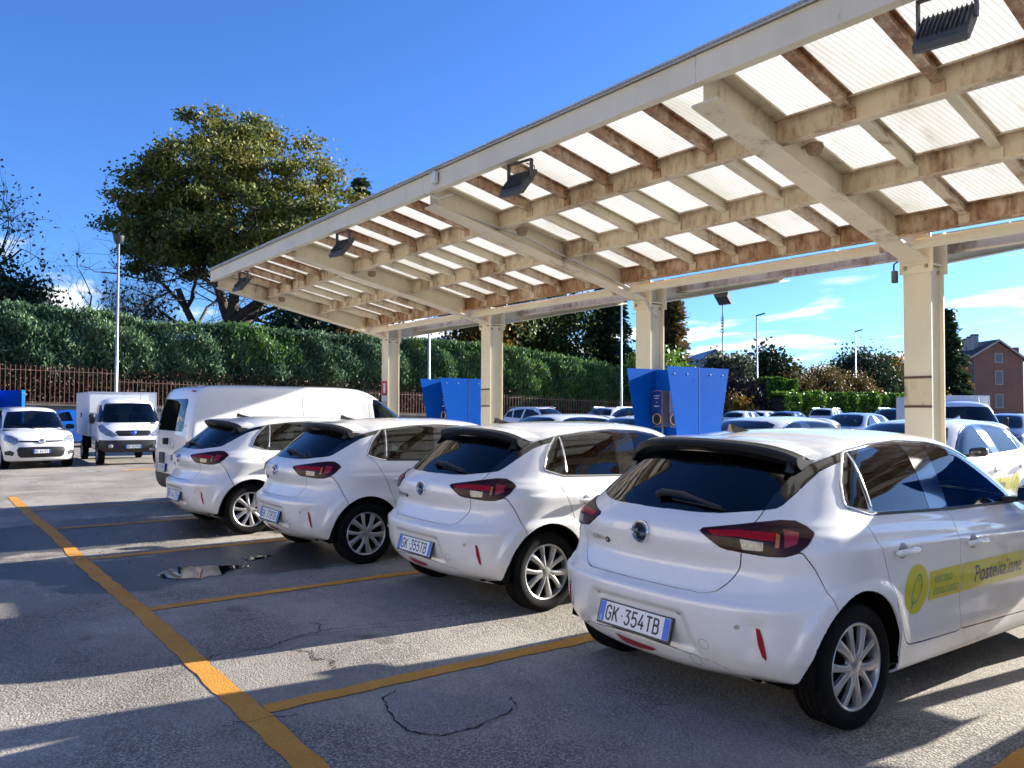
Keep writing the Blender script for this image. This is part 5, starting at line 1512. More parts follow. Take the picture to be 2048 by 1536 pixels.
def suv_car(name, pm):
    t, S = generic_car(name, SUV, pm, (.78, 3.42), .34, SUV_WIN, [(-.2, 1.10), (.70, 1.10), (.66, 1.25), (.60, 1.40), (.52, 1.51), (-.2, 1.56)], [(-.2, 1.16), (.62, 1.16), (.60, 1.35), (.54, 1.50), (-.2, 1.53)],
        dg([(.72, .26, 1.16), (.80, .45, 1.14), (.86, .5, .90), (.80, .2, .88), (.70, .12, .90)]), [(.50, .76), (.80, .80), (.84, .92), (.66, .91), (.52, .86)],
        doors=[[(.95, 1.12), (1.05, .8), (1.2, .42), (1.66, .40), (1.64, 1.1)], [(1.66, 1.1), (1.68, .40), (2.70, .40), (2.86, .8), (2.84, 1.06)]])
    b = MB()
    for sg in (1, -1): b.tube([(sg*.60, .62, 1.56), (sg*.61, .75, 1.60), (sg*.60, 2.1, 1.61), (sg*.59, 2.25, 1.575)], .014, 6)
    b.build('roof_rail', DIMCHROME, t, smooth=True)
    mirrors(t, .86, 2.72, 1.08, pm)
    return t

# -- van
VAN_D = lambda P, N: -sstep((N[..., 0]-.6)/.3)*.012*bumpf(P[..., 1], .55, 2.95, .12)*bumpf(P[..., 2], 1.22, 1.70, .08)
def make_van():
    doors = [[(1.86, 1.78), (1.86, .40), (3.02, .40), (3.02, 1.78)], [(3.05, 1.76), (3.05, .40), (3.86, .40), (4.10, .75), (4.12, 1.05), (3.9, 1.30), (3.55, 1.62), (3.35, 1.76)]]
    t, S = generic_car('delivery_van', VAN, PAINT, (.93, 4.06), .33, [[(3.12, 1.20), (3.10, 1.62), (3.14, 1.70), (3.36, 1.68), (3.58, 1.54), (3.82, 1.34), (3.98, 1.17), (3.60, 1.13)]],
        [(-.2, 1.16), (.70, 1.18), (.70, 1.35), (.64, 1.60), (.56, 1.78), (-.2, 1.80)], [(-.2, 1.16), (-.03, 1.16), (.0, 1.16)] if False else None, None,
        [(.62, .74), (.84, .80), (.88, 1.02), (.76, 1.02), (.64, .86)], doors=doors, bumper=[(-.1, .2), (.40, .2), (.44, .52), (-.1, .55)], hub='steel', glass=GLASSF, deform=VAN_D,
        extra=lambda S: [S.mark('rear_pane', [(-.2, 1.20), (.66, 1.20), (.70, 1.24), (.66, 1.64), (.62, 1.68), (-.2, 1.68)], REAR, lambda c, n: n.y < -.3, only=('',)),
                         S.mark('lamp', [(.835, .58), (.99, .58), (.99, 1.06), (.85, 1.06), (.835, 1.02)], REAR, lambda c, n: c.y < .26, only=('',))])
    for sd in ('r', 'l'):
        o = S.put('lamp', LENSR, t, sd, objname='tail_light', lift=.006)
        sg = 1 if sd == 'r' else -1
    S.put('rear_pane', GLASSD, t, objname='rear_window', gap=.001)
    tree = S.hit()
    for sg in (1, -1):
        decal(tree, [[(sg*.815, .71), (sg*.925, .71), (sg*.925, .79), (sg*.815, .79)]], REAR, -1, .012, 'reverse_lamp', LENSW, t)
        decal(tree, [[(sg*.72, 1.80), (sg*.60, 1.81), (sg*.60, 1.79), (sg*.72, 1.78)]], REAR, -1, .003, 'high_marker', LENSR, t)
        for hz in (.86, 1.28): MB().bbox(sg*.955-.02, sg*.955+.02, .02, .09, hz, hz+.03, .006).build('door_hinge', PAINT, t)
        # sliding-door rail and seams
        strip_on(tree, [(.30, 1.075), (1.80, 1.06)], SIDE, -1, .016, .004, 'sliding_rail', DARKP, t) if sg > 0 else None
    strip_on(tree, [(.0, .56), (.0, 1.19)], REAR, 1, .010, .002, 'rear_door_seam', DARKP, t)
    b = MB(); b.bbox(-.05, .05, -.02, .06, .99, 1.09, .015); b.build('door_handle', DARKP, t, autos=40)
    b = MB(); b.bbox(-.40, -.12, .02, .05, .70, .86, .01); b.build('plate_recess', DARKP, t)
    b = MB(); b.bbox(.24, .36, .025, .05, .94, 1.03, .012); b.lathe([(.0, .02), (.04, .02), (.045, .05)], 20, 'y', (.28, 0, .80), close=False); b.build('emblem', DIMCHROME, t, autos=40)
    mirrors(t, .94, 3.98, 1.10, BLACKP)
    number_plate(t, 'GK551FR', (-.26, .018, .63), R(4))
    return t

# -- city car seen from the front
def make_panda():
    t, S = generic_car('city_car', PANDA, PAINT, (.66, 2.96), .29, [[(.32, 1.08), (.38, 1.36), (.62, 1.42), (.64, 1.05)], [(.70, 1.05), (.68, 1.43), (1.28, 1.46), (1.26, 1.02)], [(1.34, 1.02), (1.36, 1.46), (1.9, 1.44), (2.25, 1.28), (2.52, 1.05), (2.54, .99)]],
        [(-.2, 1.00), (.68, 1.00), (.655, 1.12), (.60, 1.28), (.54, 1.41), (-.2, 1.46)], [(-.2, 1.08), (.60, 1.08), (.58, 1.30), (.52, 1.42), (-.2, 1.45)], dg([(.70, .2, 1.3), (.74, .3, 1.3), (.78, .3, .8), (.72, .12, .8)]),
        [(.50, .66), (.58, .60), (.72, .64), (.77, .74), (.73, .84), (.62, .83), (.50, .75)], doors=[[(.62, 1.0), (.80, .7), (.95, .35), (1.30, .34), (1.30, 1.0)], [(1.32, 1.0), (1.32, .34), (2.35, .34), (2.50, .7), (2.50, .97)]], hub='seven', res=(4, 22, 30, 34),
        extra=lambda S: [S.mark('grille', [(-.2, .29), (.44, .29), (.50, .34), (.53, .48), (.49, .55), (-.2, .56)], REAR, lambda c, n: c.y > 3, only=('',)),
                         S.mark('fog', [(.60, .34), (.75, .36), (.76, .44), (.66, .47), (.58, .42)], REAR, lambda c, n: c.y > 2.8, only=('',)),
                         S.mark('mid_bar', [(-.2, .66), (.48, .67), (.48, .71), (-.2, .70)], REAR, lambda c, n: c.y > 3, only=('',))])
    S.put('grille', BLACKP, t); S.put('mid_bar', BLACKP, t, objname='upper_grille')
    for sd in ('r', 'l'): S.put('fog', DARKP, t, sd, objname='fog_lamp')
    mirrors(t, .80, 2.42, .98, BLACKP)
    b = MB(); b.lathe([(.0, .02), (.062, .016), (.075, .0)], 24, 'y', (0, 3.635, .685), close=False); b.v = [(q[0], q[1], .685+(q[2]-.685)*.85) for q in b.v]; b.build('emblem', CHROME, t, smooth=True)
    fr = number_plate(t, 'GK641FE', (0, 3.655, .44), R(0), back=False, w=.38, h=.11)
    b = MB()
    for x0, x1 in ((-.55, .02), (.02, .50)): b.tube([(x0+.03, 3.02, .985), (x1, 2.80, 1.05)], .008, 5)
    b.build('wiper', BLACKP, t)
    return t

# -- small box truck with a short cab
def make_truck():
    t = empty('box_truck')
    rows = [(2.62, .40, .10, 3.5, .70, .36, .36, 4.10, .34, .2, 3.2, 0), (2.60, .46, .10, 3.5, .795, .42, .42, 4.20, .40, .30, 3.0, 0), (2.60, .60, .10, 3.5, .812, .58, .56, 4.24, .54, .34, 2.9, 0),
            (2.60, .80, .10, 3.5, .815, .78, .76, 4.22, .74, .36, 2.8, 0), (2.60, .98, .10, 3.5, .812, .96, .93, 4.12, .92, .38, 2.7, 0), (2.60, 1.08, .10, 3.5, .80, 1.05, 1.01, 3.98, 1.03, .38, 2.6, 0), (2.60, 1.14, .10, 3.5, .785, 1.11, 1.06, 3.86, 1.10, .38, 2.6, 0),
            (2.61, 1.40, .10, 3.5, .735, 1.38, 1.34, 3.62, 1.37, .36, 2.7, 0), (2.63, 1.62, .12, 3.3, .68, 1.60, 1.58, 3.40, 1.60, .34, 2.8, 0), (2.66, 1.72, .14, 3.1, .62, 1.71, 1.70, 3.26, 1.715, .30, 2.8, 0),
            (2.72, 1.77, .16, 2.9, .50, 1.765, 1.76, 3.12, 1.77, .25, 2.7, 0), (2.82, 1.80, .12, 2.8, .25, 1.80, 1.80, 3.0, 1.80, .1, 2.7, 0), (2.90, 1.81, .02, 2.8, 0, 1.81, 1.81, 2.95, 1.81, .02, 2.7, 0)]
    S = Shell(rows, None, sub=3, NR=10, NS=26, NF=26)
    sd = lambda c, n: c.x > .5
    S.drop([(3.55, -.2)]+[(3.62+.36*math.cos(a), .31+.36*math.sin(a)) for a in np.linspace(math.pi, 0, 13)]+[(3.99, -.2)], SIDE, lambda c, n: c.x > .5)
    S.mark('side_window', [(2.92, 1.14), (2.92, 1.60), (3.20, 1.60), (3.52, 1.34), (3.62, 1.14)], SIDE, sd)
    S.mark('windscreen', [(-.2, 1.13), (.62, 1.13), (.69, 1.16), (.645, 1.40), (.59, 1.60), (.54, 1.64), (-.2, 1.66)], REAR, lambda c, n: c.y > 3.1 and n.y > .2, only=('',))
    S.mark('headlight', [(.36, .80), (.50, .76), (.66, .80), (.78, .92), (.78, 1.04), (.70, 1.08), (.62, .98), (.46, .86)], REAR, lambda c, n: c.y > 3.4 and n.y > .1, only=('',))
    S.mark('grille', [(-.2, .78), (.36, .78), (.44, .88), (.40, .92), (-.2, .93)], REAR, lambda c, n: c.y > 3.6, only=('',))
    S.mark('front_bumper', [(3.3, .3), (3.95, .3), (4.4, .3), (4.4, .66), (4.02, .68), (3.3, .40)], SIDE, None, only=('',))
    S.mark('door', [(2.84, 1.1), (2.86, .50), (3.22, .50), (3.60, .80), (3.66, 1.1)], SIDE, sd, only=('',))
    S.put('', PAINT, t, objname='cab'); S.put('windscreen', GLASSM, t, gap=.001); S.put('grille', BLACKP, t); S.put('front_bumper', DARKP, t)
    for s_ in ('r', 'l'):
        S.put('side_window', GLASSM, t, s_, gap=.001); S.put('headlight', LENSH, t, s_, lift=.004); S.put('door', PAINT, t, s_, gap=.004)
    WB = mat('white_box_panel', (.72, .73, .72), .35, noise=(2, .25, (.62, .62, .60))); ALU = mat('aluminium_profile', (.62, .63, .64), .35, metal=.8)
    b = MB(); b.bbox(-.86, .86, -.10, 2.52, .74, 1.96, .012); bx = b.build('cargo_box', WB, t)
    b = MB()
    for x in (-.862, .862):
        for y in (-.10, 2.52): b.box(x-.018, x+.018, y-.018, y+.018, .735, 1.965)
        for z in (.745, 1.955): b.box(x-.016, x+.016, -.10, 2.52, z-.014, z+.014)
    for y in (-.10, 2.52):
        for z in (.745, 1.955): b.box(-.86, .86, y-.016, y+.016, z-.015, z+.015)
    b.build('edge_profile', ALU, bx)
    b = MB(); b.bbox(.864, .876, .9, 1.02, 1.25, 1.38, .004); b.bbox(-.876, -.864, .9, 1.02, 1.25, 1.38, .004); b.build('box_latch', DARKP, bx)
    b = MB(); b.box(-.35, .35, .0, 3.9, .36, .48); b.box(-.75, .75, .3, .4, .48, .74); b.box(-.75, .75, 2.1, 2.2, .48, .74); b.bbox(.45, .80, 1.3, 2.0, .38, .68, .03); b.build('chassis', WELL, t)
    b = MB(); b.box(-.74, .74, 2.7, 3.5, .55, 1.05); seat(b, -.36, 3.05, .60); seat(b, .36, 3.05, .60); b.build('cabin', LINING, t)
    for sg in (1, -1):
        wheel(t, sg*.80, 3.62, .29, .17, .19, 'steel'); wheel(t, sg*.82, .75, .29, .17, .19, 'steel')
        b = MB(); b.bbox(.84, .98, 3.42, 3.50, 1.10, 1.36, .03); b.v = [(sg*q[0], q[1], q[2]) for q in b.v]; o = b.build('mirror', BLACKP, t, autos=50); recalc(o.data)
        b = MB(); b.lathe([(0, .012), (.045, .012), (.055, 0)], 18, 'y', (sg*.55, 4.225, .52), close=False); b.build('fog_lamp', LENSH, t, smooth=True)
    b = MB(); b.lathe([(0, .016), (.055, .012), (.065, 0)], 20, 'y', (0, 4.205, .86), close=False); b.build('emblem', mat('emblem_blue', (.02, .10, .45), .2, coat=1), t, smooth=True)
    b = MB(); b.tube([(-.30, 3.35, 1.72), (-.34, 3.2, 1.92)], .006, 5); b.tube([(-.1, 3.80, 1.13), (.45, 3.70, 1.20)], .007, 5); b.build('roof_aerial', BLACKP, t)
    number_plate(t, 'GK551FR', (0, 4.245, .50), 0, back=False, w=.40, h=.11)
    return t

def place(t, loc, rz, label, cat, group=None):
    t.location = (*loc, 0) if len(loc) == 2 else loc; t.rotation_euler = (0, 0, rz); tag(t, label, cat, group); return t
# ------------------------------------------------------------------ placing the vehicles
car0, car_tree = make_corsa()
livery(car0, car_tree)
CARS = [
 ((-3.02, 3.07), R(-1.0), 'GK354TB', 'nearest white hatchback with yellow stripe lettering and plate GK 354TB'),
 ((-5.67, 3.28), R(-.5), 'GK355TB', 'white hatchback with plate GK 355TB, second from the front of the row'),
 ((-8.17, 3.00), R(0), 'GK779TB', 'white hatchback with plate GK 779TB, third from the front of the row'),
 ((-10.70, 2.69), R(.5), 'GK447TB', 'white hatchback parked beside the white van, fourth and last of the row'),
 ((-.42, 4.2), R(0), 'GK353TB', 'white hatchback in the next bay beyond the right edge, only its shadow in view'),
 ((-5.34, 12.84), R(180.5), None, 'white hatchback facing the row, its side glass catching the sun'),
 ((-7.90, 12.90), R(180), None, 'white hatchback facing the row, only its roof showing over the nearest car'),
 ((-10.42, 12.80), R(179.5), None, 'white hatchback facing the row, hidden behind the large blue hood'),
 ((-12.93, 12.75), R(180), None, 'white hatchback facing the row, seen between the second and third posts'),
]
tree_parts = [c for c in car0.children]
for i, (loc, rz, pl_, lab) in enumerate(CARS):
    t = car0 if i == 0 else copy_tree(car0)
    if i == 0: proto_children = list(car0.children)
for i, (loc, rz, pl_, lab) in enumerate(CARS):
    t = [o for o in COL.objects if o.name.startswith('parked_car') and o.parent is None][i]
    number_plate(t, pl_ or 'GK356TB', (0, .012, .452), R(16))
    place(t, loc, rz, lab, 'car', 'white hatchbacks under the canopy')
    if '_tree' in t: del t['_tree']

place(make_van(), (-12.98, 3.13), R(.5), 'white panel van with dark grey rear bumper parked next to the hatchbacks', 'van')
place(make_panda(), (-26.6, 2.42), R(-86), 'small white city car facing the camera at the left edge', 'car')
truck0 = make_truck()
place(truck0, (-27.3, 4.95), R(-92), 'small white box truck facing the camera behind the van', 'truck', 'small white box trucks')
place(copy_tree(truck0), (-12.4, 25.8), R(180+43), 'small white box truck with blue sky in its windscreen at the right edge', 'truck', 'small white box trucks')
place(copy_tree(truck0), (-27.0, 11.6), R(78), 'white box truck body showing over the bonnet of the van', 'truck', 'small white box trucks')

hb, _ = hatch_car('parked_hatchback', P_BLUE); place(hb, (-34.9, 6.7), R(180), 'bright blue car parked side-on between the city car and the box truck', 'car', 'cars in the rear car park')
def repaint(o, m):
    for ch in o.children:
        if ch.name.startswith('body') or ch.name.startswith('door'):
            ch.data = ch.data.copy(); ch.data.materials[0] = m
    return o
HW = repaint(copy_tree(hb), PAINT); place(HW, (-29.4, 37.8), R(12), 'white hatchback with a red tail lamp beside the large blue hood', 'car', 'cars in the rear car park')
place(copy_tree(HW), (-30.2, 40.9), R(12), 'white hatchback with a red tail lamp, one along from the hood', 'car', 'cars in the rear car park')
place(copy_tree(HW), (-33.4, 46.2), R(14), 'far white car roof in front of the street lamp', 'car', 'cars in the rear car park')
place(repaint(copy_tree(hb), P_NAVY), (-25.4, 36.6), R(14), 'dark blue hatchback roof just above the white roof', 'car', 'cars in the rear car park')
place(repaint(copy_tree(hb), P_SILVER), (-15.2, 27.9), R(186), 'pale blue silver car facing the camera beside the nearest post', 'car', 'cars in the rear car park')
place(repaint(copy_tree(hb), P_NAVY), (-11.6, 30.8), R(188), 'dark blue car at the right edge beyond the box truck', 'car', 'cars in the rear car park')
place(repaint(copy_tree(hb), P_GREY), (-25.4, 14.0), R(95), 'grey car half hidden behind the farthest post', 'car', 'cars in the rear car park')
sv = suv_car('parked_suv', PAINT); place(sv, (-27.5, 43.8), R(14), 'white SUV with dark side glass in front of the laurel hedge', 'car', 'cars in the rear car park')
place(copy_tree(sv), (-26.0, 26.4), R(192), 'white SUV with roof rails facing the camera before the fence', 'car', 'cars in the rear car park')
place(repaint(copy_tree(sv), P_BLACK), (-18.3, 36.6), R(186), 'black SUV roof behind the pale blue car', 'car', 'cars in the rear car park')
place(repaint(copy_tree(sv), P_BLACK), (-22.8, 25.0), R(190), 'black SUV beside the second post', 'car', 'cars in the rear car park')
place(repaint(copy_tree(sv), P_NAVY), (-27.6, 30.0), R(190), 'dark blue SUV farther back near the tall lamp pole', 'car', 'cars in the rear car park')
place(copy_tree(sv), (-28.6, 21.4), R(-84), 'white people carrier roof just beside the third post', 'car', 'cars in the rear car park')
hd = hood(-28.0, 'dark blue charging hood standing behind the small white city car'); hd.location = (-28.2, 2.45, 0); hd.rotation_euler = (0, 0, R(80))
# ------------------------------------------------------------------ plants
def foliage(name, stops, transl=.28, rough=.6):
    """leaf material: colour picked per leaf from the stops (attribute rnd) and varied by position"""
    m = bpy.data.materials.new(name); m.use_nodes = True
    nt = m.node_tree; nt.nodes.clear(); o = nt.nodes.new('ShaderNodeOutputMaterial')
    a = nt.nodes.new('ShaderNodeAttribute'); a.attribute_name = 'rnd'
    g = nt.nodes.new('ShaderNodeNewGeometry')
    n = nnoise(nt, g.outputs['Position'], .35, 3, .5)
    f = vmath(nt, 'ADD', vmath(nt, 'MULTIPLY', a.outputs['Fac'], .62), vmath(nt, 'MULTIPLY', nrange(nt, n, .32, .68), .38))
    r = nt.nodes.new('ShaderNodeValToRGB'); nt.links.new(f, r.inputs[0])
    el = r.color_ramp.elements
    while len(el) > 1: el.remove(el[-1])
    el[0].position = 0; el[0].color = (*stops[0], 1)
    for k, c in enumerate(stops[1:]): e = el.new((k+1)/(len(stops)-1)); e.color = (*c, 1)
    p = nt.nodes.new('ShaderNodeBsdfPrincipled'); p.inputs['Roughness'].default_value = rough; p.inputs['Specular IOR Level'].default_value = .3
    t = nt.nodes.new('ShaderNodeBsdfTranslucent'); x = nt.nodes.new('ShaderNodeMixShader'); x.inputs[0].default_value = transl
    nt.links.new(r.outputs[0], p.inputs['Base Color']); nt.links.new(r.outputs[0], t.inputs[0])
    nt.links.new(p.outputs[0], x.inputs[1]); nt.links.new(t.outputs[0], x.inputs[2]); nt.links.new(x.outputs[0], o.inputs[0])
    return m
NR = np.random.default_rng(11)
def leaves_mesh(name, C, size, m, up=0.0, elong=1.6, dirs=None, rnd=None):
    """one bent quad per centre; up biases leaf planes, dirs gives the long axis"""
    n = len(C)
    a = NR.normal(size=(n, 3)) if dirs is None else dirs+NR.normal(size=(n, 3))*.35
    a /= np.linalg.norm(a, axis=1, keepdims=True)
    b = NR.normal(size=(n, 3)); b[:, 2] += up
    b -= a*(a*b).sum(1, keepdims=True); b /= np.maximum(np.linalg.norm(b, axis=1, keepdims=True), 1e-6)
    s = size*NR.uniform(.6, 1.35, size=(n, 1))
    c = np.cross(a, b)
    V = np.stack([C-a*s*elong*.5, C-b*s*.5+c*s*.12, C+a*s*elong*.5, C+b*s*.5+c*s*.12], 1).reshape(-1, 3)
    me = bpy.data.meshes.new(name)
    me.vertices.add(4*n); me.vertices.foreach_set('co', V.ravel().astype(np.float32))
    me.loops.add(4*n); me.loops.foreach_set('vertex_index', np.arange(4*n, dtype=np.int32))
    me.polygons.add(n); me.polygons.foreach_set('loop_start', np.arange(0, 4*n, 4, dtype=np.int32))
    me.update(calc_edges=True)
    at = me.attributes.new('rnd', 'FLOAT', 'FACE')
    at.data.foreach_set('value', (NR.random(n) if rnd is None else rnd).astype(np.float32))
    me.materials.append(m)
    return me
BARK = mat('bark_grey_brown', (.050, .038, .028), .9, noise=(6, .9, (.10, .085, .07)), bump=(30, .6, .03))
BARKD = mat('bark_dark', (.022, .018, .015), .9, noise=(6, .9, (.05, .04, .033)))

def grow(rs, p, d, L, r, depth, segs, tips, spread=.6, upw=.12, nb=(2, 4), shrink=.70, wig=.16):
    """recursive limbs; segs gets polylines with radii, tips the thin ends"""
    pts = [p.copy()]; rad = [r]; n = 4 if depth > 1 else 3
    for i in range(n):
        d = (d+Vector((rs.gauss(0, wig), rs.gauss(0, wig), rs.gauss(0, wig)+upw))).normalized()
        p = p+d*L/n; pts.append(p.copy()); rad.append(r*(1-.38*(i+1)/n))
    segs.append((pts, rad, depth))
    if depth == 0: tips.append((p, d)); return
    if depth <= 2: tips += [(q, d) for q in pts[1:]]
    for k in range(rs.randint(*nb)):
        t = rs.uniform(.45, 1.0); q = pts[min(n, int(t*n+.5))]
        e = Vector((rs.gauss(0, 1), rs.gauss(0, 1), rs.gauss(0, .55))); e = (e-d*e.dot(d))
        if e.length < 1e-3: continue
        nd = (d*(1-spread)+e.normalized()*spread).normalized()
        grow(rs, q, nd, L*shrink*rs.uniform(.8, 1.15), rad[-1]*rs.uniform(.55, .8), depth-1, segs, tips, spread, upw, nb, shrink, wig)
def limbs(segs, nmin=3):
    b = MB()
    for pts, rad, dep in segs: b.tube(pts, rad, max(nmin, 4+dep), cap=False)
    return b
def around(tips, n, sig, flat=1.0):
    P = np.array([t[0] for t in tips]); k = NR.integers(0, len(P), n)
    return P[k]+NR.normal(size=(n, 3))*sig*np.array([1, 1, flat])

def tree(name, label, base, h, trunk_r, depth, seed, leafm, nleaf, lsize, sig, bark=BARK, spread=.62, upw=.10, nb=(3, 4), L0=None, shrink=.72, clip=None, group=None, cat='tree', twigs=True, lean=(0, 0), lim=None, wl=None, wr=None, wd=None):
    rs = random.Random(seed); segs = []; tips = []
    t = tag(empty(name, base), label, cat, group)
    p = Vector((0, 0, 0)); d = Vector((lean[0], lean[1], 1)).normalized()
    L0 = L0 or h*.34
    pts = [p]; rad = [trunk_r]
    for i in range(4):
        d = (d+Vector((rs.gauss(0, .05), rs.gauss(0, .05), .05))).normalized(); p = p+d*L0/4; pts.append(p); rad.append(trunk_r*(1-.3*(i+1)/4))
    segs.append((pts, rad, depth+2))
    for k in range(rs.randint(4, 5)):
        a = 2*math.pi*(k+rs.random()*.6)/4.5; e = Vector((math.cos(a), math.sin(a), rs.uniform(.1, .7)))
        nd = (d*(1-spread)+e.normalized()*spread).normalized()
        grow(rs, pts[rs.choice((2, 3, 4, 4))], nd, h*.30*rs.uniform(.8, 1.15), trunk_r*rs.uniform(.45, .62), depth, segs, tips, spread, upw, nb, shrink)
    grow(rs, pts[-1], d, h*.30, trunk_r*.62, depth, segs, tips, spread, upw, nb, shrink)
    top = max(q[0].z for q in tips); k = h/top
    segs = [([q*k for q in ps], rd, dp) for ps, rd, dp in segs]; tips = [(q*k, d_) for q, d_ in tips]
    if wl is not None:                       # fit the crown to its real spread left and right of the trunk
        er = Vector((.601, .799, 0)); ed = Vector((-.799, .601, 0))
        S_ = sorted(q[0].dot(er) for q in tips); D_ = sorted(q[0].dot(ed) for q in tips); n_ = len(S_)
        a_, b_ = S_[int(n_*.015)], S_[int(n_*.985)]; c_, d2 = D_[int(n_*.015)], D_[int(n_*.985)]; wd = wd or (wl+wr)/2*.8
        def fit(q):
            w_ = min(1, max(0, q.z/(.30*h))); s0, d0 = q.dot(er), q.dot(ed)
            s1 = -wl+(s0-a_)/(b_-a_)*(wl+wr); d1 = -wd+(d0-c_)/(d2-c_)*2*wd
            return q+er*(s1-s0)*w_+ed*(d1-d0)*w_
        segs = [([fit(q) for q in ps], rd, dp) for ps, rd, dp in segs]; tips = [(fit(q), d_) for q, d_ in tips]
    if not twigs: segs = [s_ for s_ in segs if s_[2] > 0]
    limbs(segs).build('trunk', bark, t, smooth=True)
    if nleaf:
        if lim: tips = [q for q in tips if lim(q[0])] or tips
        obj('crown', leaves_mesh('crown', around(tips, nleaf, sig, .8), lsize, leafm, up=.4), t)
    return t

F_OAK = foliage('oak_leaves_autumn', [(0.0284, 0.0482, 0.0142), (0.0567, 0.0737, 0.017), (0.1206, 0.1064, 0.0198), (0.241, 0.1489, 0.0255), (0.3119, 0.1559, 0.0284)])
F_DARK = foliage('dark_evergreen_leaves', [(0.013, 0.0293, 0.013), (0.026, 0.052, 0.0195), (0.0488, 0.0813, 0.0293)])
F_CYP = foliage('cypress_hedge_sprays', [(0.035, 0.0744, 0.0394), (0.0656, 0.1269, 0.0656), (0.1204, 0.2013, 0.0985), (0.186, 0.2844, 0.1204)], .2)
F_CYPY = foliage('cypress_hedge_bright_sprays', [(0.036, 0.081, 0.0216), (0.072, 0.153, 0.0288), (0.135, 0.252, 0.0396), (0.234, 0.342, 0.054)], .25)
F_PINE = foliage('pine_needles', [(0.0286, 0.052, 0.0156), (0.0585, 0.091, 0.0234), (0.1105, 0.143, 0.0364)])
F_BROWN = foliage('brown_autumn_leaves', [(.040, .042, .014), (.070, .066, .018), (.12, .085, .024), (.15, .085, .024), (.09, .09, .03)])
F_GOLD = foliage('golden_autumn_leaves', [(.05, .055, .012), (.12, .085, .014), (.25, .13, .016), (.36, .19, .02)])
F_LAUREL = foliage('laurel_leaves', [(0.0286, 0.0715, 0.0104), (0.065, 0.1495, 0.0156), (0.143, 0.26, 0.0234), (0.221, 0.338, 0.039)], .3, .35)
F_OLIVE = foliage('grey_green_leaves', [(.045, .060, .036), (.085, .105, .060), (.14, .16, .09)])
F_MAG = foliage('magnolia_leaves', [(.012, .026, .008), (.026, .045, .012), (.055, .060, .018), (.10, .075, .02)], .1, .35)
F_DEAD = foliage('dead_brown_ivy', [(0.028, 0.0196, 0.0126), (0.063, 0.0392, 0.0224), (0.119, 0.0728, 0.0392), (0.07, 0.084, 0.028)], .1)
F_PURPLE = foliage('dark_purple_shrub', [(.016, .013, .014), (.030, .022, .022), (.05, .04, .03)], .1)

# -- raised verge behind the car park, retaining wall and fence
def wtop(y): return 1.66-.0262*(y-3.0) if y > 3 else 1.66
STONE = mat('old_concrete_wall', (.20, .185, .16), .9, noise=(2.2, .9, (.11, .10, .085)), bump=(14, .6, .02))
b = MB(); ys = np.linspace(-30, 62, 60); v = []; f = []
for y in ys:
    z = max(.5, wtop(y)); v += [(-37.85, y, 0), (-37.85, y, z-.04), (-37.78, y, z-.04), (-37.78, y, z+.03), (-38.15, y, z+.03)]
for i in range(len(ys)-1):
    for k in range(4): f.append((i*5+k, i*5+5+k, i*5+6+k, i*5+k+1))
b.add(v, f); o = b.build('retaining_wall', STONE); tag(o, 'low weathered concrete wall under the picket fence', 'wall'); recalc(o.data)
SOIL = mat('verge_soil', (.055, .045, .03), .95, noise=(1.5, .8, (.035, .04, .02)))
v = []; f = []
for y in ys: z = max(.5, wtop(y)); v += [(-38.12, y, z+.02), (-45, y, z+.4), (-75, y, z+1.5), (-140, y, z+2.0)]
for i in range(len(ys)-1):
    for k in range(3): f.append((i*4+k, i*4+4+k, i*4+5+k, i*4+k+1))
tag(obj('verge_terrain', mesh('verge_terrain', v, f, SOIL)), kind='structure')
PICK = mat('fence_red_brown', (.25, .125, .085), .6, noise=(8, .8, (.15, .07, .05)))
fence = tag(empty('picket_fence', (-38, 0, 0)), 'reddish brown steel picket fence on the low wall in front of the hedge', 'fence')
b = MB(); b.box(-.012, .012, -.012, .012, 0, 1.56); b.add([(-.012, -.012, 1.56), (.012, -.012, 1.56), (.012, .012, 1.56), (-.012, .012, 1.56), (0, 0, 1.62)], [(0, 1, 4), (1, 2, 4), (2, 3, 4), (3, 0, 4)]); pk = b.mesh('picket', PICK)
y = 1.5; n = 0
while y < 45.5 and n < 290:
    tall = y < 7.1
    o = obj('picket', pk, fence, (0, y, wtop(y)+.02)); o.scale = (1, 1, .985 if tall else (.75 if y < 26 else .83)); y += .176 if y < 26 else .21; n += 1
for y0, y1, kz in ((1.4, 7.1, .985), (7.1, 16.5, .75), (16.5, 26, .75), (26, 36, .83), (36, 45.6, .83)):
    for hh in (.12, 1.44):
        b = MB(); z0, z1 = wtop(y0)+hh*kz, wtop(y1)+hh*kz
        b.hexa([(-.018, y0+.01, z0-.012), (.018, y0+.01, z0-.012), (.018, y1-.01, z1-.012), (-.018, y1-.01, z1-.012), (-.018, y0+.01, z0+.012), (.018, y0+.01, z0+.012), (.018, y1-.01, z1+.012), (-.018, y1-.01, z1+.012)]); b.build('rail', PICK, fence)

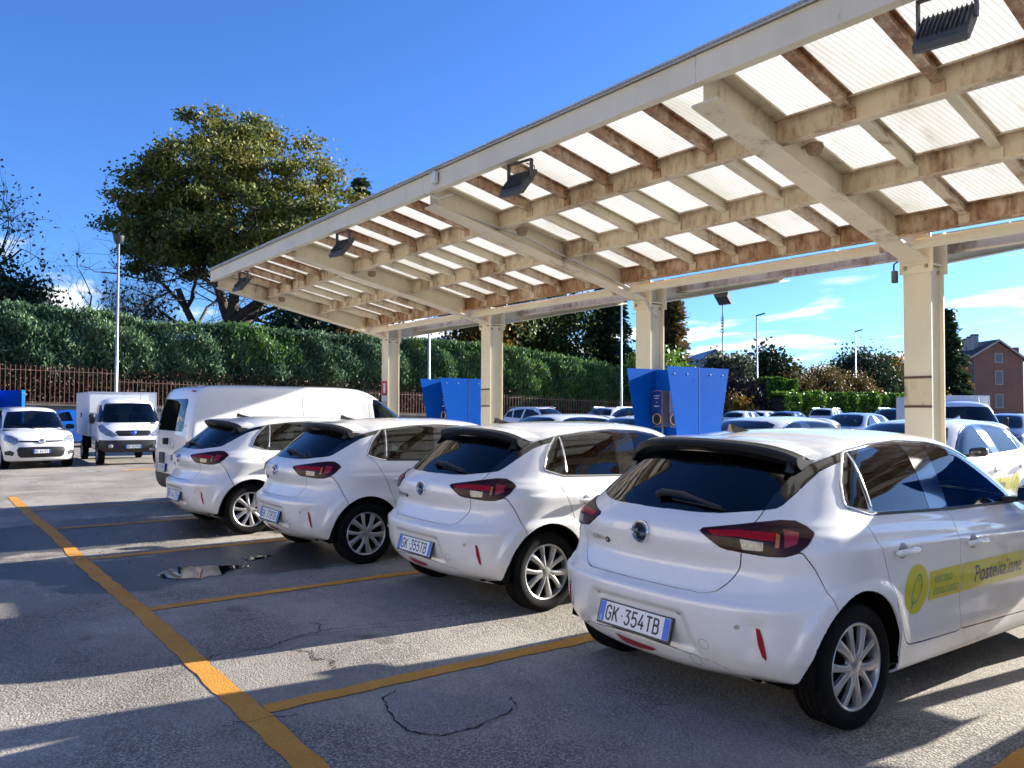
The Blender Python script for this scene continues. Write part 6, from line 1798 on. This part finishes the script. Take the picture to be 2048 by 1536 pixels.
# -- the long clipped cypress hedge: core, then sprays
def htop(y):
    return np.interp(y, [-6, 3, 7, 9.5, 12, 16, 20, 29, 36, 40, 43], [5.75, 5.68, 5.6, 5.2, 5.42, 5.2, 5.22, 5.15, 4.5, 4.05, 3.8])
hedge = tag(empty('cypress_hedge', (-40.2, 0, 0)), 'long tall clipped cypress hedge running behind the picket fence', 'hedge')
NRh = np.random.default_rng(5)
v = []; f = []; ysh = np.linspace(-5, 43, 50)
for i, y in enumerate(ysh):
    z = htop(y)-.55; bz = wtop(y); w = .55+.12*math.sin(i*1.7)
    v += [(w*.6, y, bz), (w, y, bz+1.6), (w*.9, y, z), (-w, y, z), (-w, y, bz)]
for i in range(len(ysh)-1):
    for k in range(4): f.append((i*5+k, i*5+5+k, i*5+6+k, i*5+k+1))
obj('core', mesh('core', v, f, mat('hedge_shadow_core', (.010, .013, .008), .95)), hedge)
def hedge_sprays(n, y0, y1, m, size, lo=1.0, seed=1, bias=None):
    r = np.random.default_rng(seed)
    y = r.uniform(y0, y1, n); T = htop(y); bz = np.array([wtop(q) for q in y])
    on_top = r.random(n) < .22
    z = np.where(on_top, T+r.normal(0, .10, n)-.05, bz+lo+(T-bz-lo)*r.random(n)**.85)
    # lumpy front face: plants swell and sink along the hedge
    lump = .42*np.sin(y*1.9+np.sin(z*1.3)*1.2)+.25*np.sin(y*4.3+z*2.1)+.18*np.sin(z*5+y*2.0)
    x = np.where(on_top, r.uniform(-1.0, 1.0, n), .95+lump*.34+r.normal(0, .13, n)-np.clip((z-(T-.6))*.6, 0, .5)-np.clip((bz+2.0-z)*.35, 0, .6))
    z = z+np.where(on_top, lump*.12+.12*np.abs(np.sin(y*6.1+np.sin(y*2.3)))**4+np.abs(r.normal(0, .07, n)), 0)
    C = np.stack([x, y, z], 1)
    d = np.stack([np.full(n, .42), r.normal(0, .35, n), np.full(n, .75)], 1)
    return leaves_mesh('sprays', C, size, m, dirs=d, elong=2.6, rnd=np.clip(.40+lump*.30+np.clip((z-bz-1.5)*.05, -.1, .2)+r.normal(0, .26, n), 0, 1))
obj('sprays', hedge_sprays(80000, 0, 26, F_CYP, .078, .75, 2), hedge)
obj('sprays', hedge_sprays(26000, 22, 43, F_CYPY, .092, .55, 3), hedge)
obj('sprays', hedge_sprays(22000, 22, 43, F_CYP, .092, .55, 4), hedge)
obj('sprays', hedge_sprays(2600, 12, 16, F_CYPY, .12, 2.4, 6), hedge)
# dead ivy and stems under the hedge, behind the pickets
n = 15000; y = NRh.uniform(0, 30, n); C = np.stack([NRh.normal(1.05, .18, n), y, np.array([wtop(q) for q in y])+NRh.random(n)**1.2*1.75], 1)
tag(obj('ivy_undergrowth', leaves_mesh('ivy_undergrowth', C+np.array([-40.2, 0, 0]), .075, F_DEAD)), 'brown dead ivy and stems behind the picket fence', 'undergrowth', kind='stuff')

# -- trees behind the hedge
G1 = 'trees behind the hedge'
F_OAK2 = foliage('oak_leaves_olive', [(.046, .070, .018), (.080, .105, .024), (.130, .145, .030), (.19, .18, .036), (.27, .19, .036)])
def oak(base, h):
    t = tree('oak_tree', 'large spreading oak with olive and yellowing leaves above the hedge', base, h, .62, 4, 21, F_OAK2, 0, .13, .42, spread=.66, upw=.06, nb=(3, 4), L0=4.2, group=G1, shrink=.74, wl=6.4, wr=9.0, wd=6.0)
    r = np.random.default_rng(77); er = np.array([.601, .799, 0]); ed = np.array([-.799, .601, 0]); C = []; rn = []
    k = 0
    while k < 340:
        u = r.normal(size=3); u /= np.linalg.norm(u)
        if u[2] < -.55: continue
        rad = r.uniform(.62, 1.05) if r.random() < .8 else r.uniform(.2, .65)
        wob = 1+.10*math.sin(3*math.atan2(u[1], u[0])+1)+.08*math.sin(5*u[0]+2)
        c = er*(1.5+u[0]*8.0*rad*wob)+ed*(u[1]*6.2*rad)+np.array([0, 0, 10.0+u[2]*(6.6 if u[2] > 0 else 5.6)*rad*wob])
        if c[2] < 3.4 and abs(u[0]) > .6: continue
        n = int(r.uniform(120, 400)); s_ = r.uniform(.45, 1.0)
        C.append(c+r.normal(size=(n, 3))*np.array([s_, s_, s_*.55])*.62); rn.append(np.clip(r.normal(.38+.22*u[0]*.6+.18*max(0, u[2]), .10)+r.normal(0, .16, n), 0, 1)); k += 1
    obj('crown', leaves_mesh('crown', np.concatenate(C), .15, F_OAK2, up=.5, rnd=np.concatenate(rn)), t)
oak((-51.2, 14.9, 2.4), 16.2)
tree('bare_tree', 'leafless many-stemmed tree left of the oak', (-50.6, 8.9, 2.3), 9.6, .24, 5, 5, F_DARK, 0, .1, .1, bark=BARKD, spread=.42, upw=.14, nb=(3, 3), L0=1.2, wl=3.6, wr=3.2, group=G1)
tree('bare_tree', 'second leafless tree just behind the lamp pole', (-52.0, 10.9, 2.3), 7.6, .18, 4, 8, F_DARK, 700, .16, .3, bark=BARKD, spread=.45, upw=.14, nb=(3, 4), L0=1.0, group=G1)
tree('thin_tree', 'thin nearly bare tree with a few dry leaves at the left edge', (-50.6, 2.6, 2.2), 15.2, .30, 4, 13, F_BROWN, 1900, .13, .30, bark=BARKD, spread=.52, upw=.10, nb=(3, 4), L0=4.5, group=G1, wl=4, wr=2.9)
tree('ivy_tree', 'dark ivy-covered bush at the left edge above the hedge', (-50.2, 3.6, 2.2), 7.6, .25, 3, 3, F_DARK, 9000, .17, .55, bark=BARKD, group=G1)
tree('dark_shrub_tree', 'low dark evergreen under the oak above the hedge', (-47.0, 19.6, 2.0), 6.2, .22, 3, 33, F_DARK, 9000, .19, .7, bark=BARKD, group=G1)
tree('brown_tree', 'rust-leaved tree showing under the canopy between the farthest posts', (-46.0, 22.5, 2.0), 7.4, .22, 3, 35, F_GOLD, 8000, .18, .6, group=G1)
tree('autumn_tree', 'yellowing tree showing left of the pine under the canopy', (-45.5, 31.0, 1.5), 8.4, .22, 3, 37, F_GOLD, 8000, .18, .65, group=G1)

def conifer(name, label, base, h, rw, m, n, size, seed, droop=.25, dens=1.0, group=None, top=.0):
    """trunk with whorls of drooping boughs clothed in needles"""
    rs = random.Random(seed); t = tag(empty(name, base), label, 'tree', group)
    segs = [([Vector((0, 0, 0)), Vector((0, 0, h*.5)), Vector((rs.gauss(0, .1), 0, h*.98))], [h*.022, h*.014, .02], 3)]; tips = []
    z = h*.08
    while z < h*.97:
        f_ = (1-z/h); r0 = rw*(f_**.75)*rs.uniform(.75, 1.12)+.15
        for k in range(rs.randint(4, 6)):
            a = rs.random()*6.283; e = Vector((math.cos(a), math.sin(a), 0)); L = r0*rs.uniform(.6, 1.08)
            p0 = Vector((0, 0, z)); p1 = p0+e*L*.55+Vector((0, 0, L*.12)); p2 = p0+e*L+Vector((0, 0, -L*droop+L*.2))
            segs.append(([p0, p1, p2], [.05, .03, .012], 1))
            for q in np.linspace(.25, 1, 6): tips.append(((p0.lerp(p1, q*2) if q < .5 else p1.lerp(p2, q*2-1)), e))
        z += h*rs.uniform(.025, .045)
    limbs(segs).build('trunk', BARKD, t, smooth=True)
    tp = np.array([q[0][:] for q in tips]); k = NR.integers(0, len(tp), n); C = tp[k]+NR.normal(size=(n, 3))*np.array([.28, .28, .16])*max(1, rw/3)
    D = np.array([q[1][:] for q in tips])[k]; D[:, 2] -= .25
    obj('crown', leaves_mesh('crown', C, size, m, dirs=D, elong=2.2), t)
    return t
conifer('cypress_tree', 'slim dark cypress tip rising beside the oak above the canopy', (-63.5, 31.1, 3), 18.6, 1.9, F_DARK, 7000, .26, 2, -.3, group=G1)
tree('pine_tree', 'rounded yellow-green pine between the second and third posts', (-45.5, 36.6, 1.2), 9.6, .26, 3, 41, F_PINE, 20000, .16, .55, group=G1)
conifer('cedar_tree', 'dark drooping cedar just left of the second post', (-43.8, 42.0, 1.0), 10.6, 3.1, F_DARK, 16000, .20, 43, .5, group=G1)
conifer('blue_cedar_tree', 'tall bluish conifer behind the pine', (-50.5, 37.0, 1.2), 11.0, 2.4, F_DARK, 8000, .20, 44, .3, group=G1)
conifer('brown_conifer', 'brownish conifer standing right of the second post', (-42.2, 47.2, .8), 9.6, 2.4, F_BROWN, 11000, .18, 45, .15, group=G1)
tree('green_shrub', 'leafy green shrub low beside the second post', (-37.9, 41.2, .6), 5.0, .12, 3, 47, F_LAUREL, 6000, .15, .45, cat='shrub')
tree('olive_tree', 'grey-green feathery trees beside the blue-roofed building', (-39.6, 50.2, .5), 5.2, .14, 3, 51, F_OLIVE, 7500, .17, .38, spread=.4, upw=.2)
tree('magnolia_tree', 'dark glossy magnolia with open crown behind the street lamp', (-40.5, 56.6, .4), 6.3, .18, 3, 53, F_MAG, 5200, .24, .40)
tree('purple_shrub', 'dark purple-brown shrub right of the large blue hood', (-36.6, 47.6, .2), 3.6, .12, 3, 55, F_PURPLE, 9000, .14, .42, cat='shrub')
tree('ochre_shrub', 'small ochre shrub at the foot of the purple shrub', (-34.8, 45.4, .1), 2.5, .06, 3, 56, F_GOLD, 2200, .12, .3, cat='shrub')
tree('brown_shrub', 'rust-brown autumn shrub left of centre above the laurel hedge', (-38.6, 57.0, .3), 4.6, .12, 3, 57, F_BROWN, 14000, .12, .5, cat='shrub')
tree('brown_shrub', 'olive-brown autumn shrub in the middle above the laurel hedge', (-38.0, 60.6, .3), 4.5, .12, 3, 59, F_BROWN, 12000, .12, .5, cat='shrub')
tree('brown_shrub', 'brown autumn shrub next to the round tree above the laurel hedge', (-37.4, 64.4, .3), 4.2, .12, 3, 60, F_BROWN, 11000, .12, .5, cat='shrub')
tree('round_tree', 'round dark tree with a golden right flank beside the nearest post', (-42.8, 74.4, .2), 7.2, .34, 4, 61, F_DARK, 26000, .17, .55, L0=1.6, spread=.6)
tree('golden_tree', 'golden autumn tree between the round tree and the nearest post', (-41.4, 79.6, .2), 6.9, .28, 3, 63, F_GOLD, 14000, .17, .6, L0=1.6)
conifer('tall_conifer', 'tall dark conifer in front of the brick house', (-43.6, 95.2, 0), 13.0, 3.2, F_DARK, 14000, .26, 65, .3)
conifer('low_conifer', 'lower brownish conifer branches before the house wall', (-43.2, 97.4, 0), 6.5, 2.6, F_BROWN, 5000, .24, 66, .3)
def block_hedge(name, label, p0, p1, w, z0, h, m, n, size, seed):
    t = tag(empty(name, (0, 0, 0)), label, 'hedge'); r = np.random.default_rng(seed)
    p0, p1 = np.array(p0, float), np.array(p1, float); L = np.linalg.norm(p1-p0); e = (p1-p0)/L; nn = np.array([-e[1], e[0]])
    s = r.random(n)*L; lump = .16*np.sin(s*2.1)+.12*np.sin(s*5.3+1); face = r.random(n)
    off = np.where(face < .72, np.sign(r.random(n)-.5)*(w/2+lump*.8+r.normal(0, .07, n)), r.uniform(-w/2, w/2, n))
    z = np.where(face < .72, z0+h*r.random(n), z0+h+lump*.7+r.normal(0, .06, n))
    C = np.stack([p0[0]+e[0]*s+nn[0]*off, p0[1]+e[1]*s+nn[1]*off, z], 1)
    b = MB(); q0, q1 = p0-nn*(w/2-.2), p0+nn*(w/2-.2); q2, q3 = p1+nn*(w/2-.2), p1-nn*(w/2-.2)
    b.hexa([(*q0, z0), (*q1, z0), (*q2, z0), (*q3, z0), (*q0, z0+h-.2), (*q1, z0+h-.2), (*q2, z0+h-.2), (*q3, z0+h-.2)]); o = b.build('core', MATS['hedge_shadow_core'], t); recalc(o.data)
    obj('leaves', leaves_mesh('leaves', C, size, m, up=.3), t); return t
block_hedge('laurel_hedge', 'bright green clipped laurel hedge behind the rear car park', (-33.6, 48.4), (-31.0, 66), 1.4, .1, 2.45, F_LAUREL, 30000, .13, 71)
block_hedge('tall_laurel_bush', 'tall squared laurel bush beside the first street lamp', (-35.6, 49.4), (-34.4, 51.6), 1.5, .1, 3.5, F_LAUREL, 7000, .14, 72)
# low picket fence beside the laurel hedge
fence2 = tag(empty('low_fence', (-34.3, 44, 0)), 'low dark picket fence left of the laurel hedge', 'fence'); b = MB(); b.box(-.01, .01, -.01, .01, .1, 1.62); pk2 = b.mesh('picket', PICK)
for k in range(34): obj('picket', pk2, fence2, (-.02*k, .16*k, 0))
b = MB(); b.hexa([(-.01, 0, 1.45), (.02, 0, 1.45), (-.64, 5.3, 1.45), (-.67, 5.3, 1.45), (-.01, 0, 1.49), (.02, 0, 1.49), (-.64, 5.3, 1.49), (-.67, 5.3, 1.49)]); o = b.build('rail', PICK, fence2); recalc(o.data)

# -- street lamps
POLEM = mat('galvanised_pole', (.46, .48, .49), .45, metal=.6, noise=(4, .4, (.34, .35, .35)))
def street_lamp(loc, h, label, kind, rz=0):
    t = tag(empty('street_lamp', loc, rz), label, 'street lamp', 'street lamps of the car park')
    MB().tube([(0, 0, 0), (0, 0, 1.2), (0, 0, h)], [.085, .075, .045], 12).build('pole', POLEM, t, smooth=True)
    b = MB(); b.lathe([(.0, .0), (.12, .0), (.12, .25), (.09, .30), (.0, .30)], 12, 'z', close=False); b.build('base', POLEM, t)
    if kind == 'arm':
        b = MB(); n0 = len(b.v); b.bbox(-.05, .62, -.11, .11, -.05, .06, .04); b.v = [(q[0], q[1], q[2]+h+.02+q[0]*.30) for q in b.v]; o = b.build('lamp_head', mat('lamp_head_dark', (.04, .042, .045), .5), t, autos=40)
    else:
        b = MB(); b.lathe([(.0, 0), (.10, .0), (.20, .12), (.22, .32), (.0, .34)], 12, 'z', (0, 0, h-.06), close=False); b.build('lamp_head', mat('lamp_head_dark', (.04, .042, .045), .5), t, autos=40)
street_lamp((-36.9, 6.95, 0), 8.5, 'tall pale lamp pole with a bell head in front of the hedge', 'bell')
street_lamp((-34.4, 20.7, 0), 8.6, 'pale lamp pole showing between the third and fourth posts', 'bell')
street_lamp((-32.1, 31.8, 0), 8.6, 'grey lamp pole just left of the second post', 'bell')
street_lamp((-36.8, 50.6, 0), 8.5, 'street lamp with slanted head near the magnolia', 'arm', R(50))
street_lamp((-38.9, 67.9, 0), 8.5, 'street lamp with slanted head in front of the round tree', 'arm', R(50))

# -- buildings
def window(b, *a): pass
SHEDW = mat('white_render', (.66, .66, .64), .7, noise=(1, .3, (.55, .55, .53))); SHEDR = mat('blue_metal_roof', (.035, .075, .20), .4, noise=(.8, .4, (.05, .09, .22)))
t = tag(empty('blue_roof_building', (-48.0, 56.5, 0), R(0)), 'white gabled building with a blue roof beyond the large blue hood', 'building')
# ridge runs across the view; gable end faces the camera's right
gx = [(-2.2, 0), (2.2, 0), (2.2, 5.2), (0, 6.75), (-2.2, 5.2)]
e1 = Vector((.60, .80, 0)); e2 = Vector((-.80, .60, 0))      # gable axis, ridge axis
P3 = lambda a, c, d: tuple(Vector((1.6, 1.2, 0))+e1*a+e2*d+Vector((0, 0, c)))
b = MB(); b.prism(gx, lambda a, c: P3(a, c, 0), lambda a, c: P3(a, c, 9)); o = b.build('wall', SHEDW, t); recalc(o.data)
for s_ in (-1, 1):
    b = MB(); b.hexa([P3(s_*2.45, 5.05, -.25), P3(0, 6.78, -.25), P3(0, 6.78, 9.2), P3(s_*2.45, 5.05, 9.2), P3(s_*2.45, 5.15, -.25), P3(0, 6.9, -.25), P3(0, 6.9, 9.2), P3(s_*2.45, 5.15, 9.2)]); o = b.build('roof', SHEDR, t); recalc(o.data)
b = MB(); b.hexa([P3(-.5, 3.6, -.02), P3(.5, 3.6, -.02), P3(.5, 3.6, .04), P3(-.5, 3.6, .04), P3(-.5, 4.7, -.02), P3(.5, 4.7, -.02), P3(.5, 4.7, .04), P3(-.5, 4.7, .04)]); o = b.build('window', mat('far_window_dark', (.03, .035, .04), .2), t); recalc(o.data)

BRICK = mat('red_brick_far', (.26, .125, .08), .85, noise=(.7, .8, (.21, .10, .07)), bump=(6, .3, .03)); ROOFT = mat('dark_roof_tiles', (.045, .042, .048), .8, noise=(2, .6, (.07, .06, .06)))
FRAME = mat('stone_window_frame', (.42, .36, .30), .8); SHUT = mat('window_shutter_grey', (.16, .17, .18), .6)
t = tag(empty('brick_house', (-49.7, 116.5, 0), 0), 'three-storey red brick house with dark roof and stepped chimney', 'building')
g1 = Vector((.60, .80, 0)).normalized(); g2 = Vector((-.80, .60, 0)).normalized()   # along the gable wall, along the ridge
Q = lambda a, c, d: tuple(g1*a+g2*d+Vector((0, 0, c)))
W = 6.9
b = MB(); b.prism([(0, 0), (W, 0), (W, 8.5), (W/2, 10.9), (0, 8.9)], lambda a, c: Q(a, c, 0), lambda a, c: Q(a, c, 16)); o = b.build('wall', BRICK, t); recalc(o.data)
roofs = []
for (a0, z0), (a1, z1) in (((-.6, 8.62), (W/2, 11.05)), ((W+.6, 8.2), (W/2, 11.05))):
    b = MB(); b.hexa([Q(a0, z0, -.45), Q(a1, z1, -.45), Q(a1, z1, 16.3), Q(a0, z0, 16.3), Q(a0, z0+.16, -.45), Q(a1, z1+.16, -.45), Q(a1, z1+.16, 16.3), Q(a0, z0+.16, 16.3)]); o = b.build('roof', ROOFT, t); recalc(o.data); roofs.append(o)
    b = MB(); b.hexa([Q(a0, z0-.14, -.47), Q(a1, z1-.14, -.47), Q(a1, z1-.14, -.40), Q(a0, z0-.14, -.40), Q(a0, z0+.14, -.47), Q(a1, z1+.14, -.47), Q(a1, z1+.14, -.40), Q(a0, z0+.14, -.40)]); o = b.build('barge_board', FRAME, t); recalc(o.data)
for k in range(4):
    b = MB(); d = 2.0+k*.95; zb = 9.9; b.hexa([Q(1.3, zb-.6, d), Q(2.0, zb-.6, d), Q(2.0, zb-.6, d+.8), Q(1.3, zb-.6, d+.8), Q(1.3, 11.9-k*.22, d), Q(2.0, 11.9-k*.22, d), Q(2.0, 11.9-k*.22, d+.8), Q(1.3, 11.9-k*.22, d+.8)]); o = b.build('chimney', FRAME, roofs[0]); recalc(o.data)
    b = MB(); z_ = 11.9-k*.22; b.hexa([Q(1.2, z_+.005, d-.05), Q(2.1, z_+.005, d-.05), Q(2.1, z_+.005, d+.85), Q(1.2, z_+.005, d+.85), Q(1.3, z_+.22, d+.1), Q(2.0, z_+.22, d+.1), Q(2.0, z_+.22, d+.7), Q(1.3, z_+.22, d+.7)]); o = b.build('chimney_cap', ROOFT, roofs[0]); recalc(o.data)
b = MB(); b.hexa([Q(W-.6, 8, 1), Q(W+.1, 8, 1), Q(W+.1, 8, 1.7), Q(W-.6, 8, 1.7), Q(W-.6, 10.2, 1), Q(W+.1, 10.2, 1), Q(W+.1, 10.2, 1.7), Q(W-.6, 10.2, 1.7)]); o = b.build('chimney', BRICK, roofs[1]); recalc(o.data)
def hwin(a, z, w, h):
    b = MB(); b.hexa([Q(a-w/2-.13, z-.13, -.04), Q(a+w/2+.13, z-.13, -.04), Q(a+w/2+.13, z-.13, .05), Q(a-w/2-.13, z-.13, .05), Q(a-w/2-.13, z+h+.13, -.04), Q(a+w/2+.13, z+h+.13, -.04), Q(a+w/2+.13, z+h+.13, .05), Q(a-w/2-.13, z+h+.13, .05)]); o = b.build('window', FRAME, t); recalc(o.data)
    b = MB(); b.hexa([Q(a-w/2, z, -.07), Q(a+w/2, z, -.07), Q(a+w/2, z, -.03), Q(a-w/2, z, -.03), Q(a-w/2, z+h, -.07), Q(a+w/2, z+h, -.07), Q(a+w/2, z+h, -.03), Q(a-w/2, z+h, -.03)]); p = b.build('shutter', SHUT, o); recalc(p.data)
for z, h in ((8.1, 1.1), (5.1, 1.7), (1.9, 1.7)): hwin(3.55, z, .85, h)
for d in (2.2, 5.4, 8.6, 11.8):
    for z in (1.9, 5.0):
        b = MB(); b.hexa([Q(-.06, z, d), Q(.04, z, d), Q(.04, z, d+1.1), Q(-.06, z, d+1.1), Q(-.06, z+1.7, d), Q(.04, z+1.7, d), Q(.04, z+1.7, d+1.1), Q(-.06, z+1.7, d+1.1)]); o = b.build('window', SHUT, t); recalc(o.data)
b = MB(); b.tube([Q(.15, 0, -.08), Q(.15, 8.6, -.08)], .07, 6); b.build('downpipe', SHUT, t)
t2 = tag(empty('distant_house', (-66, 118, 0)), 'dark-roofed house half hidden behind the nearest post', 'building')
b = MB(); b.prism([(0, 0), (9, 0), (9, 6.5), (4.5, 9.4), (0, 6.5)], lambda a, c: Q(a, c, 0), lambda a, c: Q(a, c, 12)); o = b.build('wall', BRICK, t2); recalc(o.data)
for (a0, z0), (a1, z1) in (((-.5, 6.3), (4.5, 9.55)), ((9.5, 6.3), (4.5, 9.55))):
    b = MB(); b.hexa([Q(a0, z0, -.4), Q(a1, z1, -.4), Q(a1, z1, 12.3), Q(a0, z0, 12.3), Q(a0, z0+.16, -.4), Q(a1, z1+.16, -.4), Q(a1, z1+.16, 12.3), Q(a0, z0+.16, 12.3)]); o = b.build('roof', ROOFT, t2); recalc(o.data)
# ------------------------------------------------------------------ unseen building added behind the camera to bounce neutral light onto the car tails
RENDERW = mat('cream_render', (.56, .495, .39), .9, noise=(.8, .5, (.50, .44, .35)), bump=(40, .2, .004))
dep = tag(empty('added_bounce_building', (0, -17, 0)), 'unseen cream building added behind the camera to bounce sunlight onto the car tails', 'building')
b = MB(); b.box(-34, 22, -9, 0, 0, 6.4); b.build('wall', RENDERW, dep)
b = MB(); b.box(-34.3, 22.3, -9.3, .35, 6.4, 6.75); b.build('roof_edge', GUTTER, dep)
wf = MB(); wf.box(-.75, .75, .002, .06, 0, 1.5); wfm = wf.mesh('window', mat('window_frame_white', (.6, .6, .58), .5))
wp = MB(); wp.box(-.68, .68, .061, .066, .07, 1.43); wpm = wp.mesh('pane', mat('dark_window_pane', (.02, .025, .03), .05, coat=1))
for k in range(17):
    for z in (1.1, 4.0):
        if z < 2 and k % 5 == 2: continue
        o = obj('window', wfm, dep, (-31.5+k*3.2, 0, z)); obj('pane', wpm, o)
dr = MB(); dr.box(-1.6, 1.6, .002, .07, 0, 2.9); drm = dr.mesh('door', mat('roller_door_grey', (.25, .26, .27), .6))
for k in range(17):
    if k % 5 == 2: obj('door', drm, dep, (-31.5+k*3.2, 0, 0))
